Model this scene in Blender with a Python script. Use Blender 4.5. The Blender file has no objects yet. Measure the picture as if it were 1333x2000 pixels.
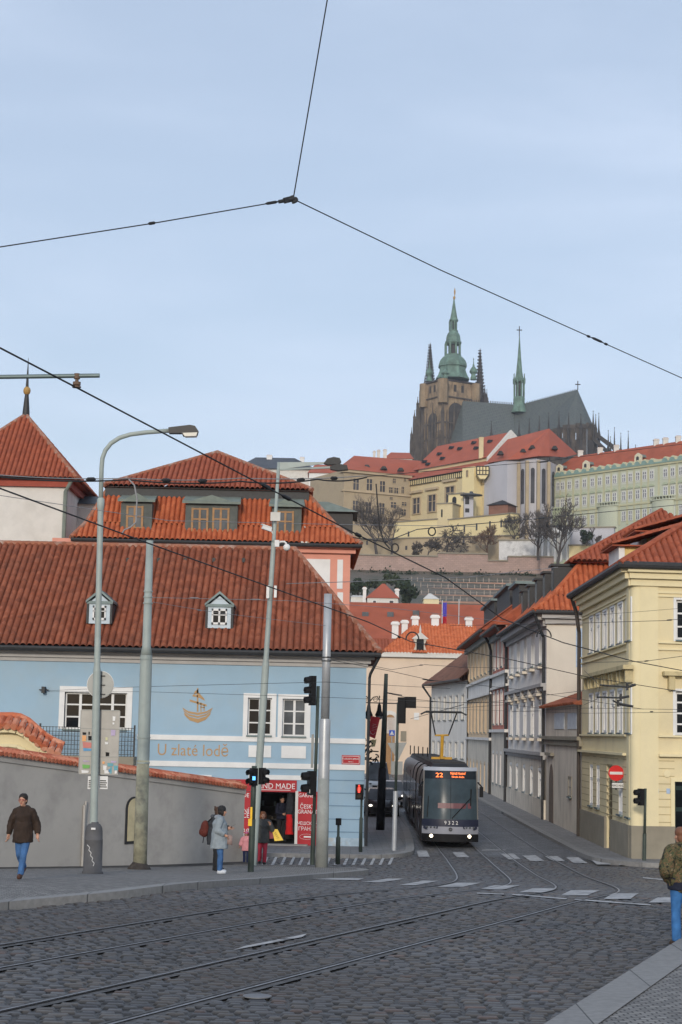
import bpy, bmesh, math, random
from mathutils import Vector as V, Matrix, noise
R = math.radians; PI = math.pi
sin = math.sin; cos = math.cos
random.seed(7)
sc = bpy.context.scene; col = sc.collection
Z = V((0, 0, 1))
# ---------------------------------------------------------------- camera model
F = 3400.0; PIT = math.atan(430 / F); ROLL = R(1.2)
CAM = V((0, 0, 4.95))
_f = V((0, cos(PIT), sin(PIT))); _u0 = V((0, -sin(PIT), cos(PIT))); _r0 = V((1, 0, 0))
_r = _r0 * cos(ROLL) + _u0 * sin(ROLL); _u = _u0 * cos(ROLL) - _r0 * sin(ROLL)

def ray(px, py):
    return _f + _r * ((px - 666.5) / F) + _u * ((1000 - py) / F)

def P(px, py, d):                       # the point of the place seen at a photo pixel, d metres down the road
    r = ray(px, py)
    return CAM + r * (d / r.y)

_gk = [(-60, 1.85), (20, 1.85), (30, 1.85), (35, 1.78), (41, 1.45), (47, 1.1), (53, .82), (60, .65), (68, .58), (80, .58), (120, .65), (200, .8), (260, .9), (6000, .9)]
def G(y):                               # height of the road
    for i in range(len(_gk) - 1):
        x0, z0 = _gk[i]; x1, z1 = _gk[i + 1]
        if y <= x1:
            zm = _gk[i - 1] if i else _gk[i]; zp = _gk[i + 2] if i + 2 < len(_gk) else _gk[i + 1]
            m0 = (z1 - zm[1]) / (x1 - zm[0]); m1 = (zp[1] - z0) / (zp[0] - x0)
            h = x1 - x0; t = max(0, (y - x0) / h)
            if z1 == z0: m0 = m1 = 0
            return (2*t**3-3*t*t+1)*z0 + (t**3-2*t*t+t)*h*m0 + (-2*t**3+3*t*t)*z1 + (t**3-t*t)*h*m1
    return .9

def sstep(a, b, x):
    t = min(1, max(0, (x - a) / (b - a)))
    return t * t * (3 - 2 * t)

def gp(px, py, h=0.0):                  # ground point under a photo pixel
    r = ray(px, py); d = 10.0
    while d < 300:
        z = CAM.z + r.z * d / r.y
        if z <= G(d) + h: break
        d += .05
    p = CAM + r * (d / r.y)
    return V((p.x, p.y, G(p.y) + h))

# ---------------------------------------------------------------- mesh builder
ORG = {}
class Fr:                               # a facade frame: U to the right seen from outside, N outwards, z is absolute
    def __init__(s, O, U):
        s.O = V((O[0], O[1], 0)); s.U = V((U[0], U[1], 0)).normalized(); s.N = s.U.cross(Z)
    def __call__(s, u, n, z): return s.O + s.U * u + s.N * n + Z * z
    def px(s, px, py, n=0):             # (u, z) of the facade point behind a photo pixel
        r = ray(px, py); O = s.O + s.N * n
        t = (O - CAM).dot(s.N) / r.dot(s.N)
        p = CAM + r * t
        return (p - s.O).dot(s.U), p.z

YREF = [1430]
def fr_px(pa, pb, da, db):              # frame through two pixels columns at two distances
    A = P(pa, YREF[0], da); B = P(pb, YREF[0], db)
    f = Fr(A, B - A); f.W = V((B.x - A.x, B.y - A.y)).length
    return f

class MB:
    def __init__(s): s.v = []; s.f = []; s.m = []; s.cur = 0; s.sm = []; s.smooth = False
    def poly(s, pts):
        n = len(s.v); s.v += [V(p) for p in pts]; s.f.append(tuple(range(n, n + len(pts)))); s.m.append(s.cur); s.sm.append(s.smooth)
    def mesh(s, vs, fs):
        n = len(s.v); s.v += [V(p) for p in vs]
        for f in fs: s.f.append(tuple(i + n for i in f)); s.m.append(s.cur); s.sm.append(s.smooth)
    def hexa(s, a):                     # 8 points: bottom ring 0-3, top ring 4-7
        s.mesh(a, [(3, 2, 1, 0), (4, 5, 6, 7), (0, 1, 5, 4), (1, 2, 6, 5), (2, 3, 7, 6), (3, 0, 4, 7)])
    def box(s, x0, x1, y0, y1, z0, z1):
        s.hexa([(x0, y0, z0), (x1, y0, z0), (x1, y1, z0), (x0, y1, z0), (x0, y0, z1), (x1, y0, z1), (x1, y1, z1), (x0, y1, z1)])
    def fbox(s, fr, u0, u1, n0, n1, z0, z1):    # box in a facade frame (n1 > n0 outward)
        s.hexa([fr(u0, n1, z0), fr(u1, n1, z0), fr(u1, n0, z0), fr(u0, n0, z0), fr(u0, n1, z1), fr(u1, n1, z1), fr(u1, n0, z1), fr(u0, n0, z1)])
    def ring(s, a, b, w, t, up=Z):      # flat bar from a to b
        d = (b - a).normalized(); x = d.cross(up).normalized(); y = x.cross(d)
        s.hexa([a - x*w - y*t, a + x*w - y*t, a + x*w + y*t, a - x*w + y*t, b - x*w - y*t, b + x*w - y*t, b + x*w + y*t, b - x*w + y*t])
    def tube(s, pts, r, n=8, cap=True, flat=1.0):
        pts = [V(p) for p in pts]; k = len(pts)
        rs = r if isinstance(r, (list, tuple)) else [r] * k
        vs = []; X = None
        for i, p in enumerate(pts):
            d = (pts[min(i + 1, k - 1)] - pts[max(i - 1, 0)])
            d = d.normalized() if d.length > 1e-9 else V((0, 0, 1))
            if X is None:
                X = d.cross(V((0, 1, 0)) if abs(d.y) < .9 else V((1, 0, 0))).normalized()
            X = (X - d * X.dot(d)).normalized(); Y = d.cross(X)
            for j in range(n):
                a = 2 * PI * j / n
                vs.append(p + X * (cos(a) * rs[i]) + Y * (sin(a) * rs[i] * flat))
        fs = [(i*n + j, i*n + (j+1) % n, (i+1)*n + (j+1) % n, (i+1)*n + j) for i in range(k - 1) for j in range(n)]
        if cap: fs += [tuple(range(n - 1, -1, -1)), tuple(range((k-1)*n, k*n))]
        s.mesh(vs, fs)
    def lathe(s, prof, c, n=16, rot=0.0, sx=1, sy=1):
        c = V(c); vs = []
        for r, z in prof:
            for j in range(n):
                a = 2 * PI * j / n + rot
                vs.append(c + V((cos(a) * r * sx, sin(a) * r * sy, z)))
        k = len(prof)
        fs = [(i*n + j, i*n + (j+1) % n, (i+1)*n + (j+1) % n, (i+1)*n + j) for i in range(k - 1) for j in range(n)]
        fs += [tuple(range(n - 1, -1, -1)), tuple(range((k-1)*n, k*n))]
        s.mesh(vs, fs)
    def ell(s, c, r, n=12, m=8, rot=None):
        c = V(c); vs = []; fs = []
        for i in range(m + 1):
            t = PI * i / m
            for j in range(n):
                a = 2 * PI * j / n
                p = V((sin(t) * cos(a) * r[0], sin(t) * sin(a) * r[1], cos(t) * r[2]))
                if rot: p = rot @ p
                vs.append(c + p)
        for i in range(m):
            for j in range(n): fs.append((i*n + j, (i+1)*n + j, (i+1)*n + (j+1) % n, i*n + (j+1) % n))
        s.mesh(vs, fs)
    def prism(s, pts, off):             # closed polygon swept along an offset
        off = V(off); n = len(pts); a = [V(p) for p in pts]; b = [p + off for p in a]
        fs = [tuple(range(n)), tuple(range(2*n - 1, n - 1, -1))] + [((i+1) % n, i, i + n, (i+1) % n + n) for i in range(n)]
        s.mesh(a + b, fs)
    def sheet(s, rows):                 # grid of points
        k = len(rows[0]); vs = [p for r in rows for p in r]
        s.mesh(vs, [(i*k + j, i*k + j + 1, (i+1)*k + j + 1, (i+1)*k + j) for i in range(len(rows) - 1) for j in range(k - 1)])
    def build(s, name, mats, parent=None, origin=None, fix=True):
        if not isinstance(mats, (list, tuple)): mats = [mats]
        me = bpy.data.meshes.new(name)
        if parent is not None: o0 = ORG[parent]
        elif origin is not None: o0 = V(origin)
        else:
            xs = [p.x for p in s.v]; ys = [p.y for p in s.v]
            o0 = V(((min(xs) + max(xs)) / 2, (min(ys) + max(ys)) / 2, min(p.z for p in s.v)))
        me.from_pydata([p - o0 for p in s.v], [], s.f)
        me.polygons.foreach_set('material_index', s.m); me.polygons.foreach_set('use_smooth', s.sm)
        for m in mats: me.materials.append(m)
        if fix:
            bm = bmesh.new(); bm.from_mesh(me)
            bmesh.ops.recalc_face_normals(bm, faces=bm.faces); bm.to_mesh(me); bm.free()
        me.update()
        return link(name, me, parent, o0)

def link(name, me, parent, o0):
    o = bpy.data.objects.new(name, me); col.objects.link(o)
    if parent is not None: o.parent = parent
    else: o.location = o0
    ORG[o] = V(o0)
    return o

def tag(o, label, cat, group=None, kind=None):
    if kind: o['kind'] = kind
    if label: o['label'] = label
    if cat: o['category'] = cat
    if group: o['group'] = group
    return o

def thing(name, label, cat, loc, group=None):
    o = bpy.data.objects.new(name, None); col.objects.link(o); o.location = V(loc); ORG[o] = V(loc)
    o.empty_display_size = .2
    return tag(o, label, cat, group)

def copy_tree(o, parent=None):
    c = o.copy(); col.objects.link(c)
    if parent is not None: c.parent = parent
    for ch in list(o.children): copy_tree(ch, c)
    return c

# ---------------------------------------------------------------- materials
def nodes(name):
    m = bpy.data.materials.new(name); m.use_nodes = True
    nt = m.node_tree; b = nt.nodes['Principled BSDF']
    return m, nt, b

def N(nt, t, **kw):
    n = nt.nodes.new(t)
    for k, v in kw.items():
        if k in n.inputs: n.inputs[k].default_value = v
        else: setattr(n, k, v)
    return n

def shade(c, k): return (min(1, c[0]*k), min(1, c[1]*k), min(1, c[2]*k), 1)

def mat(name, c, rough=.7, var=.15, scale=3.0, bump=0.0, bscale=40.0, spec=.3, metal=0.0, streak=0.0, dirt=None, dscale=.8, damt=.5):
    m, nt, b = nodes(name); L = nt.links.new
    tc = N(nt, 'ShaderNodeTexCoord')
    n1 = N(nt, 'ShaderNodeTexNoise', Scale=scale, Detail=5.0, Roughness=.6); L(tc.outputs['Object'], n1.inputs['Vector'])
    r1 = N(nt, 'ShaderNodeMapRange'); r1.inputs[1].default_value = .3; r1.inputs[2].default_value = .7
    L(n1.outputs['Fac'], r1.inputs[0])
    mx = N(nt, 'ShaderNodeMix', data_type='RGBA'); L(r1.outputs[0], mx.inputs[0])
    mx.inputs[6].default_value = shade(c, 1 - var); mx.inputs[7].default_value = shade(c, 1 + var)
    out = mx.outputs[2]
    if streak or dirt:
        mp = N(nt, 'ShaderNodeMapping'); L(tc.outputs['Object'], mp.inputs[0])
        mp.inputs['Scale'].default_value = (1, 1, .3 if streak else 1)
        n2 = N(nt, 'ShaderNodeTexNoise', Scale=dscale, Detail=6.0, Roughness=.65); L(mp.outputs[0], n2.inputs['Vector'])
        r2 = N(nt, 'ShaderNodeMapRange'); r2.inputs[1].default_value = .48; r2.inputs[2].default_value = .75; r2.inputs[4].default_value = streak or damt
        L(n2.outputs['Fac'], r2.inputs[0])
        m2 = N(nt, 'ShaderNodeMix', data_type='RGBA'); L(r2.outputs[0], m2.inputs[0]); L(out, m2.inputs[6])
        d = dirt or (c[0]*.45, c[1]*.42, c[2]*.38); m2.inputs[7].default_value = (*d[:3], 1)
        out = m2.outputs[2]
    L(out, b.inputs['Base Color'])
    b.inputs['Roughness'].default_value = rough; b.inputs['Metallic'].default_value = metal; b.inputs['Specular IOR Level'].default_value = spec
    if bump:
        n3 = N(nt, 'ShaderNodeTexNoise', Scale=bscale, Detail=4.0); L(tc.outputs['Object'], n3.inputs['Vector'])
        bp = N(nt, 'ShaderNodeBump', Strength=bump, Distance=.02); L(n3.outputs['Fac'], bp.inputs['Height']); L(bp.outputs[0], b.inputs['Normal'])
    return m

def tilemat(name, c1, c2, c3, cell=3.6, dark=.25):
    m, nt, b = nodes(name); L = nt.links.new
    tc = N(nt, 'ShaderNodeTexCoord')
    vo = N(nt, 'ShaderNodeTexVoronoi', Scale=cell); L(tc.outputs['Object'], vo.inputs['Vector'])
    sp = N(nt, 'ShaderNodeSeparateColor'); L(vo.outputs['Color'], sp.inputs[0])
    rp = N(nt, 'ShaderNodeValToRGB'); L(sp.outputs[0], rp.inputs[0])
    e = rp.color_ramp.elements; e[0].color = (*c1, 1); e[1].color = (*c3, 1); k = e.new(.5); k.color = (*c2, 1)
    nz = N(nt, 'ShaderNodeTexNoise', Scale=.5, Detail=7.0, Roughness=.7); L(tc.outputs['Object'], nz.inputs['Vector'])
    r2 = N(nt, 'ShaderNodeMapRange'); r2.inputs[1].default_value = .42; r2.inputs[2].default_value = .72; r2.inputs[4].default_value = dark
    L(nz.outputs['Fac'], r2.inputs[0])
    m2 = N(nt, 'ShaderNodeMix', data_type='RGBA'); L(r2.outputs[0], m2.inputs[0]); L(rp.outputs[0], m2.inputs[6]); m2.inputs[7].default_value = (.06, .045, .035, 1)
    L(m2.outputs[2], b.inputs['Base Color']); b.inputs['Roughness'].default_value = .85; b.inputs['Specular IOR Level'].default_value = .25
    nb = N(nt, 'ShaderNodeTexNoise', Scale=25.0, Detail=3.0); L(tc.outputs['Object'], nb.inputs['Vector'])
    bp = N(nt, 'ShaderNodeBump', Strength=.3, Distance=.02); L(nb.outputs['Fac'], bp.inputs['Height']); L(bp.outputs[0], b.inputs['Normal'])
    return m

def emis(name, c, s):
    m, nt, b = nodes(name)
    b.inputs['Base Color'].default_value = (*c, 1); b.inputs['Emission Color'].default_value = (*c, 1); b.inputs['Emission Strength'].default_value = s
    return m

def glassy(name, c, rough=.06, var=.5, scale=.8, spec=.14):
    m = mat(name, c, rough, var, scale, spec=spec)
    return m

def brickmat(name, c1, c2, mortar, bw, rh, msize=.02, distort=.06, bump=.6, bdist=.03, rough=.75, patch=.35, axis=None, dark=(.03, .03, .032), rough2=None):
    m, nt, b = nodes(name); L = nt.links.new
    tc = N(nt, 'ShaderNodeTexCoord'); src = tc.outputs['Object']
    if axis:
        mp = N(nt, 'ShaderNodeMapping'); mp.inputs['Rotation'].default_value = axis; L(src, mp.inputs[0]); src = mp.outputs[0]
    nz = N(nt, 'ShaderNodeTexNoise', Scale=1.3 / max(bw, .05) * .35, Detail=2.0); L(src, nz.inputs['Vector'])
    vs = N(nt, 'ShaderNodeVectorMath', operation='SUBTRACT'); L(nz.outputs['Color'], vs.inputs[0]); vs.inputs[1].default_value = (.5, .5, .5)
    vm = N(nt, 'ShaderNodeVectorMath', operation='SCALE'); L(vs.outputs[0], vm.inputs[0]); vm.inputs[3].default_value = distort
    va = N(nt, 'ShaderNodeVectorMath', operation='ADD'); L(src, va.inputs[0]); L(vm.outputs[0], va.inputs[1])
    br = N(nt, 'ShaderNodeTexBrick', Scale=1.0)
    L(va.outputs[0], br.inputs['Vector'])
    br.inputs['Color1'].default_value = (*c1, 1); br.inputs['Color2'].default_value = (*c2, 1); br.inputs['Mortar'].default_value = (*mortar, 1)
    br.inputs['Brick Width'].default_value = bw; br.inputs['Row Height'].default_value = rh; br.inputs['Mortar Size'].default_value = msize; br.inputs['Mortar Smooth'].default_value = .6; br.inputs['Bias'].default_value = 0
    n2 = N(nt, 'ShaderNodeTexNoise', Scale=.35, Detail=6.0, Roughness=.65); L(tc.outputs['Object'], n2.inputs['Vector'])
    r2 = N(nt, 'ShaderNodeMapRange'); r2.inputs[1].default_value = .4; r2.inputs[2].default_value = .7; r2.inputs[4].default_value = patch; L(n2.outputs['Fac'], r2.inputs[0])
    m2 = N(nt, 'ShaderNodeMix', data_type='RGBA'); L(r2.outputs[0], m2.inputs[0]); L(br.outputs['Color'], m2.inputs[6]); m2.inputs[7].default_value = (*dark, 1)
    n4 = N(nt, 'ShaderNodeTexNoise', Scale=9.0, Detail=4.0); L(tc.outputs['Object'], n4.inputs['Vector'])
    r4 = N(nt, 'ShaderNodeMapRange'); r4.inputs[3].default_value = .65; r4.inputs[4].default_value = 1.35; L(n4.outputs['Fac'], r4.inputs[0])
    m4 = N(nt, 'ShaderNodeVectorMath', operation='SCALE'); L(m2.outputs[2], m4.inputs[0]); L(r4.outputs[0], m4.inputs[3])
    L(m4.outputs[0], b.inputs['Base Color']); b.inputs['Roughness'].default_value = rough
    if rough2 is not None:
        rr = N(nt, 'ShaderNodeMapRange'); rr.inputs[3].default_value = rough2; rr.inputs[4].default_value = rough; L(n2.outputs['Fac'], rr.inputs[0]); L(rr.outputs[0], b.inputs['Roughness'])
    iv = N(nt, 'ShaderNodeMath', operation='SUBTRACT'); iv.inputs[0].default_value = 1; L(br.outputs['Fac'], iv.inputs[1])
    ad = N(nt, 'ShaderNodeMath', operation='MULTIPLY_ADD'); L(n4.outputs['Fac'], ad.inputs[0]); ad.inputs[1].default_value = .35; L(iv.outputs[0], ad.inputs[2])
    bp = N(nt, 'ShaderNodeBump', Strength=bump, Distance=bdist); L(ad.outputs[0], bp.inputs['Height']); L(bp.outputs[0], b.inputs['Normal'])
    return m

M = {}
M['cobble'] = brickmat('cobble', (.17, .175, .185), (.065, .068, .076), (.008, .008, .008), .3, .2, .024, .24, 1.0, .06, .62, .3, dark=(.062, .056, .053), rough2=.42)
M['pave'] = brickmat('pave', (.27, .26, .245), (.15, .145, .14), (.055, .054, .052), .13, .11, .014, .05, .7, .02, .8, .3, dark=(.09, .085, .08))
M['slab'] = brickmat('slab', (.22, .215, .21), (.17, .165, .165), (.07, .07, .07), .6, .5, .012, .02, .5, .02, .8, .35, dark=(.1, .1, .1))
M['kerb'] = brickmat('kerb', (.24, .235, .225), (.2, .195, .19), (.06, .06, .06), 1.1, 9.0, .012, .0, .4, .02, .75, .3, dark=(.13, .13, .125))
M['rail'] = mat('rail', (.3, .3, .31), .5, .3, 6, metal=.7)
M['groove'] = mat('groove', (.012, .012, .013), .9)
M['paint'] = mat('paint', (.4, .4, .4), .8, .25, 6, .6, 14, dirt=(.07, .07, .075), dscale=2.2, damt=.95)
M['grey_plaster'] = mat('grey_plaster', (.4, .385, .36), .9, .07, .6, .15, 60, dirt=(.24, .23, .22), dscale=.9, damt=.7)
M['blue'] = mat('blue', (.285, .41, .515), .85, .07, .5, .12, 50, dirt=(.31, .395, .45), dscale=.45, damt=.9)
M['white'] = mat('white', (.68, .68, .67), .8, .06, 2)
M['offwhite'] = mat('offwhite', (.6, .585, .55), .85, .08, 1.2, .1, 50, dirt=(.4, .38, .34), damt=.4)
M['cornice'] = mat('cornice', (.38, .37, .36), .85, .08, 1.5)
M['wood'] = mat('wood', (.3, .17, .075), .6, .2, 5)
M['dark'] = mat('dark', (.018, .018, .02), .5, .2, 5, spec=.2)
M['black'] = mat('black', (.008, .008, .009), .6, spec=.15)
M['iron'] = mat('iron', (.03, .031, .033), .55, .2, 8)
M['glass'] = glassy('glass', (.009, .011, .014))
M['glass2'] = glassy('glass2', (.09, .1, .11), .12, .5, .7)
M['glassfar'] = glassy('glassfar', (.06, .06, .07), .2, .4, .2)
M['tile_old'] = tilemat('tile_old', (.2, .058, .029), (.255, .074, .036), (.31, .1, .052), 3.6, .34)
M['tile_new'] = tilemat('tile_new', (.36, .09, .036), (.43, .11, .043), (.49, .14, .058), 3.6, .12)
M['tile_mid'] = tilemat('tile_mid', (.27, .068, .034), (.32, .083, .04), (.37, .1, .05), 3.6, .2)
M['ridge'] = mat('ridge', (.3, .12, .07), .9, .3, 3, .3, 20, dirt=(.4, .36, .32), dscale=2.5, damt=.8)
M['copper'] = mat('copper', (.17, .2, .175), .75, .2, 1.5, streak=.5)
M['greymetal'] = mat('greymetal', (.12, .16, .165), .5, .15, 2, metal=.3)
M['polegreen'] = mat('polegreen', (.31, .355, .335), .5, .1, 2, .1, 30, dirt=(.2, .22, .21), dscale=1.4, damt=.5)
M['poledark'] = mat('poledark', (.045, .06, .05), .5, .2, 3)
M['steel'] = mat('steel', (.4, .415, .43), .42, .12, 2, metal=.35, dirt=(.26, .28, .28), dscale=.9, damt=.6)
M['castiron'] = mat('castiron', (.095, .095, .1), .7, .2, 4, .3, 40, dirt=(.05, .05, .05), dscale=2, damt=.6)
M['red'] = mat('red', (.36, .009, .017), .5, .08, 3)
M['redsign'] = mat('redsign', (.62, .012, .012), .4, .05, 3)
M['gold'] = mat('gold', (.36, .22, .07), .55, .2, 4)
M['goldpaint'] = mat('goldpaint', (.4, .25, .12), .7, .1, 3)
M['yellow'] = mat('yellow', (.68, .585, .365), .85, .05, .5, .1, 50, dirt=(.46, .39, .26), dscale=.5, damt=.7)
M['yellowtrim'] = mat('yellowtrim', (.71, .62, .39), .85, .06, .8, dirt=(.5, .43, .29), dscale=.8, damt=.5)
M['plinth'] = mat('plinth', (.25, .225, .175), .9, .12, 1.5, .2, 40)
M['pinkwall'] = mat('pinkwall', (.62, .28, .21), .85, .08, 1)
M['grille'] = mat('grille', (.04, .04, .045), .5)
M['bluesign'] = mat('bluesign', (.02, .09, .5), .4)
M['signback'] = mat('signback', (.3, .29, .27), .5, .1, 3, metal=.2)
M['signgrey'] = mat('signgrey', (.2, .21, .21), .4, .08, 3, metal=.3)
M['sigyellow'] = mat('sigyellow', (.75, .45, .02), .5)
M['wire'] = mat('wire', (.02, .02, .022), .6)
M['wirelight'] = mat('wirelight', (.22, .22, .23), .5)

# ---------------------------------------------------------------- building helpers
def tiles(mb, poly, up, pitch=.25, row=.32, amp=.1, lift=.018, seg=8):
    poly = [V(p) for p in poly]
    n = V((0, 0, 0))
    for i in range(len(poly)):
        a = poly[i] - poly[0]; b_ = poly[(i + 1) % len(poly)] - poly[0]; n += a.cross(b_)
    n.normalize()
    if n.z < 0: n = -n
    v = V(up); v = (v - n * v.dot(n)).normalized(); u = v.cross(n)
    o = poly[0]
    q = [((p - o).dot(u), (p - o).dot(v)) for p in poly]
    u0 = min(a for a, b_ in q) - pitch; u1 = max(a for a, b_ in q) + pitch; v0 = min(b_ for a, b_ in q); v1 = max(b_ for a, b_ in q)
    nu = int((u1 - u0) / pitch * seg) + 1; nv = int((v1 - v0) / row) + 1
    bm = bmesh.new(); prev = None
    for i in range(nv):
        for t, lf in ((0, 1.0), (.97, 0.0)):
            vv = v0 + (i + t) * row; line = []
            for j in range(nu):
                uu = u0 + j * pitch / seg; ph = (uu / pitch) % 1
                h = amp * 1.35 * (max(0, sin(PI * ph) - .0) ** .62) + lift * .6 * lf
                jit = .012 * noise.noise(V((int(uu / pitch) * 3.1, i * 2.7, 1.3)))
                line.append(bm.verts.new(o + u * uu + v * (vv + jit) + n * (h + jit * .6)))
            if prev:
                for j in range(nu - 1): bm.faces.new((prev[j], prev[j+1], line[j+1], line[j]))
            prev = line
    cen = sum(poly, V((0, 0, 0))) / len(poly)
    for i in range(len(poly)):
        a = poly[i]; b_ = poly[(i + 1) % len(poly)]
        if (b_ - a).length < 1e-6: continue
        pn = (b_ - a).cross(n).normalized()
        if (cen - a).dot(pn) > 0: pn = -pn
        bmesh.ops.bisect_plane(bm, geom=bm.verts[:] + bm.edges[:] + bm.faces[:], plane_co=a, plane_no=pn, clear_outer=True)
    bm.verts.index_update()
    mb.mesh([x.co.copy() for x in bm.verts], [tuple(w.index for w in f.verts) for f in bm.faces]); bm.free()

def slab(mb, poly, t=.12):              # flat roof plane with thickness
    poly = [V(p) for p in poly]
    mb.prism(poly, (0, 0, -t))

def facade(mb, fr, u0, u1, z0, z1, holes=(), depth=.25):
    us = sorted({u0, u1, *[h[0] for h in holes], *[h[1] for h in holes]}); zs = sorted({z0, z1, *[h[2] for h in holes], *[h[3] for h in holes]})
    us = [u for u in us if u0 - 1e-6 <= u <= u1 + 1e-6]; zs = [z for z in zs if z0 - 1e-6 <= z <= z1 + 1e-6]
    for i in range(len(us) - 1):
        for j in range(len(zs) - 1):
            cu = (us[i] + us[i+1]) / 2; cz = (zs[j] + zs[j+1]) / 2
            if any(h[0] < cu < h[1] and h[2] < cz < h[3] for h in holes): continue
            mb.poly([fr(us[i], 0, zs[j]), fr(us[i+1], 0, zs[j]), fr(us[i+1], 0, zs[j+1]), fr(us[i], 0, zs[j+1])])
    for a, b_, c, d in holes:
        for p, q in (((a, c), (a, d)), ((a, d), (b_, d)), ((b_, d), (b_, c)), ((b_, c), (a, c))):
            mb.poly([fr(p[0], 0, p[1]), fr(q[0], 0, q[1]), fr(q[0], -depth, q[1]), fr(p[0], -depth, p[1])])

def window(parent, fr, h, cols=2, rows=3, rec=.18, fw=.06, bar=.025, sur=0.0, sp=.03, mf='white', mg='glass', ms=None, sill=True, transom=None, name='window'):
    u0, u1, z0, z1 = h
    w = MB()
    for a, b_, c, d in ((u0, u0+fw, z0, z1), (u1-fw, u1, z0, z1), (u0+fw, u1-fw, z0, z0+fw), (u0+fw, u1-fw, z1-fw, z1)): w.fbox(fr, a, b_, -rec-.05, -rec+.03, c, d)
    for i in range(1, cols):
        u = u0 + (u1-u0) * i / cols; k = bar * (1.8 if i * 2 == cols else 1)
        w.fbox(fr, u-k, u+k, -rec-.04, -rec+.02, z0+fw, z1-fw)
    zs = [z0 + (z1-z0) * i / rows for i in range(1, rows)] if transom is None else [z0 + (z1-z0) * transom]
    for z in zs: w.fbox(fr, u0+fw, u1-fw, -rec-.035, -rec+.015, z-bar, z+bar)
    if sur:
        w.cur = 1
        for a, b_, c, d in ((u0-sur, u0, z0-sur*.6, z1+sur), (u1, u1+sur, z0-sur*.6, z1+sur), (u0, u1, z1, z1+sur), (u0, u1, z0-sur*.6, z0)): w.fbox(fr, a, b_, -.02, sp, c, d)
    if sill:
        w.cur = 2; w.fbox(fr, u0-.03, u1+.03, -rec+.04, sp+.07, z0-.06, z0-.0)
    o = w.build(name, [M[mf], M[ms or mf], M['greymetal']], parent)
    g = MB(); g.poly([fr(u0+.01, -rec-.03, z0+.01), fr(u1-.01, -rec-.03, z0+.01), fr(u1-.01, -rec-.03, z1-.01), fr(u0+.01, -rec-.03, z1-.01)])
    g.build('pane', M[mg], o, fix=False)
    return o

def pxrect(fr, x0, y0, x1, y1, n=0):    # facade rectangle from a photo rectangle
    cy = (y0 + y1) / 2; cx = (x0 + x1) / 2
    a = fr.px(x0, cy, n)[0]; b_ = fr.px(x1, cy, n)[0]; c = fr.px(cx, y1, n)[1]; d = fr.px(cx, y0, n)[1]
    return (min(a, b_), max(a, b_), c, d)

def text(s, fr, u, z, size, m, name, parent, n=.012, sx=1.0, align='CENTER', ext=.003, label=None):
    cu = bpy.data.curves.new('t', 'FONT'); cu.body = s; cu.size = size; cu.align_x = align; cu.extrude = ext; cu.resolution_u = 3
    ob = bpy.data.objects.new('t', cu); col.objects.link(ob)
    bpy.context.view_layer.update()
    me = bpy.data.meshes.new_from_object(ob.evaluated_get(bpy.context.evaluated_depsgraph_get()))
    col.objects.unlink(ob); bpy.data.objects.remove(ob)
    o0 = ORG[parent]
    for v in me.vertices:
        v.co = fr(u + v.co.x * sx, n + v.co.z, z + v.co.y) - o0
    me.materials.clear(); me.materials.append(m); me.name = name
    return link(name, me, parent, o0)

def beam(mb, fr, u0, u1, z0, z1, n1, n0=-.02): mb.fbox(fr, u0, u1, n0, n1, z0, z1)

def chimney(parent, c, w, d, h, m='white', capm='ridge'):
    b_ = MB(); x, y, z = c
    b_.box(x-w/2, x+w/2, y, y+d, z, z+h); b_.box(x-w/2-.12, x+w/2+.12, y-.12, y+d+.12, z+h-.35, z+h-.1)
    b_.cur = 1; b_.box(x-w/2+.1, x+w/2-.1, y+.1, y+d-.1, z+h, z+h+.12)
    return b_.build('chimney', [M[m], M[capm]], parent)
# ---------------------------------------------------------------- camera, sun, sky
cd = bpy.data.cameras.new('camera'); cam = bpy.data.objects.new('camera', cd); col.objects.link(cam); sc.camera = cam
cd.sensor_fit = 'VERTICAL'; cd.sensor_height = 36; cd.sensor_width = 24; cd.lens = 36 * F / 2000; cd.clip_start = .5; cd.clip_end = 9000
mw = Matrix((( _r.x, _u.x, -_f.x, CAM.x), (_r.y, _u.y, -_f.y, CAM.y), (_r.z, _u.z, -_f.z, CAM.z), (0, 0, 0, 1)))
cam.matrix_world = mw
SUN_EL, SUN_AZ = 16, 9                  # the sun stands behind the viewer, to the left
sd_ = V((sin(R(SUN_AZ)) * cos(R(SUN_EL)), cos(R(SUN_AZ)) * cos(R(SUN_EL)), -sin(R(SUN_EL))))
sl = bpy.data.lights.new('sun', 'SUN'); sl.energy = 2.0; sl.angle = R(6); sl.color = (1, .91, .79)
so = bpy.data.objects.new('sun', sl); col.objects.link(so); so.rotation_euler = sd_.to_track_quat('-Z', 'Y').to_euler()
w = bpy.data.worlds.new('World'); sc.world = w; w.use_nodes = True
nt = w.node_tree; L = nt.links.new; bg = nt.nodes['Background']
sk = N(nt, 'ShaderNodeTexSky', sky_type='NISHITA'); sk.sun_disc = False; sk.sun_elevation = R(SUN_EL); sk.sun_rotation = R(180 + SUN_AZ)
sk.air_density = 1.0; sk.dust_density = 1.6; sk.ozone_density = 1.6
tc = N(nt, 'ShaderNodeTexCoord'); mp = N(nt, 'ShaderNodeMapping'); mp.inputs['Scale'].default_value = (1.2, 1.2, 5.5); L(tc.outputs['Generated'], mp.inputs[0])
nz = N(nt, 'ShaderNodeTexNoise', Scale=2.1, Detail=5.0, Roughness=.5, Distortion=.3); L(mp.outputs[0], nz.inputs['Vector'])
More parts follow.
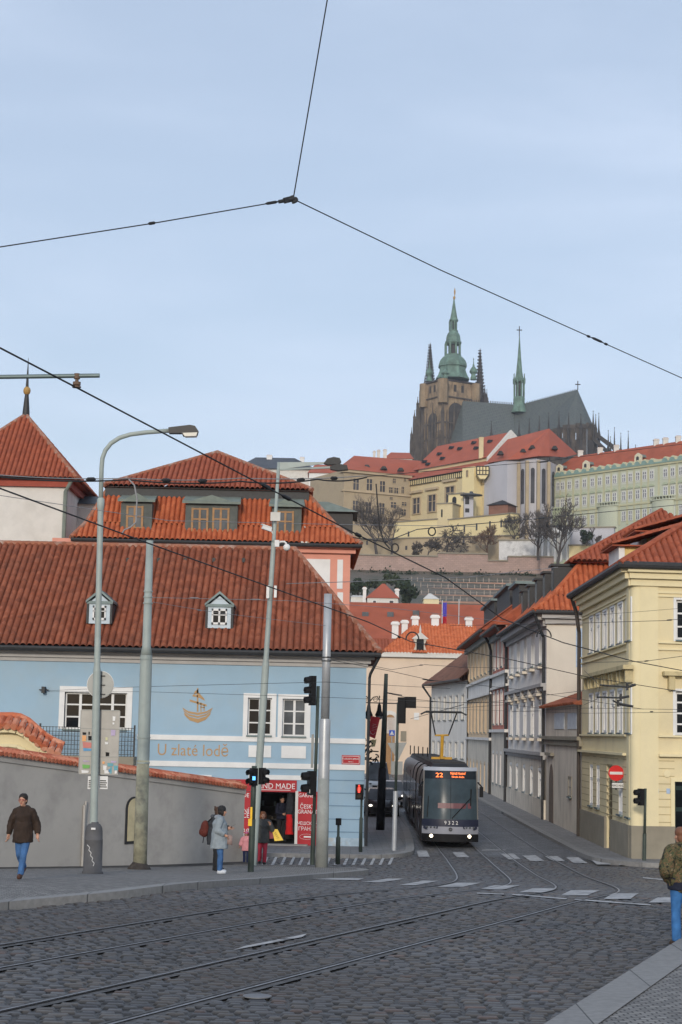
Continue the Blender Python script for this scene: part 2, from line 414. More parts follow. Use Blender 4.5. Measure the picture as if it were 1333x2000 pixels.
rr = N(nt, 'ShaderNodeMapRange', interpolation_type='SMOOTHSTEP'); rr.inputs[1].default_value = .3; rr.inputs[2].default_value = .8; rr.inputs[3].default_value = .5; rr.inputs[4].default_value = .9; L(nz.outputs['Fac'], rr.inputs[0])
mx = N(nt, 'ShaderNodeMix', data_type='RGBA'); L(rr.outputs[0], mx.inputs[0]); L(sk.outputs[0], mx.inputs[6]); mx.inputs[7].default_value = (5.85, 6.75, 8.3, 1)
L(mx.outputs[2], bg.inputs['Color']); bg.inputs['Strength'].default_value = .13
sc.view_settings.view_transform = 'Standard'; sc.view_settings.look = 'None'; sc.view_settings.exposure = 0; sc.view_settings.gamma = 1
sc.cycles.use_denoising = True; sc.cycles.max_bounces = 5; sc.cycles.diffuse_bounces = 3; sc.cycles.glossy_bounces = 2; sc.cycles.sample_clamp_indirect = 5

# ---------------------------------------------------------------- ground
def sx(x, y): return x + .0027 * y
def hill(x, y):
    return 53 * sstep(262, 520, y) + 26 * sstep(520, 700, y)
xs = sorted(set([-2500, -1200, -600, -300, -180, -120, -80, -50, -30, -20] + [i * .75 for i in range(-20, 21)] + [20, 30, 50, 80, 120, 180, 300, 600, 1200, 2500]))
ys = [-400, -100, -30, 0] + [8 + i * .75 for i in range(0, 112)] + [95, 100, 110, 120, 140, 160, 180, 200, 220, 240] + [255 + 12 * i for i in range(0, 38)] + [800, 1200, 2000, 4000]
g = MB(); g.smooth = True
g.sheet([[V((x, y, G(y) + hill(x, y) - .026 * (1 - sstep(62, 66, y)))) for x in xs] for y in ys])
M['ground'] = M['cobble']
# far ground turns to winter grass
def groundmat():
    m = M['cobble'].copy(); m.name = 'ground'; nt = m.node_tree; L = nt.links.new; b = nt.nodes['Principled BSDF']
    src = b.inputs['Base Color'].links[0].from_socket
    ge = N(nt, 'ShaderNodeNewGeometry'); sp = N(nt, 'ShaderNodeSeparateXYZ'); L(ge.outputs['Position'], sp.inputs[0])
    mr = N(nt, 'ShaderNodeMapRange'); mr.inputs[1].default_value = 240; mr.inputs[2].default_value = 262; L(sp.outputs[1], mr.inputs[0])
    nn = N(nt, 'ShaderNodeTexNoise', Scale=.09, Detail=8.0, Roughness=.7); L(ge.outputs['Position'], nn.inputs['Vector'])
    rp = N(nt, 'ShaderNodeValToRGB'); L(nn.outputs['Fac'], rp.inputs[0]); e = rp.color_ramp.elements
    e[0].color = (.055, .062, .036, 1); e[0].position = .35; e[1].color = (.17, .13, .09, 1); e[1].position = .68
    mx = N(nt, 'ShaderNodeMix', data_type='RGBA'); L(mr.outputs[0], mx.inputs[0]); L(src, mx.inputs[6]); L(rp.outputs[0], mx.inputs[7]); mr2 = N(nt, 'ShaderNodeMapRange'); mr2.inputs[1].default_value = 63.5; mr2.inputs[2].default_value = 65; L(sp.outputs[1], mr2.inputs[0])
    m3 = N(nt, 'ShaderNodeMix', data_type='RGBA'); L(mr2.outputs[0], m3.inputs[0]); m3.inputs[6].default_value = (.022, .02, .018, 1); L(mx.outputs[2], m3.inputs[7]); L(m3.outputs[2], b.inputs['Base Color'])
    return m
tag(g.build('ground', groundmat(), origin=(0, 0, 0)), None, None, kind='structure')

def ground_sheet(name, pts, h, m, kerb=None, step=1.0, skirt=True, dens=None, kmat=None, kw=.28):
    pts = [V((p[0], p[1], 0)) for p in pts]
    bm = bmesh.new(); bm.faces.new([bm.verts.new(p) for p in pts])
    y0 = min(p.y for p in pts); y1 = max(p.y for p in pts); y = math.floor(y0) + step
    while y < y1:
        bmesh.ops.bisect_plane(bm, geom=bm.verts[:] + bm.edges[:] + bm.faces[:], plane_co=(0, y, 0), plane_no=(0, 1, 0)); y += step
    if skirt:
        be = [e for e in bm.edges if e.is_boundary]
        for e in be:
            a, c = e.verts
            lo = [bm.verts.new((v.co.x, v.co.y, -1)) for v in (c, a)]
            bm.faces.new((a, c, lo[0], lo[1]))
    for v in bm.verts:
        v.co.z = G(v.co.y) + (h if v.co.z > -.5 else -.15)
    mb = MB(); bm.verts.index_update(); mb.mesh([v.co.copy() for v in bm.verts], [tuple(w.index for w in f.verts) for f in bm.faces]); bm.free()
    return tag(mb.build(name, m, origin=(0, 0, 0)), None, None, kind='structure')

def ribbon(mb, pts, w0, w1, h):         # strip between offsets w0..w1 to the left of a ground polyline
    rows = []
    for i, p in enumerate(pts):
        a = pts[max(i-1, 0)]; b = pts[min(i+1, len(pts)-1)]
        t = V((b[0]-a[0], b[1]-a[1], 0)).normalized(); n = V((-t.y, t.x, 0))
        rows.append([V((p[0], p[1], 0)) + n * o for o in (w0, w1)])
    for r in rows:
        for q in r: q.z = G(q.y) + h
    mb.sheet(rows)

def smooth(pts, per=10):
    out = []
    for i in range(len(pts) - 1):
        p0 = V((*pts[max(i-1, 0)], 0)); p1 = V((*pts[i], 0)); p2 = V((*pts[i+1], 0)); p3 = V((*pts[min(i+2, len(pts)-1)], 0))
        for k in range(per):
            t = k / per
            q = .5 * ((2*p1) + (p2-p0)*t + (2*p0-5*p1+4*p2-p3)*t*t + (3*p1-p0-3*p2+p3)*t**3)
            out.append((q.x, q.y))
    out.append(tuple(pts[-1])); return out

def kerb(name, pts, h=.125, w=.3):
    pts = smooth(pts, 8); k = MB(); e_ = -.015 if w > 0 else .015
    ribbon(k, pts, e_, w, h + .006)
    rows = []
    for i, p in enumerate(pts):
        a = pts[max(i-1, 0)]; c = pts[min(i+1, len(pts)-1)]; t = V((c[0]-a[0], c[1]-a[1], 0)).normalized(); q = V((p[0], p[1], 0)) + V((-t.y, t.x, 0)) * e_
        rows.append([V((q.x, q.y, G(q.y) + h + .006)), V((q.x, q.y, G(q.y) - .1))])
    k.sheet(rows)
    return tag(k.build(name, M['kerb'], origin=(0, 0, 0)), None, None, kind='structure')

PV = .12
wallA = V((*gp(0, 1694, PV).xy, 0)); wallB = V((*gp(475, 1683, PV).xy, 0)); wdir = (wallB - wallA).normalized()
wall0 = wallA - wdir * 14
lk = [(-13.5, 16.5), (-9.2, 24), (-5.75, 29.8), (-4.0, 32.6), (-2.9, 35.6), (-1.95, 38.8), (-1.2, 42.0), (-.5, 45.6), (.3, 48.6), (.85, 50.6), (1.0, 51.8), (.6, 52.7), (-.4, 53.2), (-3.0, 53.6)]
lks = smooth(lk, 8)
ground_sheet('pavement', lks + [tuple((wallB + wdir * .5).xy), tuple(wall0.xy)], PV, M['pave'])
kerb('kerb', lk)
# darker strip along the wall foot
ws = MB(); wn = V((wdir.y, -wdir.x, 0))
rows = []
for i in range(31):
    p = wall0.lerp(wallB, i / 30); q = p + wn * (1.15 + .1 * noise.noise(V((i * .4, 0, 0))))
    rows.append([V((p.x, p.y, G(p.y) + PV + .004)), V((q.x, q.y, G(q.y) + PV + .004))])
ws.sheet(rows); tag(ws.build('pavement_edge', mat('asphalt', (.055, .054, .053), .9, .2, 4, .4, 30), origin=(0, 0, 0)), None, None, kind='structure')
# pavement before the blue house and up the street's left side
lp = [(-18, 60.8), (-6, 61.0), (.4, 61.2), (1.9, 61.8), (2.65, 63.4), (3.0, 66.5), (3.35, 80), (3.75, 110), (4.4, 176)]
lps = smooth(lp, 6)
ground_sheet('pavement', lps + [(-2, 176), (-18, 75)], PV, M['slab'])
kerb('kerb', lp)
rp_ = [(30, 56.5), (16, 58.4), (11.4, 59.6), (10.2, 60.3), (9.45, 61.6), (9.15, 64), (9.15, 70), (9.3, 90), (9.55, 120), (10.0, 150), (9.7, 172)]
rps = smooth(rp_, 6)
ground_sheet('pavement', rps + [(30, 172)], PV, M['slab'])
kerb('kerb', rp_, .125, -.3)
# near right pavement
a = gp(1105, 2000); b = gp(1333, 1850); dv = (b - a).normalized()
k0 = a - dv * 16; k1 = b + dv * 2.5
nk = [tuple(k0.xy), tuple(a.xy), tuple(b.xy), tuple(k1.xy), (k1.x + 1.2, k1.y + 1.2), (k1.x + 4, k1.y + 1.9), (30, k1.y + 2)]
nks = smooth(nk, 6)
ground_sheet('pavement', [(p[0] + .3, p[1]) for p in nks] + [(30, k0.y)], PV, M['pave'])
kerb('kerb', nk, .13, -.5)

# tram tracks
T1 = [(-11.6, 10), (-9.5, 14.2), (-4.65, 23.8), (.2, 33.4), (1.75, 37), (3.0, 41.2), (3.85, 46), (4.35, 52), (4.62, 60), (4.75, 68.5), (5.25, 110), (5.9, 172)]
T2 = [(-7.3, 10), (-2.85, 19.4), (.2, 25.9), (3.2, 32.4), (5.3, 38.2), (6.35, 45), (6.85, 54), (7.1, 64), (7.2, 72), (7.65, 110), (8.3, 172)]
for t in (T1, T2):
    s_ = smooth(t, 14); tr = MB()
    for o in (-.72, .72):
        tr.cur = 0; ribbon(tr, s_, o - .036, o + .036, .012)
        tr.cur = 1; ribbon(tr, s_, o - .012 + (.02 if o < 0 else -.02), o + .012 + (.02 if o < 0 else -.02), .016)
        tr.cur = 2; ribbon(tr, s_, o - .15, o + .15, -.003)
    tag(tr.build('tram_track', [M['rail'], M['groove'], mat('trackbed', (.085, .085, .087), .8, .5, 9)], origin=(0, 0, 0), fix=False), None, None, kind='structure')

# setts laid stone by stone on the near roadway
def inpoly(x, y, pl):
    c = False; j = len(pl) - 1
    for i in range(len(pl)):
        if (pl[i][1] > y) != (pl[j][1] > y) and x < (pl[j][0] - pl[i][0]) * (y - pl[i][1]) / (pl[j][1] - pl[i][1]) + pl[i][0]: c = not c
        j = i
    return c
def setts():
    rng = random.Random(12); vs = []; fs = []; cs = []
    pv = lks + [tuple((wallB + wdir * .5).xy), tuple(wall0.xy), (-30, 10)]
    rails = []
    for t in (T1, T2):
        s_ = smooth(t, 14)
        for o in (-.72, .72):
            l_ = []
            for i, p in enumerate(s_):
                a = s_[max(i-1, 0)]; b = s_[min(i+1, len(s_)-1)]; d = V((b[0]-a[0], b[1]-a[1], 0)).normalized(); l_.append((p[0] - d.y * o, p[1] + d.x * o))
            rails.append(l_)
    def rail_x(l_, y):
        for i in range(len(l_) - 1):
            if l_[i][1] <= y <= l_[i+1][1]: t = (y - l_[i][1]) / max(1e-6, l_[i+1][1] - l_[i][1]); return l_[i][0] + (l_[i+1][0] - l_[i][0]) * t
        return 999
    y = 13.0
    while y < 63.6:
        dp = rng.uniform(.165, .2) * (1 if y < 45 else 1.3)
        lim = y * .25 + 2.0; x = -lim - rng.random() * .2; xe = min(lim, 14 if y > 40 else lim)
        rx = [rail_x(l_, y + dp / 2) for l_ in rails]
        while x < xe:
            w = rng.uniform(.19, .31); cx = x + w / 2
            x0 = x; x += w
            ww = .06 * noise.noise(V((cx * .35, y * .3, 0))) + .012 * noise.noise(V((cx * 1.7, y * 1.1, 4)))
            cy = y + dp / 2 + ww * 1.6
            if any(abs(cx - r) < .045 + w * .3 for r in rx) or inpoly(cx, cy, pv): continue
            if cx > 8.9 and cy > 59.4: continue
            g = .014 + .008 * rng.random(); b_ = .03; z = G(cy) + rng.uniform(-.006, .006); tx = rng.gauss(0, .015); ty = rng.gauss(0, .02)
            n = len(vs); a0, a1, c0, c1 = x0 + g, x - g, cy - dp / 2 + g, cy + dp / 2 - g
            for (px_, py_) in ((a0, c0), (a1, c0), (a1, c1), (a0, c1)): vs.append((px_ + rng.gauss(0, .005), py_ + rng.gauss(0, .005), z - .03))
            for (px_, py_) in ((a0 + b_, c0 + b_), (a1 - b_, c0 + b_), (a1 - b_, c1 - b_), (a0 + b_, c1 - b_)): vs.append((px_, py_, z + (px_ - cx) * tx + (py_ - cy) * ty))
            fs += [(n+4, n+5, n+6, n+7), (n, n+1, n+5, n+4), (n+1, n+2, n+6, n+5), (n+2, n+3, n+7, n+6), (n+3, n, n+4, n+7)]
            k = rng.random(); q = .75 + .5 * rng.random(); q *= 1 + .3 * noise.noise(V((cx * .25, cy * .12, 9)))
            c_ = (.08, .081, .085) if k < .5 else (.088, .08, .073) if k < .85 else (.055, .057, .064) if k < .95 else (.1, .072, .062)
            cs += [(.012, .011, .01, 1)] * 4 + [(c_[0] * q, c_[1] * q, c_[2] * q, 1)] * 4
        y += dp
    me = bpy.data.meshes.new('setts'); me.from_pydata(vs, [], fs)
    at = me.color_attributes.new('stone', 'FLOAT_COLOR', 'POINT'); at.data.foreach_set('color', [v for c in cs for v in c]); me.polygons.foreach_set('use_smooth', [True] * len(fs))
    m, nt, b = nodes('sett_stone'); L = nt.links.new
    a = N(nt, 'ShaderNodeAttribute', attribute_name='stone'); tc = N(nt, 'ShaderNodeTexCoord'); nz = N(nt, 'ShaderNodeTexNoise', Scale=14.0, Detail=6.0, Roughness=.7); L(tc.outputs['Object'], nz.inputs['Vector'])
    r = N(nt, 'ShaderNodeMapRange'); r.inputs[3].default_value = .5; r.inputs[4].default_value = 1.5; L(nz.outputs['Fac'], r.inputs[0]); s = N(nt, 'ShaderNodeVectorMath', operation='SCALE'); L(a.outputs['Color'], s.inputs[0]); L(r.outputs[0], s.inputs[3])
    n2 = N(nt, 'ShaderNodeTexNoise', Scale=.22, Detail=7.0, Roughness=.7); L(tc.outputs['Object'], n2.inputs['Vector']); r2 = N(nt, 'ShaderNodeMapRange'); r2.inputs[1].default_value = .45; r2.inputs[2].default_value = .72; r2.inputs[4].default_value = .75; L(n2.outputs['Fac'], r2.inputs[0])
    mx = N(nt, 'ShaderNodeMix', data_type='RGBA'); L(r2.outputs[0], mx.inputs[0]); L(s.outputs[0], mx.inputs[6]); mx.inputs[7].default_value = (.06, .052, .047, 1); L(mx.outputs[2], b.inputs['Base Color'])
    r3 = N(nt, 'ShaderNodeMapRange'); r3.inputs[3].default_value = .38; r3.inputs[4].default_value = .75; L(nz.outputs['Fac'], r3.inputs[0]); L(r3.outputs[0], b.inputs['Roughness'])
    bp = N(nt, 'ShaderNodeBump', Strength=.5, Distance=.02); L(nz.outputs['Fac'], bp.inputs['Height']); L(bp.outputs[0], b.inputs['Normal'])
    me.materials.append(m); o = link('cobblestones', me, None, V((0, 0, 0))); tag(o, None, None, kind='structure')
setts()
# painted crossings
def stripes(name, quads, m='paint', h=.013):
    s_ = MB()
    for q in quads:
        p = [gp(*c) for c in q]
        n = 5
        rows = []
        for i in range(n + 1):
            l_ = p[0].lerp(p[3], i / n); r_ = p[1].lerp(p[2], i / n)
            row = [l_.lerp(r_, j / 4) for j in range(5)]
            for w_ in row: w_.z = G(w_.y) + h
            rows.append(row)
        s_.sheet(rows)
    return tag(s_.build(name, M[m], origin=(0, 0, 0)), None, None, kind='structure')
near = [((935, 1738), (985, 1738), (1016, 1730), (966, 1730)), ((1014, 1744), (1062, 1744), (1090, 1736), (1040, 1736)), ((1096, 1750), (1148, 1750), (1172, 1740), (1116, 1740)), ((1180, 1757), (1232, 1757), (1248, 1746), (1200, 1746)), ((1268, 1764), (1330, 1764), (1345, 1754), (1286, 1754)), ((855, 1733), (905, 1733), (940, 1725), (892, 1725)), ((778, 1730), (812, 1730), (858, 1721), (826, 1721)), ((706, 1724), (745, 1724), (790, 1717), (757, 1717))]
stripes('road_marking', near)
stripes('road_marking', [((932, 1746.5), (985, 1748.5), (985, 1746.5), (932, 1744.5)), ((1000, 1749), (1105, 1758), (1108, 1756), (1003, 1747)), ((1122, 1759), (1270, 1770), (1272, 1768), (1124, 1757)), ((1256, 1716), (1310, 1721), (1310, 1719), (1256, 1714)), ((600, 1718), (700, 1720), (712, 1716.5), (610, 1715))])
far = [((818, 1674), (840, 1674), (834, 1662), (814, 1662)), ((893, 1675), (917, 1675), (905, 1665), (884, 1665)), ((994, 1679), (1018, 1679), (1004, 1668), (978, 1668)), ((1036, 1682), (1064, 1682), (1046, 1671), (1020, 1671)), ((1082, 1682), (1104, 1682), (1090, 1673), (1064, 1673)), ((1120, 1686), (1148, 1686), (1130, 1675), (1106, 1675)), ((1166, 1689), (1194, 1689), (1174, 1677), (1152, 1677)), ((1210, 1690), (1238, 1690), (1236, 1687), (1208, 1687)), ((942, 1662), (988, 1662), (988, 1660), (942, 1660))]
stripes('road_marking', far)
stripes('road_marking', [((455, 1858), (478, 1850), (600, 1826), (590, 1832))])
hatch = []
for i in range(15):
    x = 512 + i * 17.5
    hatch.append(((x, 1690), (x + 6, 1690), (x + 13, 1674.5), (x + 8, 1674.5)))
stripes('road_marking', hatch)
mh = MB(); c = gp(503, 1947)
mh.lathe([(.0, 0), (.17, 0), (.17, .012), (0, .014)], (c.x, c.y, c.z), 20); tag(mh.build('drain_cover', mat('coverplate', (.16, .165, .175), .6)), 'round grey metal cover set in the cobbles of the near roadway', 'drain cover')

# ---------------------------------------------------------------- grey garden wall
fw = Fr(wall0, wallB - wall0); WL_ = (wallB - wall0).length
def wz(u): return 3.17 + (4.2 - 3.17) * (WL_ - u) / (WL_ - 14)
gw = thing('garden_wall', 'long grey rendered wall with red tile coping along the left pavement', 'wall', (wallB.x - 4, wallB.y - 7, G(45)))
b = MB(); u = 0; k = 24
nu_ = fw.px(262, 1600)[0]
zg = lambda u: G(fw(u, 0, 0).y) - .1
for i in range(k):
    a0 = WL_ * i / k; a1 = WL_ * (i + 1) / k
    b.hexa([fw(a0, 0, zg(a0)), fw(a1, 0, zg(a1)), fw(a1, -.4, zg(a1)), fw(a0, -.4, zg(a0)), fw(a0, 0, wz(a0)), fw(a1, 0, wz(a1)), fw(a1, -.4, wz(a1)), fw(a0, -.4, wz(a0))])
    b.hexa([fw(a0, .04, wz(a0)-.22), fw(a1, .04, wz(a1)-.22), fw(a1, 0.002, wz(a1)-.22), fw(a0, .002, wz(a0)-.22), fw(a0, .06, wz(a0)-.01), fw(a1, .06, wz(a1)-.01), fw(a1, .002, wz(a1)-.01), fw(a0, .002, wz(a0)-.01)])
b.build('wall', M['grey_plaster'], gw)
t = MB(); n_ = int(WL_ / .15)
for i in range(n_):
    u = i * .15 + .08; zz = wz(u)
    t.tube([fw(u, .16, zz - .02), fw(u, -.2, zz + .11)], [.07, .062], 6); t.tube([fw(u, -.2, zz + .11), fw(u, -.5, zz)], [.062, .07], 6)
t.tube([fw(0, -.2, wz(0) + .13), fw(WL_, -.2, wz(WL_) + .13)], .06, 6)
t.build('coping', tilemat('tile_coping', (.4, .1, .05), (.5, .16, .09), (.58, .27, .17), 5, .15), gw)
# narrow arched opening
r_ = pxrect(fw, 247, 1556, 266, 1648); nb = MB()
def arch_pts(fr, u0, u1, z0, z1, n, k=10):
    r = (u1 - u0) / 2; pts = [fr(u0, n, z0), fr(u1, n, z0)]
    for i in range(k + 1):
        a = PI * i / k; pts.append(fr((u0 + u1) / 2 + cos(a) * r, n, z1 - r + sin(a) * r))
    return pts
r_ = (r_[0] - .05, r_[1] + .2, r_[2], r_[3])
nb.prism(arch_pts(fw, *r_, .004), fw.N * .02); nb.cur = 1; nb.prism(arch_pts(fw, r_[0] + .09, r_[1] - .02, r_[2] + .08, r_[3] - .05, .026), fw.N * .012)
o = nb.build('niche', [M['iron'], mat('nichecream', (.5, .44, .28), .9)], gw)
dp = MB(); u_ = fw.px(160, 1650)[0]
dp.tube([fw(u_, .05, zg(u_) + .2), fw(u_, .05, zg(u_) + 1.9)], .035, 8); dp.tube([fw(u_ + .02, .05, zg(u_) + 1.2), fw(u_ + .06, .05, zg(u_) + 2.0)], .025, 8)
dp.build('downpipe', M['grey_plaster'], gw)

# curved yellow gable wall behind it
gd = 57.0
yg = thing('garden_gate_wall', 'curved yellow baroque wall gable capped with red pantiles behind the grey wall', 'wall', P(40, 1660, gd))
prof = [(-40, 1400), (0, 1400), (20, 1400), (36, 1402), (52, 1410), (68, 1424), (84, 1438), (100, 1448), (122, 1458)]
top = [P(x, y + 22, gd) for x, y in prof]
poly = top + [P(122, 1640, gd), P(-40, 1640, gd)]
b = MB(); b.prism(poly, (0, .5, 0)); b.build('wall', M['yellow'], yg)
b = MB()
for i in range(len(top) - 1):
    b.ring(top[i] + V((0, -.12, -.02)), top[i+1] + V((0, -.12, -.02)), .14, .12, V((0, 0, 1)))
    q0 = top[i] + V((0, -.05, -.55)); q1 = top[i+1] + V((0, -.05, -.55))
    b.ring(q0, q1, .06, .05)
b.build('moulding', M['yellowtrim'], yg)
t = MB(); L_ = [0]
for i in range(len(top) - 1): L_.append(L_[-1] + (top[i+1] - top[i]).length)
s_ = 0
while s_ < L_[-1]:
    i = max(j for j in range(len(L_) - 1) if L_[j] <= s_); f_ = (s_ - L_[i]) / (L_[i+1] - L_[i]); p = top[i].lerp(top[i+1], f_); tn = (top[i+1] - top[i]).normalized()
    t.tube([p + V((0, -.42, .06)), p + V((0, .25, .36)) ], [.13, .11], 7); s_ += .24
t.tube([p + V((0, .25, .42)) for p in top], .1, 7)
t.build('coping', tilemat('tile_gate', (.42, .11, .05), (.52, .17, .09), (.6, .3, .2), 4, .1), yg)

# ---------------------------------------------------------------- blue house
D = 66.5
fb = fr_px(-90, 714, D, D); W = fb.W
bh = thing('blue_house', 'pale blue plastered corner house with old red pantile roof and two small dormers', 'house', fb(W, 0, G(D) + PV))
zb = G(D); zt = 7.62
H = lambda *r: pxrect(fb, *r)
w1 = [H(126, 1352, 186, 1424), H(190, 1352, 248, 1424)]; w2 = H(484, 1363, 531, 1436); w3 = H(552, 1365, 598, 1438)
shop = H(506, 1547, 579, 1652); shop = (shop[0], shop[1], zb, shop[3])
w1a = (w1[0][0], w1[1][1], w1[0][2], w1[0][3])
b = MB(); facade(b, fb, 0, W, zb - .3, zt, [w1a, w2, w3, shop], .3)
b.poly([fb(W, 0, zb - .3), fb(W, -9, zb - .3), fb(W, -9, zt), fb(W, 0, zt)]); b.poly([fb(0, 0, zb - .3), fb(0, -9, zb - .3), fb(0, -9, zt), fb(0, 0, zt)])
b.poly([fb(W, -9, zb - .3), fb(0, -9, zb - .3), fb(0, -9, zt), fb(W, -9, zt)])
b.build('wall', M['blue'], bh)
b = MB()                                 # eaves cornice
for z0, z1, n in ((7.40, 7.55, .06), (7.55, 7.70, .16), (7.70, 7.92, .30)): b.fbox(fb, -.1, W + n, -.02, n, z0, z1)
b.build('cornice', M['cornice'], bh)
b = MB()
_, zq = fb.px(600, 1446); _, zq2 = fb.px(600, 1497)
b.fbox(fb, fb.px(268, 1440)[0], W + .02, -.02, .05, zq - .09, zq + .1); b.fbox(fb, fb.px(268, 1440)[0], W + .02, -.02, .05, zq2 - .1, zq2 + .1)
for r in (H(486, 1456, 530, 1479), H(550, 1457, 598, 1481)): b.fbox(fb, r[0], r[1], -.02, .035, r[2], r[3])
r = H(486, 1514, 620, 1523); b.fbox(fb, r[0], r[1], -.02, .03, r[2], r[3])
r = H(330, 1513, 414, 1522); b.fbox(fb, r[0], r[1], -.02, .1, r[2], r[3])
b.build('trim_band', M['white'], bh)
b = MB()
for py in (1524, 1549, 1574, 1600, 1625):
    _, z = fb.px(670, py); b.fbox(fb, fb.px(622, py)[0], W + .012, -.02, .012, z - .018, z + .018)
b.build('groove_line', mat('bluegroove', (.16, .25, .34), .85), bh)
b = MB(); b.fbox(fb, fb.px(622, 1640)[0], W + .03, -.02, .03, zb, zb + .42); b.build('plinth', mat('peelplaster', (.36, .46, .54), .95, .25, 2.5, .4, 20, dirt=(.42, .38, .31), dscale=2.2, damt=.9), bh)
for r in w1: window(bh, fb, (r[0], r[1], r[2], r[3]), 2, 3, .16, .07, .028, 0, mg='glass')
b = MB(); a = w1a
for u0, u1, z0, z1 in ((a[0]-.2, a[0], a[2], a[3]+.22), (a[1], a[1]+.2, a[2], a[3]+.22), (a[0], a[1], a[3], a[3]+.22), (w1[0][1]-.01, w1[1][0]+.01, a[2], a[3])): b.fbox(fb, u0, u1, -.15, .035, z0, z1)
b.build('window_surround', M['white'], bh)
for r in (w2, w3): window(bh, fb, r, 2, 3, .16, .06, .025, .17, .04, mg='glass' if r is w2 else 'glass2')
# roof
ez = 7.92; eu1 = fb.px(742, 1275)[0] ; rdep = 5.6
_, _z = Fr(fb.O - fb.N * rdep, fb.U).px(300, 1070)
rz = _z
ridge_u = Fr(fb.O - fb.N * rdep, fb.U).px(576, 1081)[0]
rf = MB(); eo = .62
E0 = fb(-.3, eo, ez); E1 = fb(eu1, eo, ez); R1 = fb(ridge_u, -rdep, rz); R0 = fb(-.3, -rdep, rz); B1 = fb(eu1, -2 * rdep - eo, ez); B0 = fb(-.3, -2 * rdep - eo, ez)
tiles(rf, [E0, E1, R1, R0], (0, 1, 1), .252, .3, .1, .018)
tiles(rf, [E1, B1, R1], (-1, 0, 1), .252, .3, .1, .018, 5)
rf.poly([R0, R1, B1, B0]); rf.poly([R0, E0, B0])
rf.poly([E0 + Z * -.02, E1 + Z * -.02, B1 + Z * -.02, B0 + Z * -.02])
roof = rf.build('roof', M['tile_old'], bh)
t = MB()
def caps(t, a, c, r=.13, stp=.36, seg=7):
    n = max(1, int((c - a).length / stp)); dn = (c - a).normalized()
    for i in range(n):
        p = a.lerp(c, i / n); q = a.lerp(c, (i + 1.08) / n); t.tube([p + Z * .05, q + Z * .08], [r, r * .86], seg)
caps(t, R0, R1); caps(t, E1, R1)
t.build('ridge_tiles', M['ridge'], roof)
sg = MB()
for px in (28, 86, 145, 310, 362, 250, 418, 476):
    u, z = Fr(fb.O - fb.N * 4.6, fb.U).px(px, 1092); sg.fbox(Fr(fb.O - fb.N * 4.7, fb.U), u - .06, u + .06, 0, .12, z - .12, z + .05)
sg.build('snow_guard', M['iron'], roof)
t = MB(); t.tube([fb(-.3, eo + .05, ez - .05), fb(eu1 + .05, eo + .05, ez - .05)], .09, 8); t.build('gutter', M['iron'], bh)
t = MB(); t.tube([fb(eu1, .5, ez - .08), fb(W + .15, .2, ez - .75), fb(W + .12, .1, ez - .9), fb(W + .1, .12, zb + .15)], .055, 8)
t.build('downpipe', M['iron'], bh)
M['dormerblue'] = mat('dormerblue', (.48, .56, .62), .8, .06)
def small_dormer(x0, x1, ytop, yeave, ybot, ue):
    n = -.42
    f2 = Fr(fb.O + fb.N * n, fb.U)
    c = (x0 + x1) / 2; ua = f2.px(x0 + 3, yeave)[0]; ub = f2.px(x1 - 3, yeave)[0]; ze = f2.px(c, yeave)[1]; zt_ = f2.px(c, ytop)[1]; zb_ = f2.px(c, ybot)[1]; um = (ua + ub) / 2
    dm = MB(); back = -fb.N * 2.2
    dm.prism([f2(ua, 0, zb_ - .04), f2(ub, 0, zb_ - .04), f2(ub, 0, ze), f2(um, 0, zt_ - .08), f2(ua, 0, ze)], back)
    d_ = dm.build('dormer', M['dormerblue'], bh)
    k = MB()
    k.fbox(f2, ua - .1, ub + .1, -.02, .06, ze - .05, ze + .06)
    for s in (-1, 1):
        e = um + s * ((ub - ua) / 2 + .12)
        k.hexa([f2(e, .14, ze - .02), f2(um, .14, zt_), f2(um, -2.2, zt_), f2(e, -2.2, ze - .02), f2(e, .14, ze + .07), f2(um, .14, zt_ + .1), f2(um, -2.2, zt_ + .1), f2(e, -2.2, ze + .07)])
    k.build('dormer_roof', M['greymetal'], d_)
    c2 = MB()
    for u in (ua - .09, ub + .01): c2.fbox(f2, u, u + .08, -2.0, .05, zb_ - .04, ze - .06)
    c2.build('dormer_cheek', M['iron'], d_)
    h = (ua + .15, ub - .15, zb_ + .1, ze - .12)
    ww = MB(); 
    for a_, b_, c_, e_ in ((h[0], h[0]+.06, h[2], h[3]), (h[1]-.06, h[1], h[2], h[3]), (h[0], h[1], h[3]-.08, h[3]), (h[0], h[1], h[2], h[2]+.08), ((h[0]+h[1])/2-.035, (h[0]+h[1])/2+.035, h[2], h[3]), (h[0], h[1], (h[2]+h[3])/2+.05, (h[2]+h[3])/2+.08)): ww.fbox(f2, a_, b_, -.01, .05, c_, e_)
    wo = ww.build('dormer_window', M['white'], d_)
    g_ = MB(); g_.poly([f2(h[0], .02, h[2]), f2(h[1], .02, h[2]), f2(h[1], .02, h[3]), f2(h[0], .02, h[3])])
    return wo, g_, d_
for args in ((172, 219, 1156, 1177, 1216, 0), (404, 455, 1160, 1183, 1225, 0)):
    wo, g_, d_ = small_dormer(*args)
    o = g_.build('dormer_pane', M['glass'], d_, fix=False)
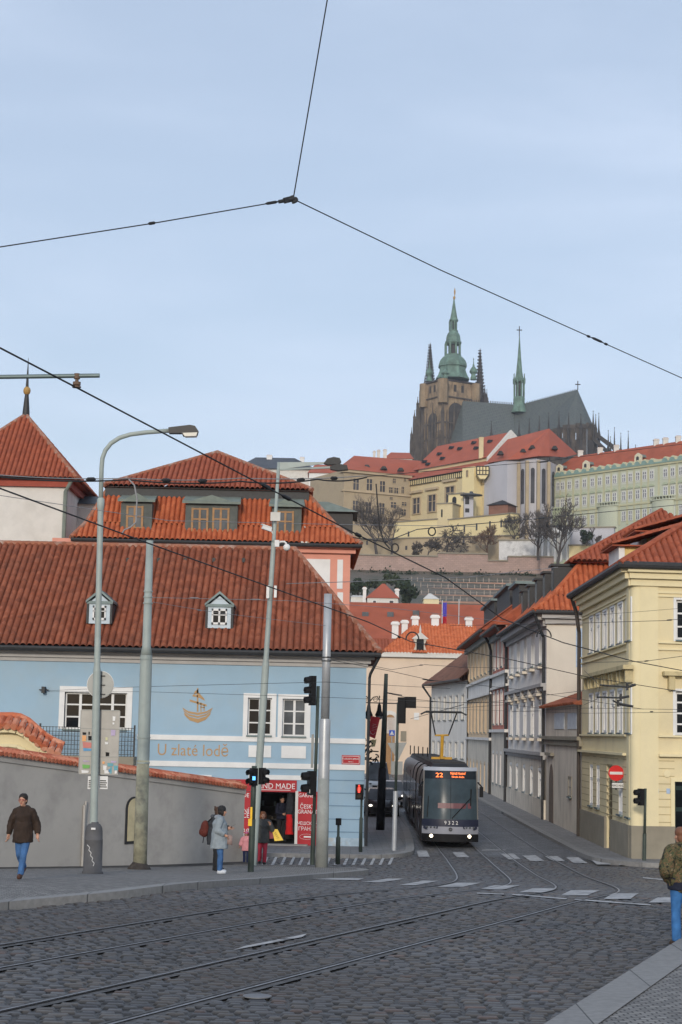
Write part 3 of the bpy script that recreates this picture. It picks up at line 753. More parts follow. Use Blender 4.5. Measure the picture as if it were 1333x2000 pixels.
# shop front: recess, red sign boards
b = MB(); s_ = shop
for q in ([(s_[0]-.6, -3.2), (s_[1]+.6, -3.2)], [(s_[0]-.6, -3.2), (s_[0]-.6, -.31)], [(s_[1]+.6, -3.2), (s_[1]+.6, -.31)]):
    b.poly([fb(q[0][0], q[0][1], zb), fb(q[1][0], q[1][1], zb), fb(q[1][0], q[1][1], s_[3]+.2), fb(q[0][0], q[0][1], s_[3]+.2)])
b.poly([fb(s_[0]-.6, -.31, s_[3]+.2), fb(s_[1]+.6, -.31, s_[3]+.2), fb(s_[1]+.6, -3.2, s_[3]+.2), fb(s_[0]-.6, -3.2, s_[3]+.2)])
b.poly([fb(s_[0]-.6, 0, zb+.16), fb(s_[1]+.6, 0, zb+.16), fb(s_[1]+.6, -3.2, zb+.16), fb(s_[0]-.6, -3.2, zb+.16)])
b.build('shop_interior', mat('shopdark', (.03, .028, .027), .8, .4, 2), bh)
b = MB()
for i, (n, a_, h_) in enumerate(((-2.9, .1, .9), (-2.9, .1, 1.4), (-2.9, .1, 1.9))): b.fbox(fb, s_[0]-.5, s_[1]+.5, n, n+.35, zb+h_, zb+h_+.04)
for i in range(26):
    u = random.uniform(s_[0]-.4, s_[1]+.4); h_ = random.choice((.94, 1.44, 1.94)); b.cur = random.choice((1, 1, 2, 3)); b.fbox(fb, u, u+random.uniform(.06, .16), -2.8, -2.6, zb+h_, zb+h_+random.uniform(.08, .3))
b.build('shop_shelf', [M['dark'], M['greymetal'], M['red'], mat('shopgoods', (.2, .17, .13), .7, .4)], bh)
b = MB(); st = H(515, 1648, 640, 1668)
b.fbox(fb, s_[0]-.25, s_[1]+.45, -.02, .55, zb+.05, zb+.16+.004); b.build('doorstep', mat('step', (.26, .25, .235), .85, .2, 3, .3, 30), bh)
b = MB(); r = H(576.5, 1545, 582, 1655); b.fbox(fb, r[0], r[1], -.1, .07, zb+.16, r[3]); b.build('door_post', M['offwhite'], bh)
sgn = thing('shop_sign', 'red fascia board over the dark shop doorway with white serif-style HAND MADE lettering', 'sign', fb(shop[0], .06, shop[3]))
r = H(447, 1523, 580, 1546); b = MB(); b.fbox(fb, r[0], r[1], .001, .06, r[2], r[3]); b.build('board', M['red'], sgn)
z_ = (r[2] + r[3]) / 2
text('HAND MADE', fb, fb.px(535, 1535)[0], z_ - .1, .29, M['white'], 'lettering', sgn, .064, .95)
b = MB(); b.fbox(fb, fb.px(500, 1535)[0], fb.px(568, 1535)[0], .06, .066, z_ - .16, z_ - .14); b.build('underline', M['white'], sgn)
sgl = thing('shop_sign', 'tall red sign panel left of the doorway, partly behind the end of the grey wall', 'sign', fb(shop[0] - .6, .06, zb))
r = H(456, 1546, 489, 1655); b = MB(); b.fbox(fb, r[0], r[1], .001, .07, zb + .1, r[3]); b.build('board', M['red'], sgl)
for s, py, sz in (('HAND MADE', 1557, .22), ('RUČNÍ', 1588, .24), ('PRÁCE', 1597, .24), ('РУЧНАЯ', 1627, .22), ('РАБОТА', 1636, .22)):
    text(s, fb, fb.px(487.5, py)[0], fb.px(487.5, py)[1], sz, M['white'], 'lettering', sgl, .074, .9, 'RIGHT')
sgr = thing('shop_sign', 'tall red sign panel right of the doorway listing Czech and Cyrillic garnet words', 'sign', fb(shop[1] + .5, .06, zb))
r = H(582, 1546, 620, 1656); b = MB(); b.fbox(fb, r[0], r[1], .001, .07, zb + .1, r[3]); b.build('board', M['red'], sgr)
for s, py, sz in (('GARNET', 1557, .2), ('ČESKÝ', 1579, .22), ('GRANÁT', 1589, .21), ('ЧЕШСКИЙ', 1611, .17), ('ГРАНАТ', 1622, .2)):
    text(s, fb, fb.px(601, py)[0], fb.px(601, py)[1], sz, M['white'], 'lettering', sgr, .074, .88)
b = MB(); c_ = fb.px(599, 1634)
for i in range(14):
    a = PI * (.15 + 1.6 * i / 13); a2 = PI * (.15 + 1.6 * (i + 1) / 13)
    b.ring(fb(c_[0] + cos(a) * .26, .075, c_[1] + sin(a) * .1), fb(c_[0] + cos(a2) * .26, .075, c_[1] + sin(a2) * .1), .003, .018, fb.N)
b.fbox(fb, c_[0] - .1, c_[0] + .3, .07, .078, c_[1] - .03, c_[1] + .02)
b.build('emblem', M['white'], sgr)
# painted name and ship on the blue wall
text('U zlaté lodě', fb, fb.px(377, 1474)[0], fb.px(377, 1476)[1], .62, M['goldpaint'], 'painted_name', bh, .005, .88, ext=.002)
b = MB()
def pp(x, y): u, z = fb.px(x, y); return fb(u, .006, z)
def flatpoly(b, pts): b.prism([pp(*p) for p in pts], fb.N * .006)
hull = [(357, 1382), (368, 1388), (387, 1391), (404, 1389), (416, 1382), (411, 1396), (402, 1406), (387, 1411), (371, 1407), (361, 1397)]
for k_, (a_, c_) in enumerate(((0, .22), (.32, .5), (.6, 1))):
    top_ = [(357 + 3 * a_, 1382), (368, 1389), (387, 1392), (404, 1389), (416 - 3 * a_, 1382)]; bot_ = [(361, 1397), (371, 1407), (387, 1412), (402, 1406), (411, 1396)]
    up = [(t_[0] + (o_[0] - t_[0]) * a_, t_[1] + (o_[1] - t_[1]) * a_) for t_, o_ in zip(top_, bot_)]; dn = [(t_[0] + (o_[0] - t_[0]) * c_, t_[1] + (o_[1] - t_[1]) * c_) for t_, o_ in zip(top_, bot_)]
    for i in range(4): flatpoly(b, [up[i], up[i+1], dn[i+1], dn[i]])
for pts in ([(385, 1390), (388, 1390), (388, 1344), (385, 1344)], [(388, 1346), (381, 1350), (379, 1356), (388, 1354)], [(371, 1366), (404, 1376), (404, 1380), (371, 1370)], [(388, 1352), (399, 1364), (401, 1369), (388, 1362)], [(392, 1372), (394, 1372), (394, 1390), (392, 1390)], [(398, 1376), (400, 1376), (400, 1388), (398, 1388)], [(392, 1380), (400, 1381), (400, 1383), (392, 1382)], [(378, 1356), (387, 1358), (387, 1362), (376, 1360)]):
    flatpoly(b, pts)
b.build('ship_emblem', M['goldpaint'], bh)
# balcony with mesh railing
r = H(86, 1420, 268, 1476); b = MB(); nb_ = .95
b.fbox(fb, r[0], r[1], -.02, nb_, r[2] - .3, r[2]); b.cur = 1; b.fbox(fb, r[0], r[1] + .1, -.02, nb_ + .05, r[2] - .62, r[2] - .32)
bal = b.build('balcony', [M['plinth'], M['white']], bh)
b = MB(); k = 30
for i in range(k + 1): u = r[0] + (r[1] - r[0]) * i / k; b.fbox(fb, u - .01, u + .01, nb_ - .06, nb_ - .04, r[2], r[3])
for i in range(7): z = r[2] + .08 + (r[3] - r[2] - .1) * i / 6; b.fbox(fb, r[0], r[1], nb_ - .06, nb_ - .035, z - .01, z + .012)
for u in (r[0], r[1]): b.fbox(fb, u - .03, u + .03, nb_ - .08, nb_, r[2], r[3] + .1)
b.build('railing', M['iron'], bal)
b = MB(); r = H(78, 1338, 96, 1357); c_ = ((r[0] + r[1]) / 2, (r[2] + r[3]) / 2)
b.fbox(fb, c_[0] - .06, c_[0] + .06, -.01, .3, c_[1] - .12, c_[1] + .12); b.fbox(fb, c_[0] - .18, c_[0] + .18, .1, .14, c_[1] - .02, c_[1] + .02); b.build('wire_anchor', M['iron'], bh)
b = MB(); r = H(668, 1475, 704, 1493)
spl = thing('street_name_plate', 'red enamel street name plate with white writing on the blue house corner', 'sign', fb((r[0]+r[1])/2, .02, r[2]))
b.fbox(fb, r[0], r[1], .001, .03, r[2], r[3]); b.cur = 1; b.fbox(fb, r[0]+.03, r[1]-.03, .03, .034, r[2]+.03, r[3]-.03); b.cur = 0; b.fbox(fb, r[0]+.045, r[1]-.045, .034, .038, r[2]+.045, r[3]-.045)
b.build('plate', [M['red'], M['white']], spl)
text('U LUŽICKÉHO SEMINÁŘE', fb, (r[0]+r[1])/2, r[2] + .18, .085, M['white'], 'lettering', spl, .042, .68)
text('PRAHA 1', fb, (r[0]+r[1])/2, r[2] + .08, .055, M['white'], 'lettering', spl, .042, .9)

# ---------------------------------------------------------------- pink mansard house behind
D2 = 84.0; YREF[0] = 1080
fp = fr_px(120, 685, D2, D2 + .3); Wp = fp.W
pk = thing('mansard_house', 'tall pink and white house with bright orange mansard roof rising behind the blue house', 'house', fp(Wp / 2, 0, G(D2)))
ze = fp.px(430, 1062)[1]
b = MB(); facade(b, fp, 0, Wp, 0, ze); b.poly([fp(Wp, 0, 0), fp(Wp, -13, 0), fp(Wp, -13, ze), fp(Wp, 0, ze)]); b.poly([fp(0, 0, 0), fp(0, -13, 0), fp(0, -13, ze), fp(0, 0, ze)]); b.poly([fp(0, -13, 0), fp(Wp, -13, 0), fp(Wp, -13, ze), fp(0, -13, ze)])
b.build('wall', M['pinkwall'], pk)
for q in ((560, 1092, 583, 1180), (598, 1092, 645, 1150), (659, 1093, 670, 1150), (598, 1157, 645, 1210), (659, 1157, 670, 1210)):
    b = MB(); r = pxrect(fp, *q); b.fbox(fp, r[0], r[1], -.02, .03, r[2], r[3]); b.build('wall_panel', M['white'], pk)
b = MB(); b.fbox(fp, -.2, Wp + .25, -.02, .2, ze - .35, ze - .12); b.fbox(fp, -.4, Wp + .45, -.02, .4, ze - .12, ze + .06); b.build('cornice', M['pinkwall'], pk)
DW = 3.0; DP = 13.0
f3 = Fr(fp.O - fp.N * 1.9, fp.U)
zk = f3.px(430, 962)[1]; ul = f3.px(212, 950)[0]; ur = f3.px(600, 962)[0]
e0 = fp(fp.px(142, 1052)[0], .5, ze + .05); e1 = fp(Wp + .5, .5, ze + .05); k0_ = fp(ul, -1.9, zk); k1_ = fp(ur, -1.9, zk)
eb1 = fp(Wp + .5, -DP, ze + .05); kb1 = fp(ur, -DP + 1.9, zk); eb0 = fp(fp.px(142, 1052)[0], -DP, ze + .05); kb0 = fp(ul, -DP + 1.9, zk)
rf = MB()
mid = lambda a, c, s: a.lerp(c, .42) + V((0, 0, -s))
for a, c, d_, e_, up in ((e0, e1, k1_, k0_, (0, 1, 1)), (e1, eb1, kb1, k1_, (-1, 0, 1)), (eb0, e0, k0_, kb0, (1, 0, 1))):
    m0 = mid(a, e_, .28); m1 = mid(c, d_, .28)
    tiles(rf, [a, c, m1, m0], up, .25, .3, .1, .018); tiles(rf, [m0, m1, d_, e_], up, .25, .3, .1, .018)
lower = rf.build('roof', M['tile_new'], pk)
u0_ = fp(f3.px(205, 945)[0], -1.35, zk + .12); u1_ = fp(f3.px(610, 960)[0], -1.35, zk + .12); ub1 = fp(f3.px(610, 960)[0], -DP + 1.3, zk + .12); ub0 = fp(f3.px(205, 945)[0], -DP + 1.3, zk + .12)
f4 = Fr(fp.O - fp.N * 6.5, fp.U); pu, pz = f4.px(425, 886)
pk_ = fp(pu, -6.5, pz)
rf = MB()
tiles(rf, [u0_, u1_, pk_], (0, 1, 1), .25, .3, .1, .018); tiles(rf, [u1_, ub1, pk_], (-1, 0, 1), .25, .3, .1, .018, 4); tiles(rf, [ub0, u0_, pk_], (1, 0, 1), .25, .3, .1, .018, 4)
rf.poly([u0_ - Z*.03, u1_ - Z*.03, ub1 - Z*.03, ub0 - Z*.03]); rf.poly([ub1, ub0, pk_])
upper = rf.build('upper_roof', M['tile_mid'], pk)
t = MB(); caps(t, u0_, pk_); caps(t, u1_, pk_); t.build('ridge_tiles', M['ridge'], upper)
t = MB(); caps(t, e1, mid(e1, k1_, .28)); caps(t, mid(e1, k1_, .28), k1_); caps(t, e0, mid(e0, k0_, .28)); caps(t, mid(e0, k0_, .28), k0_); t.build('ridge_tiles', M['ridge'], lower)
b = MB(); b.fbox(fp, ul - .1, ur + .1, -2.3, -1.5, zk - .35, zk + .14); b.fbox(fp, ul + .3, ur - .3, -10, -2.3, ze, zk + .3); b.build('eaves_board', M['iron'], upper)
t = MB(); t.tube([e0 + V((0, -.05, -.06)), e1 + V((.05, -.05, -.06))], .09, 8); t.build('gutter', M['iron'], pk)
M['dormercopper'] = mat('dormercopper', (.09, .1, .092), .7, .25, 2, streak=.3)
def mans_dormer(x0, x1, yr, y0, y1, panes):
    f5 = Fr(fp.O - fp.N * .12, fp.U)
    r = pxrect(f5, x0, y0, x1, y1); d_ = MB()
    d_.fbox(f5, r[0], r[1], -2.0, .0, r[2], r[3])
    zr = f5.px((x0+x1)/2, yr)[1]
    hd = d_.build('dormer', M['dormercopper'], pk)
    k = MB(); k.hexa([f5(r[0]-.15, .25, r[3]), f5(r[1]+.15, .25, r[3]), f5(r[1]+.1, -1.6, zr), f5(r[0]-.1, -1.6, zr), f5(r[0]-.15, .25, r[3]+.12), f5(r[1]+.15, .25, r[3]+.12), f5(r[1]+.1, -1.6, zr+.1), f5(r[0]-.1, -1.6, zr+.1)])
    um = (r[0]+r[1])/2; k.prism([f5(r[0]+.1, .1, r[3]+.1), f5(r[1]-.1, .1, r[3]+.1), f5(um, .1, r[3]+.45)], -fp.N * 1.4)
    k.build('dormer_roof', M['copper'], hd)
    n = len(panes)
    for (a, c) in panes:
        q = pxrect(f5, a, y0 + 7, c, y1 - 10); 
        q = (q[0], q[1], q[2], q[3])
        ww = MB()
        for s in (q[0], q[1] - .09, (q[0]+q[1])/2 - .05): ww.fbox(f5, s, s + .1, .0, .06, q[2], q[3])
        for z in (q[2], q[3] - .09, q[2] + (q[3]-q[2])*.5): ww.fbox(f5, q[0], q[1], .0, .05, z, z + .07)
        wo = ww.build('dormer_window', M['wood'], hd)
    for (a, c) in panes:
        q = pxrect(f5, a, y0 + 7, c, y1 - 10); g_ = MB(); g_.poly([f5(q[0], .02, q[2]), f5(q[1], .02, q[2]), f5(q[1], .02, q[3]), f5(q[0], .02, q[3])]); g_.build('dormer_pane', M['glass2'], hd, fix=False)
mans_dormer(236, 297, 962, 981, 1042, [(247, 280)]); mans_dormer(362, 464, 964, 985, 1049, [(374, 407), (415, 448)]); mans_dormer(531, 589, 968, 991, 1052, [(541, 574)])
b = MB(); q0 = P(606, 985, D2 + 4)
b.box(q0.x, q0.x + 2.2, q0.y, q0.y + 3.4, P(640, 1075, D2 + 4).z, P(640, 1000, D2 + 4).z); hd = b.build('dormer', M['iron'], pk)
b = MB(); zz = P(640, 1000, D2 + 4).z; b.hexa([(q0.x-.3, q0.y-.3, zz), (q0.x+2.45, q0.y-.3, zz), (q0.x+2.45, q0.y+3.7, zz), (q0.x-.3, q0.y+3.7, zz), (q0.x-.6, q0.y+.7, zz+.62), (q0.x+.9, q0.y+.7, zz+.62), (q0.x+.9, q0.y+2.6, zz+.62), (q0.x-.6, q0.y+2.6, zz+.62)]); b.build('dormer_roof', M['copper'], hd)

# ---------------------------------------------------------------- white tower house on the left, link wing
DT = 92.0; YREF[0] = 990
ft = fr_px(-150, 130, DT, DT); 
th = thing('tower_house', 'white tower-like house with steep pyramid tile roof and gilded spike', 'house', ft(ft.W / 2, 0, G(DT)))
zt_ = ft.px(60, 938)[1]
b = MB(); facade(b, ft, 0, ft.W, 0, zt_); b.poly([ft(ft.W, 0, 0), ft(ft.W, -8, 0), ft(ft.W, -8, zt_), ft(ft.W, 0, zt_)]); b.poly([ft(0, 0, 0), ft(0, -8, 0), ft(0, -8, zt_), ft(0, 0, zt_)]); b.poly([ft(0, -8, 0), ft(ft.W, -8, 0), ft(ft.W, -8, zt_), ft(0, -8, zt_)]); b.build('wall', M['offwhite'], th)
b = MB(); b.fbox(ft, -.1, ft.W + .2, -8.2, .2, zt_ - .35, zt_ + .05); b.build('cornice', mat('redcornice', (.3, .07, .045), .8), th)
f6 = Fr(ft.O - ft.N * 4.2, ft.U); au, az = f6.px(51, 812)
ap = ft(au, -4.2, az); c0 = ft(2 * au - ft.W - .9, .5, zt_ + .05); c1 = ft(ft.W + .55, .5, zt_ + .05); c2 = ft(ft.W + .55, -8.6, zt_ + .05); c3 = ft(2 * au - ft.W - .9, -8.6, zt_ + .05)
kick = lambda p: p.lerp(V((ap.x, ap.y, p.z)), .22) + Z * ((az - zt_) * .25)
rf = MB()
for a, c, up in ((c0, c1, (0, 1, 1)), (c1, c2, (-1, 0, 1)), (c3, c0, (1, 0, 1))):
    tiles(rf, [a, c, ap], up, .26, .3, .1, .018)
rf.poly([c0 - Z*.03, c1 - Z*.03, c2 - Z*.03, c3 - Z*.03]); rf.poly([c2, c3, ap])
tr_ = rf.build('roof', M['tile_mid'], th)
t = MB(); caps(t, c0, ap); caps(t, c1, ap); t.build('ridge_tiles', M['ridge'], tr_)
b = MB(); b.lathe([(.22, -.3), (.2, .2), (.13, 1.0), (.09, 1.35), (.09, 1.6), (.05, 2.4), (.01, 3.3)], ap, 10); fi = b.build('finial', M['iron'], th)
b = MB(); b.ell(ap + Z * 1.42, (.21, .21, .25), 12, 8); b.build('gilded_ball', M['gold'], fi)
t = MB(); t.tube([ft(ft.W + .25, .2, zt_), ft(ft.W - .05, .14, zt_ - .6), ft(ft.W - .05, .14, 0)], .11, 8); t.build('downpipe', M['copper'], th)
b = MB(); A = P(120, 965, 96); B_ = P(230, 965, 96); z1 = P(180, 985, 96).z
lw = thing('link_wing', 'low white link wing with grey sheet roof between the tower house and the pink house', 'house', (A.x, A.y, 0))
b.box(A.x, B_.x, 96, 101, 0, z1); b.build('wall', M['offwhite'], lw)
b = MB(); zz = P(180, 965, 96).z; b.hexa([(A.x, 95.8, z1), (B_.x, 95.8, z1), (B_.x, 101, z1), (A.x, 101, z1), (A.x, 97, zz), (B_.x, 97, zz), (B_.x, 101, zz), (A.x, 101, zz)]); b.build('roof', mat('slate', (.075, .085, .095), .6, .15, 2), lw)
# ---------------------------------------------------------------- right side of the street
SD = V((.0101, 1, 0)).normalized()
C0 = P(1235, 1671, 62.5); C0.z = 0
def street_d(px):
    rx = P(px, 1432, 1.0).x
    return (C0.x - .0101 * C0.y) / (rx - .0101)
def fpt(d): return V((C0.x + .0101 * (d - C0.y), d, 0))
gz = G(70) + PV
def street_frame(pa, pb):               # facade between two pixel columns (pa far, pb near), facing the street
    da, db = street_d(pa) if pa else pa, street_d(pb) if pb != 1235 else C0.y
    f = Fr(fpt(da), -SD); f.W = da - db; return f
# --- yellow corner house
fy = street_frame(1137, 1235); Wy = fy.W
fr2 = Fr(C0, V((1, .10, 0))); W2 = 13.0
yh = thing('yellow_corner_house', 'cream yellow three storey corner house with rounded pale corner pilaster and grey plinth', 'house', (C0.x, C0.y, gz))
zY = fr2.px(1250, 1131)[1]
ya = lambda *r: pxrect(fy, *r); yb = lambda *r: pxrect(fr2, *r)
hl = []; u_n = fy.px(1229, 1210)[0]; u_f = fy.px(1156, 1230)[0]
z3t = fy.px(1229, 1172)[1]; z3b = fy.px(1229, 1251)[1]; z2t = fy.px(1226, 1347)[1]; z2b = fy.px(1226, 1431)[1]; z1t = fy.px(1223, 1502)[1]; z1b = fy.px(1223, 1594)[1]
for i in range(6):
    u = u_f + (u_n - u_f) * i / 5
    hl += [(u - .52, u + .52, z3b, z3t), (u - .52, u + .52, z2b, z2t)]
g1 = [u_f + (u_n - u_f) * i / 5 for i in (0, 1, 4, 5)]
hl1 = [(u - .5, u + .5, z1b, z1t) for u in g1]
ud = u_f + (u_n - u_f) * 2.6 / 5; door = (ud - .75, ud + .75, gz - .05, z1t + .1)
r3 = yb(1321, 1172, 1366, 1250); r2_ = yb(1320, 1351, 1366, 1436); rd = yb(1318, 1527, 1362, 1672); rd = (rd[0], rd[1], gz - .05, rd[3])
b = MB(); facade(b, fy, 0, Wy - .35, gz - .5, zY, hl + hl1 + [door], .1)
facade(b, fr2, .35, W2, gz - .5, zY, [r3, r2_, rd], .12)
b.poly([fy(0, 0, gz - .5), fy(0, -12, gz - .5), fy(0, -12, zY), fy(0, 0, zY)])
b.build('wall', M['yellow'], yh)
b = MB(); b.smooth = True; pts = []
a0 = fy(Wy - .35, 0, 0); a1 = fr2(.35, 0, 0); cc = V((C0.x, C0.y, 0))
rows = [[], []]
for i in range(9):
    t = i / 8; p = a0 * (1-t)**2 + cc * 2*t*(1-t) + a1 * t*t
    nn = (p - (cc + V((2, 2.5, 0)))).normalized()
    for k, z in ((0, gz - .5), (1, zY)): rows[k].append(p + nn * .06 + Z * z)
b.sheet(rows); b.smooth = False
b.fbox(fy, Wy - .95, Wy - .34, -.02, .06, gz - .4, zY); b.fbox(fr2, .28, .95, -.02, .06, gz - .4, zY)
b.build('corner_pilaster', M['yellowtrim'], yh)
b = MB()
def band(z0, z1, n):
    b.fbox(fy, 0, Wy + n * .6, -.02, n, z0, z1); b.fbox(fr2, -n * .6 + .004, W2, -.02, n - .004, z0 + .004, z1 - .004)
band(zY, zY + .22, .28); band(zY - .25, zY, .14); band(zY + .22, zY + .42, .42)
cor = b.build('cornice', M['yellowtrim'], yh)
b = MB()
for pyt, pyb, n in ((1154, 1158, .05), (1162, 1165, .06), (1253, 1256, .1), (1266, 1269, .07), (1435, 1439, .12), (1472, 1477, .2)):
    z0 = fr2.px(1262, pyb)[1]; z1 = fr2.px(1262, pyt)[1]; b.fbox(fy, 0, Wy - .95, -.02, n, z0, z1); b.fbox(fr2, .95, W2, -.02, n, z0, z1)
b.build('string_course', M['yellowtrim'], yh)
b = MB(); zh0 = z2t + .35
b.fbox(fy, u_f - .9, u_n + .9, -.02, .35, zh0 + .35, zh0 + .5)
for i in range(6):
    u = u_f + (u_n - u_f) * i / 5
    for s in (-.62, .62): b.fbox(fy, u + s - .1, u + s + .1, -.02, .25, zh0 - .1, zh0 + .35)
M['hood'] = mat('hood', (.5, .42, .24), .9, .15, 3, dirt=(.2, .17, .1), dscale=2, damt=.7); b.build('window_hood', M['hood'], yh); b = MB()
b.fbox(fr2, r2_[0] - .5, r2_[1] + .5, -.02, .35, r2_[3] + .55, r2_[3] + .7)
for s in (r2_[0] - .3, r2_[1] + .1): b.fbox(fr2, s, s + .22, -.02, .25, r2_[3] + .05, r2_[3] + .55)
b.build('window_hood', M['hood'], yh)
b = MB(); zp = gz + (1.18)
b.fbox(fy, 0, ud - .75, -.02, .09, gz - .4, zp); b.fbox(fy, ud + .75, Wy - .3, -.02, .09, gz - .4, zp); b.fbox(fr2, .3, rd[0], -.02, .09, gz - .4, zp); b.fbox(fr2, rd[1], W2, -.02, .09, gz - .4, zp)
b.prism([a0 + fy.N * .09 + Z * (gz - .4), cc + V((-.03, -.03, gz - .4)), a1 + fr2.N * .09 + Z * (gz - .4), cc + V((1.2, 1.2, gz - .4))], (0, 0, zp - gz + .4))
b.build('plinth', M['plinth'], yh)
b = MB(); nl = 9; zt1 = fr2.px(1262, 1478)[1]
for i in range(nl):
    z = zp + (zt1 - zp) * (i + .5) / nl
    b.fbox(fr2, .95, rd[0], -.02, .006, z - .015, z + .015); b.fbox(fr2, rd[1], W2, -.02, .006, z - .015, z + .015)
    e = [0] + [q for u in g1 for q in (u - .55, u + .55)] + [Wy - .95]
    for k in range(0, len(e), 2): b.fbox(fy, e[k], e[k+1], -.02, .006, z - .015, z + .015)
    for k in range(7):
        u = 1.5 + k * 1.15 + (i % 2) * .55
        if rd[0] - .05 < u < rd[1] + .05: continue
        b.fbox(fr2, u - .012, u + .012, -.02, .006, z + .015, z + (zt1 - zp) / nl - .015)
b.build('groove_line', mat('ygroove', (.4, .33, .19), .9), yh)
for h in hl: window(yh, fy, h, 2, 3, .04, .1, .05, .09, .03, mg='glass2', transom=.7)
for h in hl1: window(yh, fy, h, 2, 3, .04, .1, .05, 0, .03, mg='glass2', transom=.66)
window(yh, fr2, r3, 2, 3, .16, .09, .03, .1, .03, mg='glass'); window(yh, fr2, r2_, 2, 4, .16, .09, .03, .1, .03, mg='glass')
b = MB(); b.fbox(fr2, rd[0], rd[1], -.22, -.18, gz, rd[3]); b.cur = 1
for k in range(2):
    for j in range(3): b.fbox(fr2, rd[0] + .1 + k * (rd[1]-rd[0]) / 2, rd[0] - .08 + (k+1) * (rd[1]-rd[0]) / 2, -.18, -.165, gz + 1.1 + j * .75, gz + 1.7 + j * .75)
dd = b.build('door', [mat('doorgreen', (.012, .028, .026), .35), M['glass']], yh)
b = MB(); b.fbox(fr2, rd[0] - .14, rd[0], -.2, .05, zp, rd[3] + .14); b.fbox(fr2, rd[0], rd[1] + .14, -.2, .05, rd[3], rd[3] + .14); b.build('door_surround', M['yellowtrim'], yh)
b = MB(); b.fbox(fy, door[0], door[1], -.22, -.17, gz, door[3]); b.build('door', mat('doorbrown', (.12, .085, .05), .6, .2), yh)
for q in ((1276, 1540, 1287, 1550), (1302, 1540, 1309, 1550)):
    r = yb(*q); b = MB(); b.fbox(fr2, r[0], r[1], .0, .025, r[2], r[3])
    o = b.build('wall_plate', mat('platepale', (.35, .45, .6), .4), yh)
b = MB(); t_ = fr2.px(1303, 1511); b.lathe([(0, 0), (.13, 0), (.13, .05), (0, .06)], fr2(t_[0], 0, t_[1]), 14)
for i in range(len(b.v)):
    p = b.v[i] - fr2(t_[0], 0, t_[1]); b.v[i] = fr2(t_[0], 0, t_[1]) + V((p.x, -p.z, p.y))
b.build('round_vent', M['yellowtrim'], yh)
# roof of the yellow house
er = zY + .44
y0 = fy(-.3, .55, er); y1 = C0 + V((-.52, -.55, er)); y2 = fr2(W2, .55, er)
ya_ = (1333 - 1240); sl_ = 42
dr = 6.5
rA = C0 + V((dr, dr * 1.0 + .6, er + (dr + .9) * .6)); rB = fr2(W2, -dr - .4, rA.z); rC = fy(-.3, -dr, rA.z)
rf = MB(); tiles(rf, [y0, y1, rA, rC], (1, 0, 1), .26, .32, .1, .018); tiles(rf, [y1, y2, rB, rA], (0, 1, 1), .26, .32, .1, .018)
yroof = rf.build('roof', M['tile_mid'], yh)
t = MB(); caps(t, y1, rA, .14); caps(t, rC, rA); t.build('ridge_tiles', M['tile_mid'], yroof)
t = MB(); t.tube([y0 + Z*.02, y1 + Z*.02, y2 + Z*.02], .13, 8); t.build('gutter', M['iron'], yh)
t = MB(); u = -.12
t.tube([y0 - Z*.05 + V((.1,-.1,0)), y0 + V((.3, -.2, -.7)), fy(.0, .18, er - 1.3), fy(u, .12, er - 1.6), fy(u, .12, gz)], .085, 8); t.build('downpipe', mat('brownpipe', (.05, .04, .033), .6), yh)
def yd(x0, y0_, x1, y1_, d):
    A = P(x0, y1_, d); B_ = P(x0, y0_, d); Q = P(x1, y0_, d)
    k = MB(); k.prism([A, B_, B_ + V((Q.x - A.x + .6, 0, 0)), V((Q.x + .6, d, B_.z))][:3] + [V((Q.x + .5, d, B_.z - .1))], (0, 2.3, 0))
    o = k.build('dormer', mat('dormeryellow', (.66, .5, .2), .85), yh)
    k = MB(); k.box(A.x - .22, A.x - .003, d - .08, d + 2.4, A.z - .1, B_.z); k.build('dormer_front', M['white'], o)
    k = MB(); e0_ = V((A.x - .5, d - .35, B_.z + .03)); e1_ = V((A.x - .5, d + 2.6, B_.z + .03)); up = (1, 0, .35)
    tiles(k, [e0_, e1_, e1_ + V((2.9, 0, .85)), e0_ + V((2.9, 0, .85))], up, .26, .32, .1, .018)
    k.box(e0_.x, e0_.x + 2.6, e0_.y + .05, e1_.y, B_.z + .0, B_.z + .05)
    k.build('dormer_roof', M['tile_mid'], o)
yd(1220, 1068, 1254, 1098, 65.5); yd(1263, 1040, 1302, 1074, 67.5)

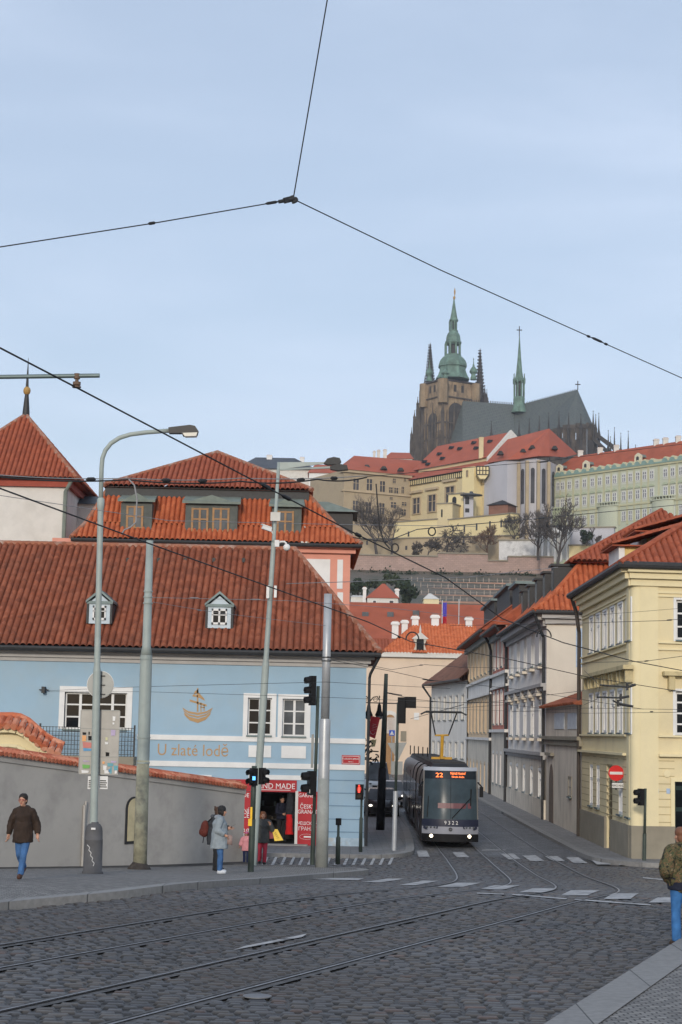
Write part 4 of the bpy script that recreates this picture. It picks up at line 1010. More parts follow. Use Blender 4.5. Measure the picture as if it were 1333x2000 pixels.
# --- generic street facade house
def street_house(name, label, pa, pb, ze, wall, floors, wn, wind, roofm, pitch=.8, depth=11, endwall=True, back=None, overhang=.6, seg=4):
    f = street_frame(pa, pb); W_ = f.W
    h = thing(name, label, 'house', f(W_ / 2, 0, gz))
    holes = []
    for (z0, z1) in floors:
        for i in range(wn): u = W_ * (i + .6) / (wn + .2); holes.append((u - wind, u + wind, z0, z1))
    b = MB(); facade(b, f, 0, W_, gz - .5, ze, holes, .1)
    if endwall: b.poly([f(W_, 0, gz - .5), f(W_, -depth, gz - .5), f(W_, -depth, ze), f(W_, 0, ze)])
    b.poly([f(0, 0, gz - .5), f(0, -depth, gz - .5), f(0, -depth, ze), f(0, 0, ze)])
    b.build('wall', M[wall], h)
    return f, W_, h, holes
def simple_roof(f, W_, h, ze, rise, run, m, o=.6, depth=None, name='roof', u0=-.1, u1=.1, seg=4):
    rf = MB(); a = f(u0, o, ze); c = f(W_ + u1, o, ze); d_ = f(W_ + u1, -run, ze + rise); e = f(u0, -run, ze + rise)
    tiles(rf, [a, c, d_, e], (1, 0, 1), .28, .34, .1, .018, seg)
    a2 = f(u0, -2 * run, ze); c2 = f(W_ + u1, -2 * run, ze); rf.poly([e, d_, c2, a2]); rf.poly([c, d_, c2]); rf.poly([a, e, a2])
    rf.poly([p - Z * .1 for p in (a, c, c2, a2)])
    o_ = rf.build(name, m, h)
    t = MB(); t.tube([a - Z*.04, c - Z*.04], .1, 8); t.build('gutter', M['iron'], h)
    b = MB(); b.fbox(f, 0, W_, -.02, .3, ze - .55, ze - .15); b.build('cornice', M['greymetal'], h)
    return o_
M['dirtywall'] = mat('dirtywall', (.62, .56, .47), .9, .1, .6, .2, 30, streak=.5, dscale=1.1, dirt=(.17, .145, .12))
M['greywhite'] = mat('greywhite', (.7, .67, .63), .9, .07, .6, .15, 40, streak=.35, dscale=.8)
M['creamend'] = mat('creamend', (.62, .57, .49), .9, .05, .6, streak=.25, dscale=.6)
# low connecting house
dlo = street_d(1067)
f = street_frame(1067, 1137)
ze = f.px(1100, 1381)[1]
zl1 = f.px(1100, 1443)[1]; 
f, W_, lo, _ = street_house('low_house', 'low stained grey house with weathered plaster and narrow brown roof between taller street houses', 1067, 1137, ze, 'dirtywall', [], 1, .5, 'tile_old', depth=6)
b = MB(); b.fbox(f, 0, W_, -.02, .22, zl1 - .05, zl1 + .12); b.fbox(f, 0, W_, -.02, .12, zl1 - .3, zl1 - .05); b.build('cornice', M['plinth'], lo)
M['panelblue'] = mat('panelblue', (.52, .56, .6), .8)
for q in ((1084, 1393, 1103, 1424), (1110, 1393, 1128, 1424)): r = pxrect(f, *q); b = MB(); b.fbox(f, r[0], r[1], -.02, .03, r[2], r[3]); b.build('wall_panel', M['panelblue'], lo)
rf = MB(); A_ = f(-.02, .35, ze); B_ = f(W_ + .02, .35, ze); rf2 = [A_, B_, f(W_ + .02, -4, ze + 1.6), f(-.02, -4, ze + 1.6)]
tiles(rf, rf2, (1, 0, 1), .28, .34, .1, .018); rf.poly([rf2[1], rf2[2], f(W_, -4, ze)]); rf.build('roof', M['tile_old'], lo)
u = f.px(1077, 1580)[0]; b = MB(); b.prism(arch_pts(f, u - .95, u + .95, gz - .1, f.px(1077, 1492)[1], -.001), f.N * .012); b.build('gateway', mat('gatebrown', (.16, .12, .09), .8, .3, 3), lo)
b = MB(); b.fbox(f, u - 1.6, u + 1.1, -.02, .18, f.px(1077, 1476)[1], f.px(1077, 1470)[1]); b.build('gate_hood', M['plinth'], lo)
for (x0, y0_, x1, y1_) in ((1111, 1519, 1117, 1556),):
    r = pxrect(f, x0, y0_, x1, y1_); window(lo, f, r, 1, 2, .0, .05, .02, .06, .03, mg='glass', mf='plinth')
# grey-white house
fg = street_frame(993, 1067)
zeG = fg.px(1067, 1197)[1]
fl = [(fg.px(1030, b_)[1], fg.px(1030, t_)[1]) for t_, b_ in ((1241, 1306), (1376, 1436), (1500, 1548))]
fg, Wg, gh, hol = street_house('grey_white_house', 'tall grey and white ornate house with orange mansard roof and a row of dark dormers', 993, 1067, zeG, 'greywhite', fl, 5, .6, '', depth=13, endwall=False)
b = MB(); b.poly([fg(Wg, 0, gz), fg(Wg, -13, gz), fg(Wg, -13, zeG), fg(Wg, 0, zeG)]); b.build('gable_wall', M['creamend'], gh)
for i, h in enumerate(hol): window(gh, fg, h, 2, 3, .04, .08, .04, .14, .05, mg='glass2', transom=.66)
for h in hol[:10]:
    b = MB()
    b.fbox(fg, h[0]-.35, h[1]+.35, -.02, .35, h[3]+.3, h[3]+.45); b.fbox(fg, h[0]-.2, h[1]+.2, -.02, .15, h[3]+.14, h[3]+.3)
    um = (h[0]+h[1])/2; b.prism([fg(um-.75, .05, h[3]+.45), fg(um+.75, .05, h[3]+.45), fg(um, .05, h[3]+.85)], fg.N * .22); b.build('window_hood', M['dirtywall'], gh)
    b = MB(); b.fbox(fg, h[0]-.3, h[1]+.3, -.02, .28, h[2]-.3, h[2]-.15); b.build('window_bracket', M['dirtywall'], gh)
b = MB(); zc = [fg.px(1030, y)[1] for y in (1350, 1472)]
for z in zc: b.fbox(fg, 0, Wg, -.02, .3, z, z + .18); b.fbox(fg, 0, Wg, -.02, .16, z - .2, z)
b.fbox(fg, 0, Wg, -.02, .2, zeG - .7, zeG - .4); b.fbox(fg, -.1, Wg + .1, -.02, .55, zeG - .4, zeG - .02); b.build('cornice', M['cornice'], gh)
fe = Fr(fg(Wg, 0, 0), V((1, 0, 0)))
b = MB(); b.fbox(fe, -.3, 12, -.02, .45, zeG - .32, zeG + .0); b.fbox(fe, -.1, 12, -.02, .2, zeG - .6, zeG - .32); b.build('gable_cornice', M['cornice'], gh)
r = pxrect(fe, 1126, 1226, 1148, 1296); window(gh, fe, (r[0] + .3, r[1], r[2], r[3] - .35), 2, 3, -.02, .06, .03, .32, .05, mf='offwhite', ms='wsblue', mg='glass2') if M.setdefault('wsblue', mat('wsblue', (.35, .45, .58), .7)) else None
b = MB(); b.fbox(fg, 0, Wg, -.02, .1, gz - .3, gz + 1.0); b.build('plinth', M['dirtywall'], gh)
# ground floor stained zone
zgf = fg.px(1030, 1474)[1]
b = MB(); holesg = [h for h in hol[10:]]
facade(b, Fr(fg.O + fg.N * .05, fg.U), 0, Wg, gz + 1.0, zgf - .2, [(h[0]-.2, h[1]+.2, h[2]-.12, h[3]+.2) for h in holesg], .06); b.build('ground_floor', M['dirtywall'], gh)
# mansard
mb_in = 2.1; zbk = zeG + 2.75
e0 = fg(-.1, .75, zeG); e1 = fg(Wg + .6, .75, zeG); k1 = fg(Wg - 1.9, -mb_in + .1, zbk); k0 = fg(-.1, -mb_in, zbk); e2 = fg(Wg + .6, -13.5, zeG); k2 = fg(Wg - 1.9, -13.5 + mb_in, zbk)
rf = MB()
for a, c, d_, e_, up in ((e0, e1, k1, k0, (1, 0, 1)), (e1, e2, k2, k1, (0, 1, 1))):
    m0 = mid(a, e_, .25); m1 = mid(c, d_, .25)
    tiles(rf, [a, c, m1, m0], up, .28, .32, .1, .018); tiles(rf, [m0, m1, d_, e_], up, .28, .32, .1, .018)
gr_ = rf.build('roof', M['tile_new'], gh)
t = MB(); caps(t, e1, mid(e1, k1, .25), .15); caps(t, mid(e1, k1, .25), k1, .15); t.build('ridge_tiles', M['tile_new'], gr_)
uz = zbk + .1; s0 = fg(-.1, -mb_in + .7, uz); s1 = fg(Wg - 1.3, -mb_in + .7, uz); s2 = fg(Wg - 1.3, -13, uz)
pkz = fg.px(1067, 1012)[1]
pA = fg(Wg - 7.0, -7.2, uz + 3.5); pB = fg(-.1, -7.2, uz + 3.5)
rf = MB(); tiles(rf, [s0, s1, pA, pB], (1, 0, 1), .28, .32, .1, .018); tiles(rf, [s1, s2, pA], (0, 1, 1), .28, .32, .1, .018); rf.poly([p - Z * .05 for p in (s0, s1, s2, fg(-.1, -13, uz))])
gu = rf.build('upper_roof', M['tile_mid'], gh)
t = MB(); caps(t, s1, pA); caps(t, pA, pB); t.build('ridge_tiles', M['tile_mid'], gu)
t = MB(); t.tube([e0, e1, e2], .11, 8); t.build('gutter', M['iron'], gh)
t = MB(); t.tube([fg(Wg + .5, .7, zeG - .1), fg(Wg + .1, .3, zeG - 1.0), fg(Wg - .1, .14, zeG - 1.3), fg(Wg - .1, .14, gz)], .085, 8); t.build('downpipe', M['iron'], gh)
for i in range(5):
    u = Wg * (i + .55) / 5.2
    k = MB(); k.fbox(fg, u - .6, u + .6, -2.4, -.6, zeG + 1.1, zbk - .1); o = k.build('dormer', M['iron'], gh)
    k = MB(); k.fbox(fg, u - .72, u + .72, -2.4, -.45, zbk - .1, zbk + .02); k.build('dormer_roof', M['iron'], o)
    k = MB(); k.fbox(fg, u - .4, u + .4, -.6, -.58, zeG + 1.35, zbk - .3); k.build('dormer_pane', M['glass2'], o)
# pink house, beige house
for nm, lab, pa, pb, eye, wl, pil, cols_, wn in (('pink_house', 'narrow red and pink house with white window strips on the shaded street front', 962, 993, 1233, 'pinkh', 'offwhite', 0, 4), ('beige_house', 'beige house with long window strips and a grey ground floor further up the street', 912, 962, 1250, 'beigeh', 'greywhite', 0, 7)):
    M['pinkh'] = mat('pinkh', (.5, .19, .14), .9, .1, 1, streak=.3); M['beigeh'] = mat('beigeh', (.6, .46, .31), .9, .08, 1, streak=.25)
    f = street_frame(pa, pb); mx_ = (pa + pb) / 2
    ze = f.px(mx_, eye)[1]
    fl = [(f.px(mx_, c)[1], f.px(mx_, a)[1]) for a, c in ((eye + 12, eye + 70), (eye + 120, eye + 180), (eye + 240, eye + 300))]
    f, W_, h, hol = street_house(nm, lab, pa, pb, ze, wl, fl, wn, .5, '', depth=9)
    for q in hol: window(h, f, q, 2, 2, .04, .08, .05, .2, .06, mf='offwhite', ms='greywhite' if wl == 'pinkh' else 'beigeh', mg='glass2', transom=.7)
    b = MB()
    for a, c in fl[:2]: b.fbox(f, 0, W_, -.02, .25, a - .6, a - .4); b.fbox(f, 0, W_, -.02, .2, c + .3, c + .45)
    b.fbox(f, 0, W_, -.02, .06, fl[1][1] + .45, fl[0][0] - .6); b.build('trim_band', M['greywhite'], h)
    b = MB(); facade(b, Fr(f.O + f.N * .06, f.U), 0, W_, gz - .3, fl[1][0] - .6, [(q[0]-.2, q[1]+.2, q[2]-.15, q[3]+.2) for q in hol[2*wn:]], .07); b.build('ground_floor', M['dirtywall'], h)
    simple_roof(f, W_, h, ze, 5.2, 6.0, M['tile_mid'], .9)
    t = MB(); t.tube([f(W_ - .1, .8, ze - .1), f(W_ - .1, .3, ze - 1.0), f(W_ - .1, .16, ze - 1.5), f(W_ - .1, .16, gz)], .1, 8); t.build('downpipe', M['iron'], h)
    n_d = 2
    for i in range(n_d):
        u = W_ * (i + .5) / n_d
        if wl == 'pinkh' and i: continue
        k = MB(); k.fbox(f, u - W_ * .2, u + W_ * .2, -4.2, -1.3, ze + 1.2, ze + 3.3); o = k.build('dormer', M['iron'], h)
        k = MB(); k.fbox(f, u - W_ * .2 - .3, u + W_ * .2 + .3, -4.5, -1.0, ze + 3.3, ze + 3.5); k.build('dormer_roof', M['greymetal'], o)
# white house at the bend
Aw = P(842, 1430, 172); Bw = P(912, 1430, 152); f = Fr(Aw, Bw - Aw); W_ = (Bw - Aw).xy.length
ze = f.px(880, 1333)[1]
wh = thing('white_house', 'white two storey house with brown tiled roof at the bend of the street', 'house', f(W_ / 2, 0, gz))
fl = [(f.px(876, 1417)[1], f.px(876, 1352)[1]), (f.px(876, 1490)[1], f.px(876, 1440)[1])]; hol = []
for z0, z1 in fl:
    for i in range(6): u = W_ * (i + .6) / 6.2; hol.append((u - .75, u + .75, z0 + .5, z1 - .4))
b = MB(); facade(b, f, 0, W_, gz - .5, ze, hol, .2); b.poly([f(0, 0, gz - .5), f(0, -10, gz - .5), f(0, -10, ze), f(0, 0, ze)]); b.build('wall', mat('whitewash', (.7, .67, .62), .9, .05, .6, streak=.2), wh)
for q in hol: window(wh, f, q, 2, 2, .1, .12, .06, .15, .04, mf='offwhite', mg='glass2')
rf = MB(); a = f(-.5, .8, ze); c = f(W_ + .4, .8, ze); d_ = f(W_ + .4, -5.5, ze + 5.2); e = f(3.5, -5.5, ze + 5.2); a2 = f(-.5, -11, ze)
tiles(rf, [a, c, d_, e], (1, 0, 1), .3, .36, .1, .018, 4); tiles(rf, [a2, a, e], (0, 0, 1), .3, .36, .1, .018, 4); rf.poly([p - Z*.08 for p in (a, c, f(W_, -11, ze), a2)])
rf.build('roof', tilemat('tile_brown', (.11, .06, .045), (.17, .085, .06), (.22, .11, .08), 3, .35), wh)
t = MB(); t.tube([a, c], .12, 8); t.tube([a - Z*.1, f(.1, .1, ze - 1.2), f(.1, .1, gz)], .1, 8); t.build('gutter', M['iron'], wh)

# ---------------------------------------------------------------- cream building closing the street
DC = 182.0; YREF[0] = 1350
f = fr_px(640, 925, DC, DC); W_ = f.W
cb = thing('cream_building', 'broad pale cream building with orange roof and brown arched portal closing the street', 'building', f(W_ / 2, 0, G(DC)))
ze = f.px(830, 1277)[1]; pr = pxrect(f, 745, 1388, 778, 1500)
b = MB(); facade(b, f, 0, W_, 0, ze); b.poly([f(0, 0, 0), f(0, -12, 0), f(0, -12, ze), f(0, 0, ze)]); b.build('wall', mat('creamwall', (.66, .53, .41), .9, .05, .5, .1, 30, streak=.12), cb)
b = MB(); b.fbox(f, -.4, W_ + .5, -.02, .5, ze - .4, ze); b.build('cornice', M['offwhite'], cb)
z0 = f.px(760, 1500)[1]
b = MB(); b.prism(arch_pts(f, pr[0], pr[1], 0, pr[3], .0), f.N * .12); b.cur = 1; b.prism(arch_pts(f, pr[0] + .35, pr[1] - .35, 0, pr[3] - .4, .13), f.N * .06)
b.cur = 2; zm = (pr[2] + pr[3]) / 2 + .6
for i in range(9): u = pr[0] + .4 + (pr[1] - pr[0] - .8) * i / 8; b.fbox(f, u - .03, u + .03, .2, .24, zm, pr[3] - .7)
b.build('portal', [M['offwhite'], M['wood'], M['white']], cb)
r = pxrect(f, 783, 1428, 794, 1448); b = MB(); b.fbox(f, r[0], r[1], .0, .06, r[2], r[3]); b.build('notice_board', M['plinth'], cb)
r = pxrect(f, 809, 1392, 819, 1406); b = MB(); b.fbox(f, r[0], r[1], .0, .08, r[2], r[3]); b.build('wall_plaque', M['white'], cb)
fz = Fr(f.O - f.N * 5.5, f.U); zr = fz.px(850, 1219)[1]; ur0 = fz.px(812, 1219)[0]; e0 = f(f.px(744, 1276)[0], .6, ze); e1 = f(W_ + .6, .6, ze); R0 = f(ur0, -5.5, zr); R1 = f(W_ + .6, -5.5, zr); e2 = f(f.px(744, 1276)[0], -11.6, ze)
rf = MB(); tiles(rf, [e0, e1, R1, R0], (0, 1, 1), .34, .42, .08, .04, 4); tiles(rf, [e2, e0, R0], (1, 0, 1), .34, .42, .08, .04, 4); rf.build('roof', tilemat('tile_orange', (.45, .11, .04), (.55, .15, .055), (.62, .19, .08), 3, .06), cb)
rf = MB(); tiles(rf, [f(-.5, .6, ze - .0), f(f.px(762, 1256)[0], .6, ze), f(f.px(762, 1256)[0], -3.0, ze + 1.6), f(-.5, -3.0, ze + 1.6)], (0, 1, 1), .34, .42, .08, .04, 4); rf.build('low_roof', M['tile_mid'], cb)
f7 = Fr(f.O + f.N * .1, f.U); r = pxrect(f7, 806, 1248, 836, 1275); um = (r[0] + r[1]) / 2
b = MB(); b.prism([f7(r[0], 0, ze), f7(r[1], 0, ze), f7(r[1] - .35, 0, r[3] - .6), f7(r[1] - .1, 0, r[3]), f7(um, 0, f7.px(821, 1237)[1]), f7(r[0] + .1, 0, r[3]), f7(r[0] + .35, 0, r[3] - .6)], -f.N * 3); o = b.build('dormer', mat('dormerstone', (.5, .46, .39), .85, .1), cb)
b = MB(); b.prism(arch_pts(f7, um - .38, um + .38, ze + .3, ze + 1.75, .004), f.N * .03); b.build('dormer_pane', M['glass'], o)
b = MB(); b.prism([f7(r[0] - .1, .0, r[3]), f7(r[1] + .1, .0, r[3]), f7(um, 0, f7.px(821, 1234)[1])], f.N * .12); b.lathe([(.1, 0), (.12, .25), (.02, .8)], f7(um, .0, f7.px(821, 1235)[1]), 8); b.build('dormer_pediment', M['offwhite'], o)
for x0, y0_, x1, y1_ in ((766, 1214, 779, 1236), (785, 1211, 797, 1232), (805, 1203, 818, 1232), (843, 1201, 858, 1232), (910, 1205, 923, 1232)):
    A = P(x0, y1_, DC + 5); B_ = P(x1, y0_, DC + 5); chimney(cb, ((A.x + B_.x) / 2, DC + 5, A.z - .6), B_.x - A.x, .8, B_.z - A.z + .6)
# red palace roof behind
DR = 235.0
rp2 = thing('palace_wing', 'long low palace wing behind with broad red tiled roof and small roof hatches', 'building', P(810, 1280, DR))
A = P(560, 1259, DR); B_ = P(960, 1262, DR); C_ = P(560, 1173, DR + 12); E_ = P(960, 1182, DR + 12)
b = MB(); b.box(A.x, B_.x, DR + .6, DR + 24, 0, A.z); b.build('wall', M['offwhite'], rp2)
rf = MB(); slab(rf, [A, B_, V((B_.x, DR + 12, E_.z)), V((A.x, DR + 12, C_.z))]); rf.poly([V((A.x, DR + 12, C_.z - .05)), V((B_.x, DR + 12, E_.z - .05)), V((B_.x, DR + 24, A.z)), V((A.x, DR + 24, A.z))])
M['roof_far'] = brickmat('roof_far', (.36, .085, .04), (.29, .1, .018), (.17, .042, .022), .3, .36, .03, .02, .3, .05, .85, .25, dark=(.2, .055, .03))
M['roof_far2'] = mat('roof_far2', (.34, .088, .045), .9, .16, .35, .3, 3, dirt=(.22, .06, .035), dscale=.15, damt=.5)
M['roof_castle'] = mat('roof_castle', (.36, .095, .055), .9, .12, .15, .2, 3, dirt=(.28, .085, .06), dscale=.06, damt=.6)
rf.build('roof', M['roof_far2'], rp2)
for (x, y) in ((714, 1200), (763, 1200), (813, 1197), (704, 1228)):
    q = P(x, y, DR + (1262 - y) / 86 * 12 - .6); b = MB(); b.box(q.x - .45, q.x + .45, q.y, q.y + 1.2, q.z - .4, q.z + .35); o = b.build('roof_hatch', M['glass2'], rp2)
b = MB(); q = P(864, 1205, DR - 6); b.tube([q + V((0, 0, -3)), q + V((0, 0, 2.2))], .06, 6); b.tube([q + V((2.2, 0, -3)), q + V((2.2, 0, 2.4))], .06, 6)
fl_ = thing('flagpole', 'flagpole with hanging red and blue flag before the red palace roof', 'flagpole', q + V((0, 0, -3)))
b.build('pole', M['steel'], fl_)
b = MB(); rows = []
for i in range(8):
    t = i / 7; rows.append([q + V((.08 + .05 * sin(j * 2.1), .1 * sin(j * 1.7 + i), 1.9 - t * 3.2)) + V((j * .17, 0, 0)) for j in range(4)])
b.sheet(rows[:5]); b.cur = 1; b.sheet(rows[4:]); b.build('flag', [mat('flagblue', (.08, .06, .4), .8), M['red']], fl_)

# small house with red hip roof, yellow cottage
def hip_house(name, label, x0, x1, yt, ye, yb, xr0, xr1, d, dep, wall, roofm, ch=(), cat='house', win=()):
    YREF[0] = ye
    f = fr_px(x0, x1, d, d); h = thing(name, label, cat, P((x0 + x1) / 2, yb, d))
    z0 = f.px((x0+x1)/2, yb)[1]; ze = f.px((x0+x1)/2, ye)[1]
    b = MB(); c = f(0, 0, 0); e = f(f.W, 0, 0); b.box(c.x, e.x, d, d + dep, z0 - 6, ze); b.build('wall', M[wall], h)
    rz = P((xr0+xr1)/2, yt, d + dep / 2).z; r0 = P(xr0, yt, d + dep/2).x; r1 = P(xr1, yt, d + dep/2).x
    o = .05 * f.W
    a0 = V((c.x - o, d - o, ze)); a1 = V((e.x + o, d - o, ze)); a2 = V((e.x + o, d + dep + o, ze)); a3 = V((c.x - o, d + dep + o, ze)); p0 = V((r0, d + dep/2, rz)); p1 = V((r1, d + dep/2, rz))
    rf = MB(); rf.poly([a0, a1, p1, p0]); rf.poly([a1, a2, p1]); rf.poly([a2, a3, p0, p1]); rf.poly([a3, a0, p0]); rf.poly([a0, a3, a2, a1]); rf.build('roof', M[roofm], h)
    for (cx0, cy0, cx1, cy1) in ch:
        A = P(cx0, cy1, d + dep*.4); B_ = P(cx1, cy0, d + dep*.4); chimney(h, ((A.x+B_.x)/2, d + dep*.4, A.z - 1), B_.x - A.x, (B_.x - A.x), B_.z - A.z + 1)
    for q in win:
        r = pxrect(f, *q); w_ = MB(); w_.fbox(f, r[0], r[1], .0, .05, r[2], r[3]); o_ = w_.build('window', M['white'], h); w_ = MB(); w_.fbox(f, r[0] + .12, r[1] - .12, .05, .07, r[2] + .12, r[3] - .12); w_.build('pane', M['glassfar'], o_)
    return h
hip_house('hillside_house', 'small cream house with red hipped roof and two chimneys below the vineyard', 718, 778, 1140, 1168, 1182, 747, 752, 310, 9, 'offwhite', 'roof_castle', ((709, 1147, 716, 1170), (772, 1150, 780, 1170)), win=((728, 1172, 736, 1180), (760, 1172, 770, 1180)))
hip_house('garden_pavilion', 'small pale yellow pavilion with plain gable among the vineyard terraces', 828, 858, 1159, 1170, 1186, 838, 842, 330, 5, 'yellow', 'offwhite')
hip_house('white_block', 'low white block at the edge of the hill behind the mansard house', 686, 716, 1163, 1166, 1182, 690, 712, 315, 6, 'offwhite', 'offwhite')
# ---------------------------------------------------------------- castle hill
M['sandstone'] = mat('sandstone', (.4, .325, .22), .9, .2, .12, dirt=(.2, .165, .125), dscale=.12, damt=.8)
M['castlecream'] = mat('castlecream', (.58, .49, .30), .9, .1, .1, dirt=(.42, .35, .22), dscale=.15, damt=.5)
M['castleyellow'] = mat('castleyellow', (.70, .59, .33), .9, .06, .1)
M['palegreen'] = mat('palegreen', (.44, .47, .37), .9, .08, .1)
M['palegreen2'] = mat('palegreen2', (.37, .42, .3), .9, .08, .1)
M['greenwhite'] = mat('greenwhite', (.52, .54, .48), .9, .06, .1)
M['churchblue'] = mat('churchblue', (.46, .46, .5), .9, .06, .1, streak=.2, dscale=.2)
M['gothic'] = mat('gothic', (.085, .072, .06), .95, .45, .25, dirt=(.035, .032, .03), dscale=.3, damt=.85)
M['gothicdark'] = mat('gothicdark', (.05, .046, .044), .95, .45, .3)
M['gothictan'] = mat('gothictan', (.26, .19, .12), .95, .4, .25, streak=.9, dscale=.6, dirt=(.045, .04, .035))
M['verdigris'] = mat('verdigris', (.12, .195, .16), .8, .4, .35, streak=.9, dscale=.5, dirt=(.05, .075, .065))
M['slatepat'] = brickmat('slatepat', (.05, .066, .07), (.075, .09, .088), (.1, .115, .105), 1.1, 1.1, .12, .6, .2, .05, .7, .35, dark=(.07, .08, .085))
M['slate'] = mat('slate', (.06, .07, .085), .6, .2, .3)
M['pinkstone'] = brickmat('pinkstone', (.4, .28, .24), (.33, .235, .205), (.26, .19, .165), 1.1, .5, .05, .1, .3, .05, .9, .35, axis=(PI/2, 0, 0), dark=(.2, .15, .12))
M['brickbrown'] = mat('brickbrown', (.2, .1, .07), .9, .2, .5)
M['terrace'] = mat('terrace', (.33, .2, .15), .95, .25, .4)
M['stonewin'] = mat('stonewin', (.42, .34, .23), .9, .1, .3)

def far_window(parent, f, q, mf='stonewin', bars=True, proud=.25, two=True):
    r = pxrect(f, *q); w_ = MB(); k = min(.3, (r[1]-r[0])*.14)
    for a, b_, c, d in ((r[0]-k, r[0], r[2]-k, r[3]+k), (r[1], r[1]+k, r[2]-k, r[3]+k), (r[0], r[1], r[3], r[3]+k), (r[0], r[1], r[2]-k, r[2])): w_.fbox(f, a, b_, -.05, proud, c, d)
    if bars:
        um = (r[0]+r[1])/2; w_.fbox(f, um-k*.35, um+k*.35, -.05, proud*.6, r[2], r[3]); z = r[2] + (r[3]-r[2])*.62; w_.fbox(f, r[0], r[1], -.05, proud*.58, z-k*.3, z+k*.3)
    o = w_.build('window', M[mf], parent)
    g_ = MB(); g_.poly([f(r[0], .03, r[2]), f(r[1], .03, r[2]), f(r[1], .03, r[3]), f(r[0], .03, r[3])]); g_.build('pane', M['glassfar'], o, fix=False)

def block(b, f, W_, dep, z0, z1):
    b.hexa([f(0, 0, z0), f(W_, 0, z0), f(W_, -dep, z0), f(0, -dep, z0), f(0, 0, z1), f(W_, 0, z1), f(W_, -dep, z1), f(0, -dep, z1)])
ZB = 48; YREF[0] = 960
# old royal palace wing (tan stone)
fA = fr_px(672, 803, 540, 551); fBk = fr_px(646, 672, 556, 540)
lu = thing('stone_palace', 'tan stone castle palace wing with tall mullioned windows and bright red hipped roof', 'palace', P(735, 1080, 545))
zE = fA.px(672, 917)[1]
b = MB(); block(b, fA, fA.W, 24, ZB, zE); b.poly([fBk(0, 0, ZB), fBk(fBk.W, 0, ZB), fBk(fBk.W, 0, zE), fBk(0, 0, zE)]); b.build('wall', M['sandstone'], lu)
for q in ((690, 935, 701, 957), (716, 936, 727, 958), (742, 940, 752, 961), (689, 978, 699, 1000), (714, 981, 725, 1003), (741, 983, 751, 1005), (767, 935, 773, 944), (760, 952, 767, 963), (770, 953, 778, 964), (784, 951, 789, 964), (761, 971, 767, 976), (763, 981, 774, 992), (785, 981, 794, 988), (784, 995, 793, 1007), (789, 934, 793, 940)): far_window(lu, fA, q)
for q in ((655, 936, 663, 957), (655, 979, 662, 998)): far_window(lu, fBk, q)
b = MB()
for y in (958, 1004):
    z = fA.px(680, y)[1]; b.fbox(fA, 0, fA.W, -.1, .5, z - .3, z + .3); b.fbox(fBk, 0, fBk.W, -.1, .5, z - .3, z + .3)
b.fbox(fA, -.4, fA.W, -.1, .8, zE - .8, zE); b.fbox(fBk, 0, fBk.W + .4, -.1, .8, zE - .8, zE - .01); b.build('string_course', M['stonewin'], lu)
r0 = P(692, 890, 553); r1 = P(822, 900, 562)
e0 = fBk(-.5, 1.2, zE); e1 = fA(-.6, 1.2, zE); e2 = fA(fA.W + 2, 1.0, zE)
rf = MB(); rf.poly([e1, e2, r1, r0]); rf.poly([e0, e1, r0]); rf.poly([e0, r0, r0 + V((0, 14, -12))]); rf.poly([r0, r1, r1 + V((0, 14, -12)), r0 + V((0, 14, -12))]); rf.build('roof', M['roof_castle'], lu)
for x, y in ((717, 911), (750, 914), (783, 917)):
    q = P(x, y, 546); b = MB(); b.hexa([q + V(v) for v in ((-1.1, -.6, -.4), (1.1, -.6, -.4), (1.1, 2, -.4), (-1.1, 2, -.4), (-.5, -.6, .5), (.5, -.6, .5), (.5, 2, .5), (-.5, 2, .5))]); b.build('roof_hatch', M['dark'], lu)
for x0, y0, x1, y1 in ((729, 881, 734, 893), (737, 879, 743, 893), (749, 878, 756, 893)):
    A = P(x0, y1, 558); B_ = P(x1, y0, 558); chimney(lu, ((A.x+B_.x)/2, 558, A.z - 2), B_.x - A.x, 1.4, B_.z - A.z + 2, 'offwhite')
# rear red roof piece
hip_house('rear_palace', 'dark red roofed palace top peeking up behind the stone palace chimneys', 752, 806, 884, 896, 930, 764, 800, 585, 12, 'offwhite', 'roof_castle')
# hall wing
YREF[0] = 950
fV = fr_px(803, 958, 551, 519); Wv = fV.W
vh = thing('hall_palace', 'cream castle hall with very large windows under a huge red roof and timbered gallery', 'palace', fV(Wv / 2, 0, ZB))
zE1 = fV.px(880, 931)[1]
b = MB(); block(b, fV, Wv, 22, ZB, zE1); zW = fV.px(880, 912)[1]
f8 = Fr(fV.O - fV.N * 3, fV.U); zM = f8.px(880, 907)[1]
b.hexa([fV(0, -3, zE1), fV(Wv, -3, zE1), fV(Wv, -22, zE1), fV(0, -22, zE1), fV(0, -3, zM), fV(Wv, -3, zM), fV(Wv, -22, zM), fV(0, -22, zM)]); b.build('wall', M['castlecream'], vh)
for q in ((808, 973, 822, 1003), (838, 967, 853, 999), (872, 951, 889, 981)):
    far_window(vh, fV, q, proud=.5)
    r = pxrect(fV, *q); b = MB(); b.fbox(fV, r[0]-1.2, r[1]+1.2, -.1, .9, r[3]+1.6, r[3]+2.3); b.build('window_hood', M['stonewin'], vh)
b = MB()                                 # timbered gallery
zg0 = fV.px(850, 942)[1]; zg1 = fV.px(850, 930)[1]
b.fbox(fV, 0, Wv * .72, -.1, .4, zg0, zg1); b.cur = 1
k = 30
for i in range(k): u = Wv * .72 * (i + .5) / k; b.fbox(fV, u - .18, u + .18, .4, .46, zg0, zg1)
for z in (zg0, zg1 - .25): b.fbox(fV, 0, Wv * .72, .4, .47, z, z + .25)
b.build('timber_gallery', [M['castleyellow'], M['dark']], vh)
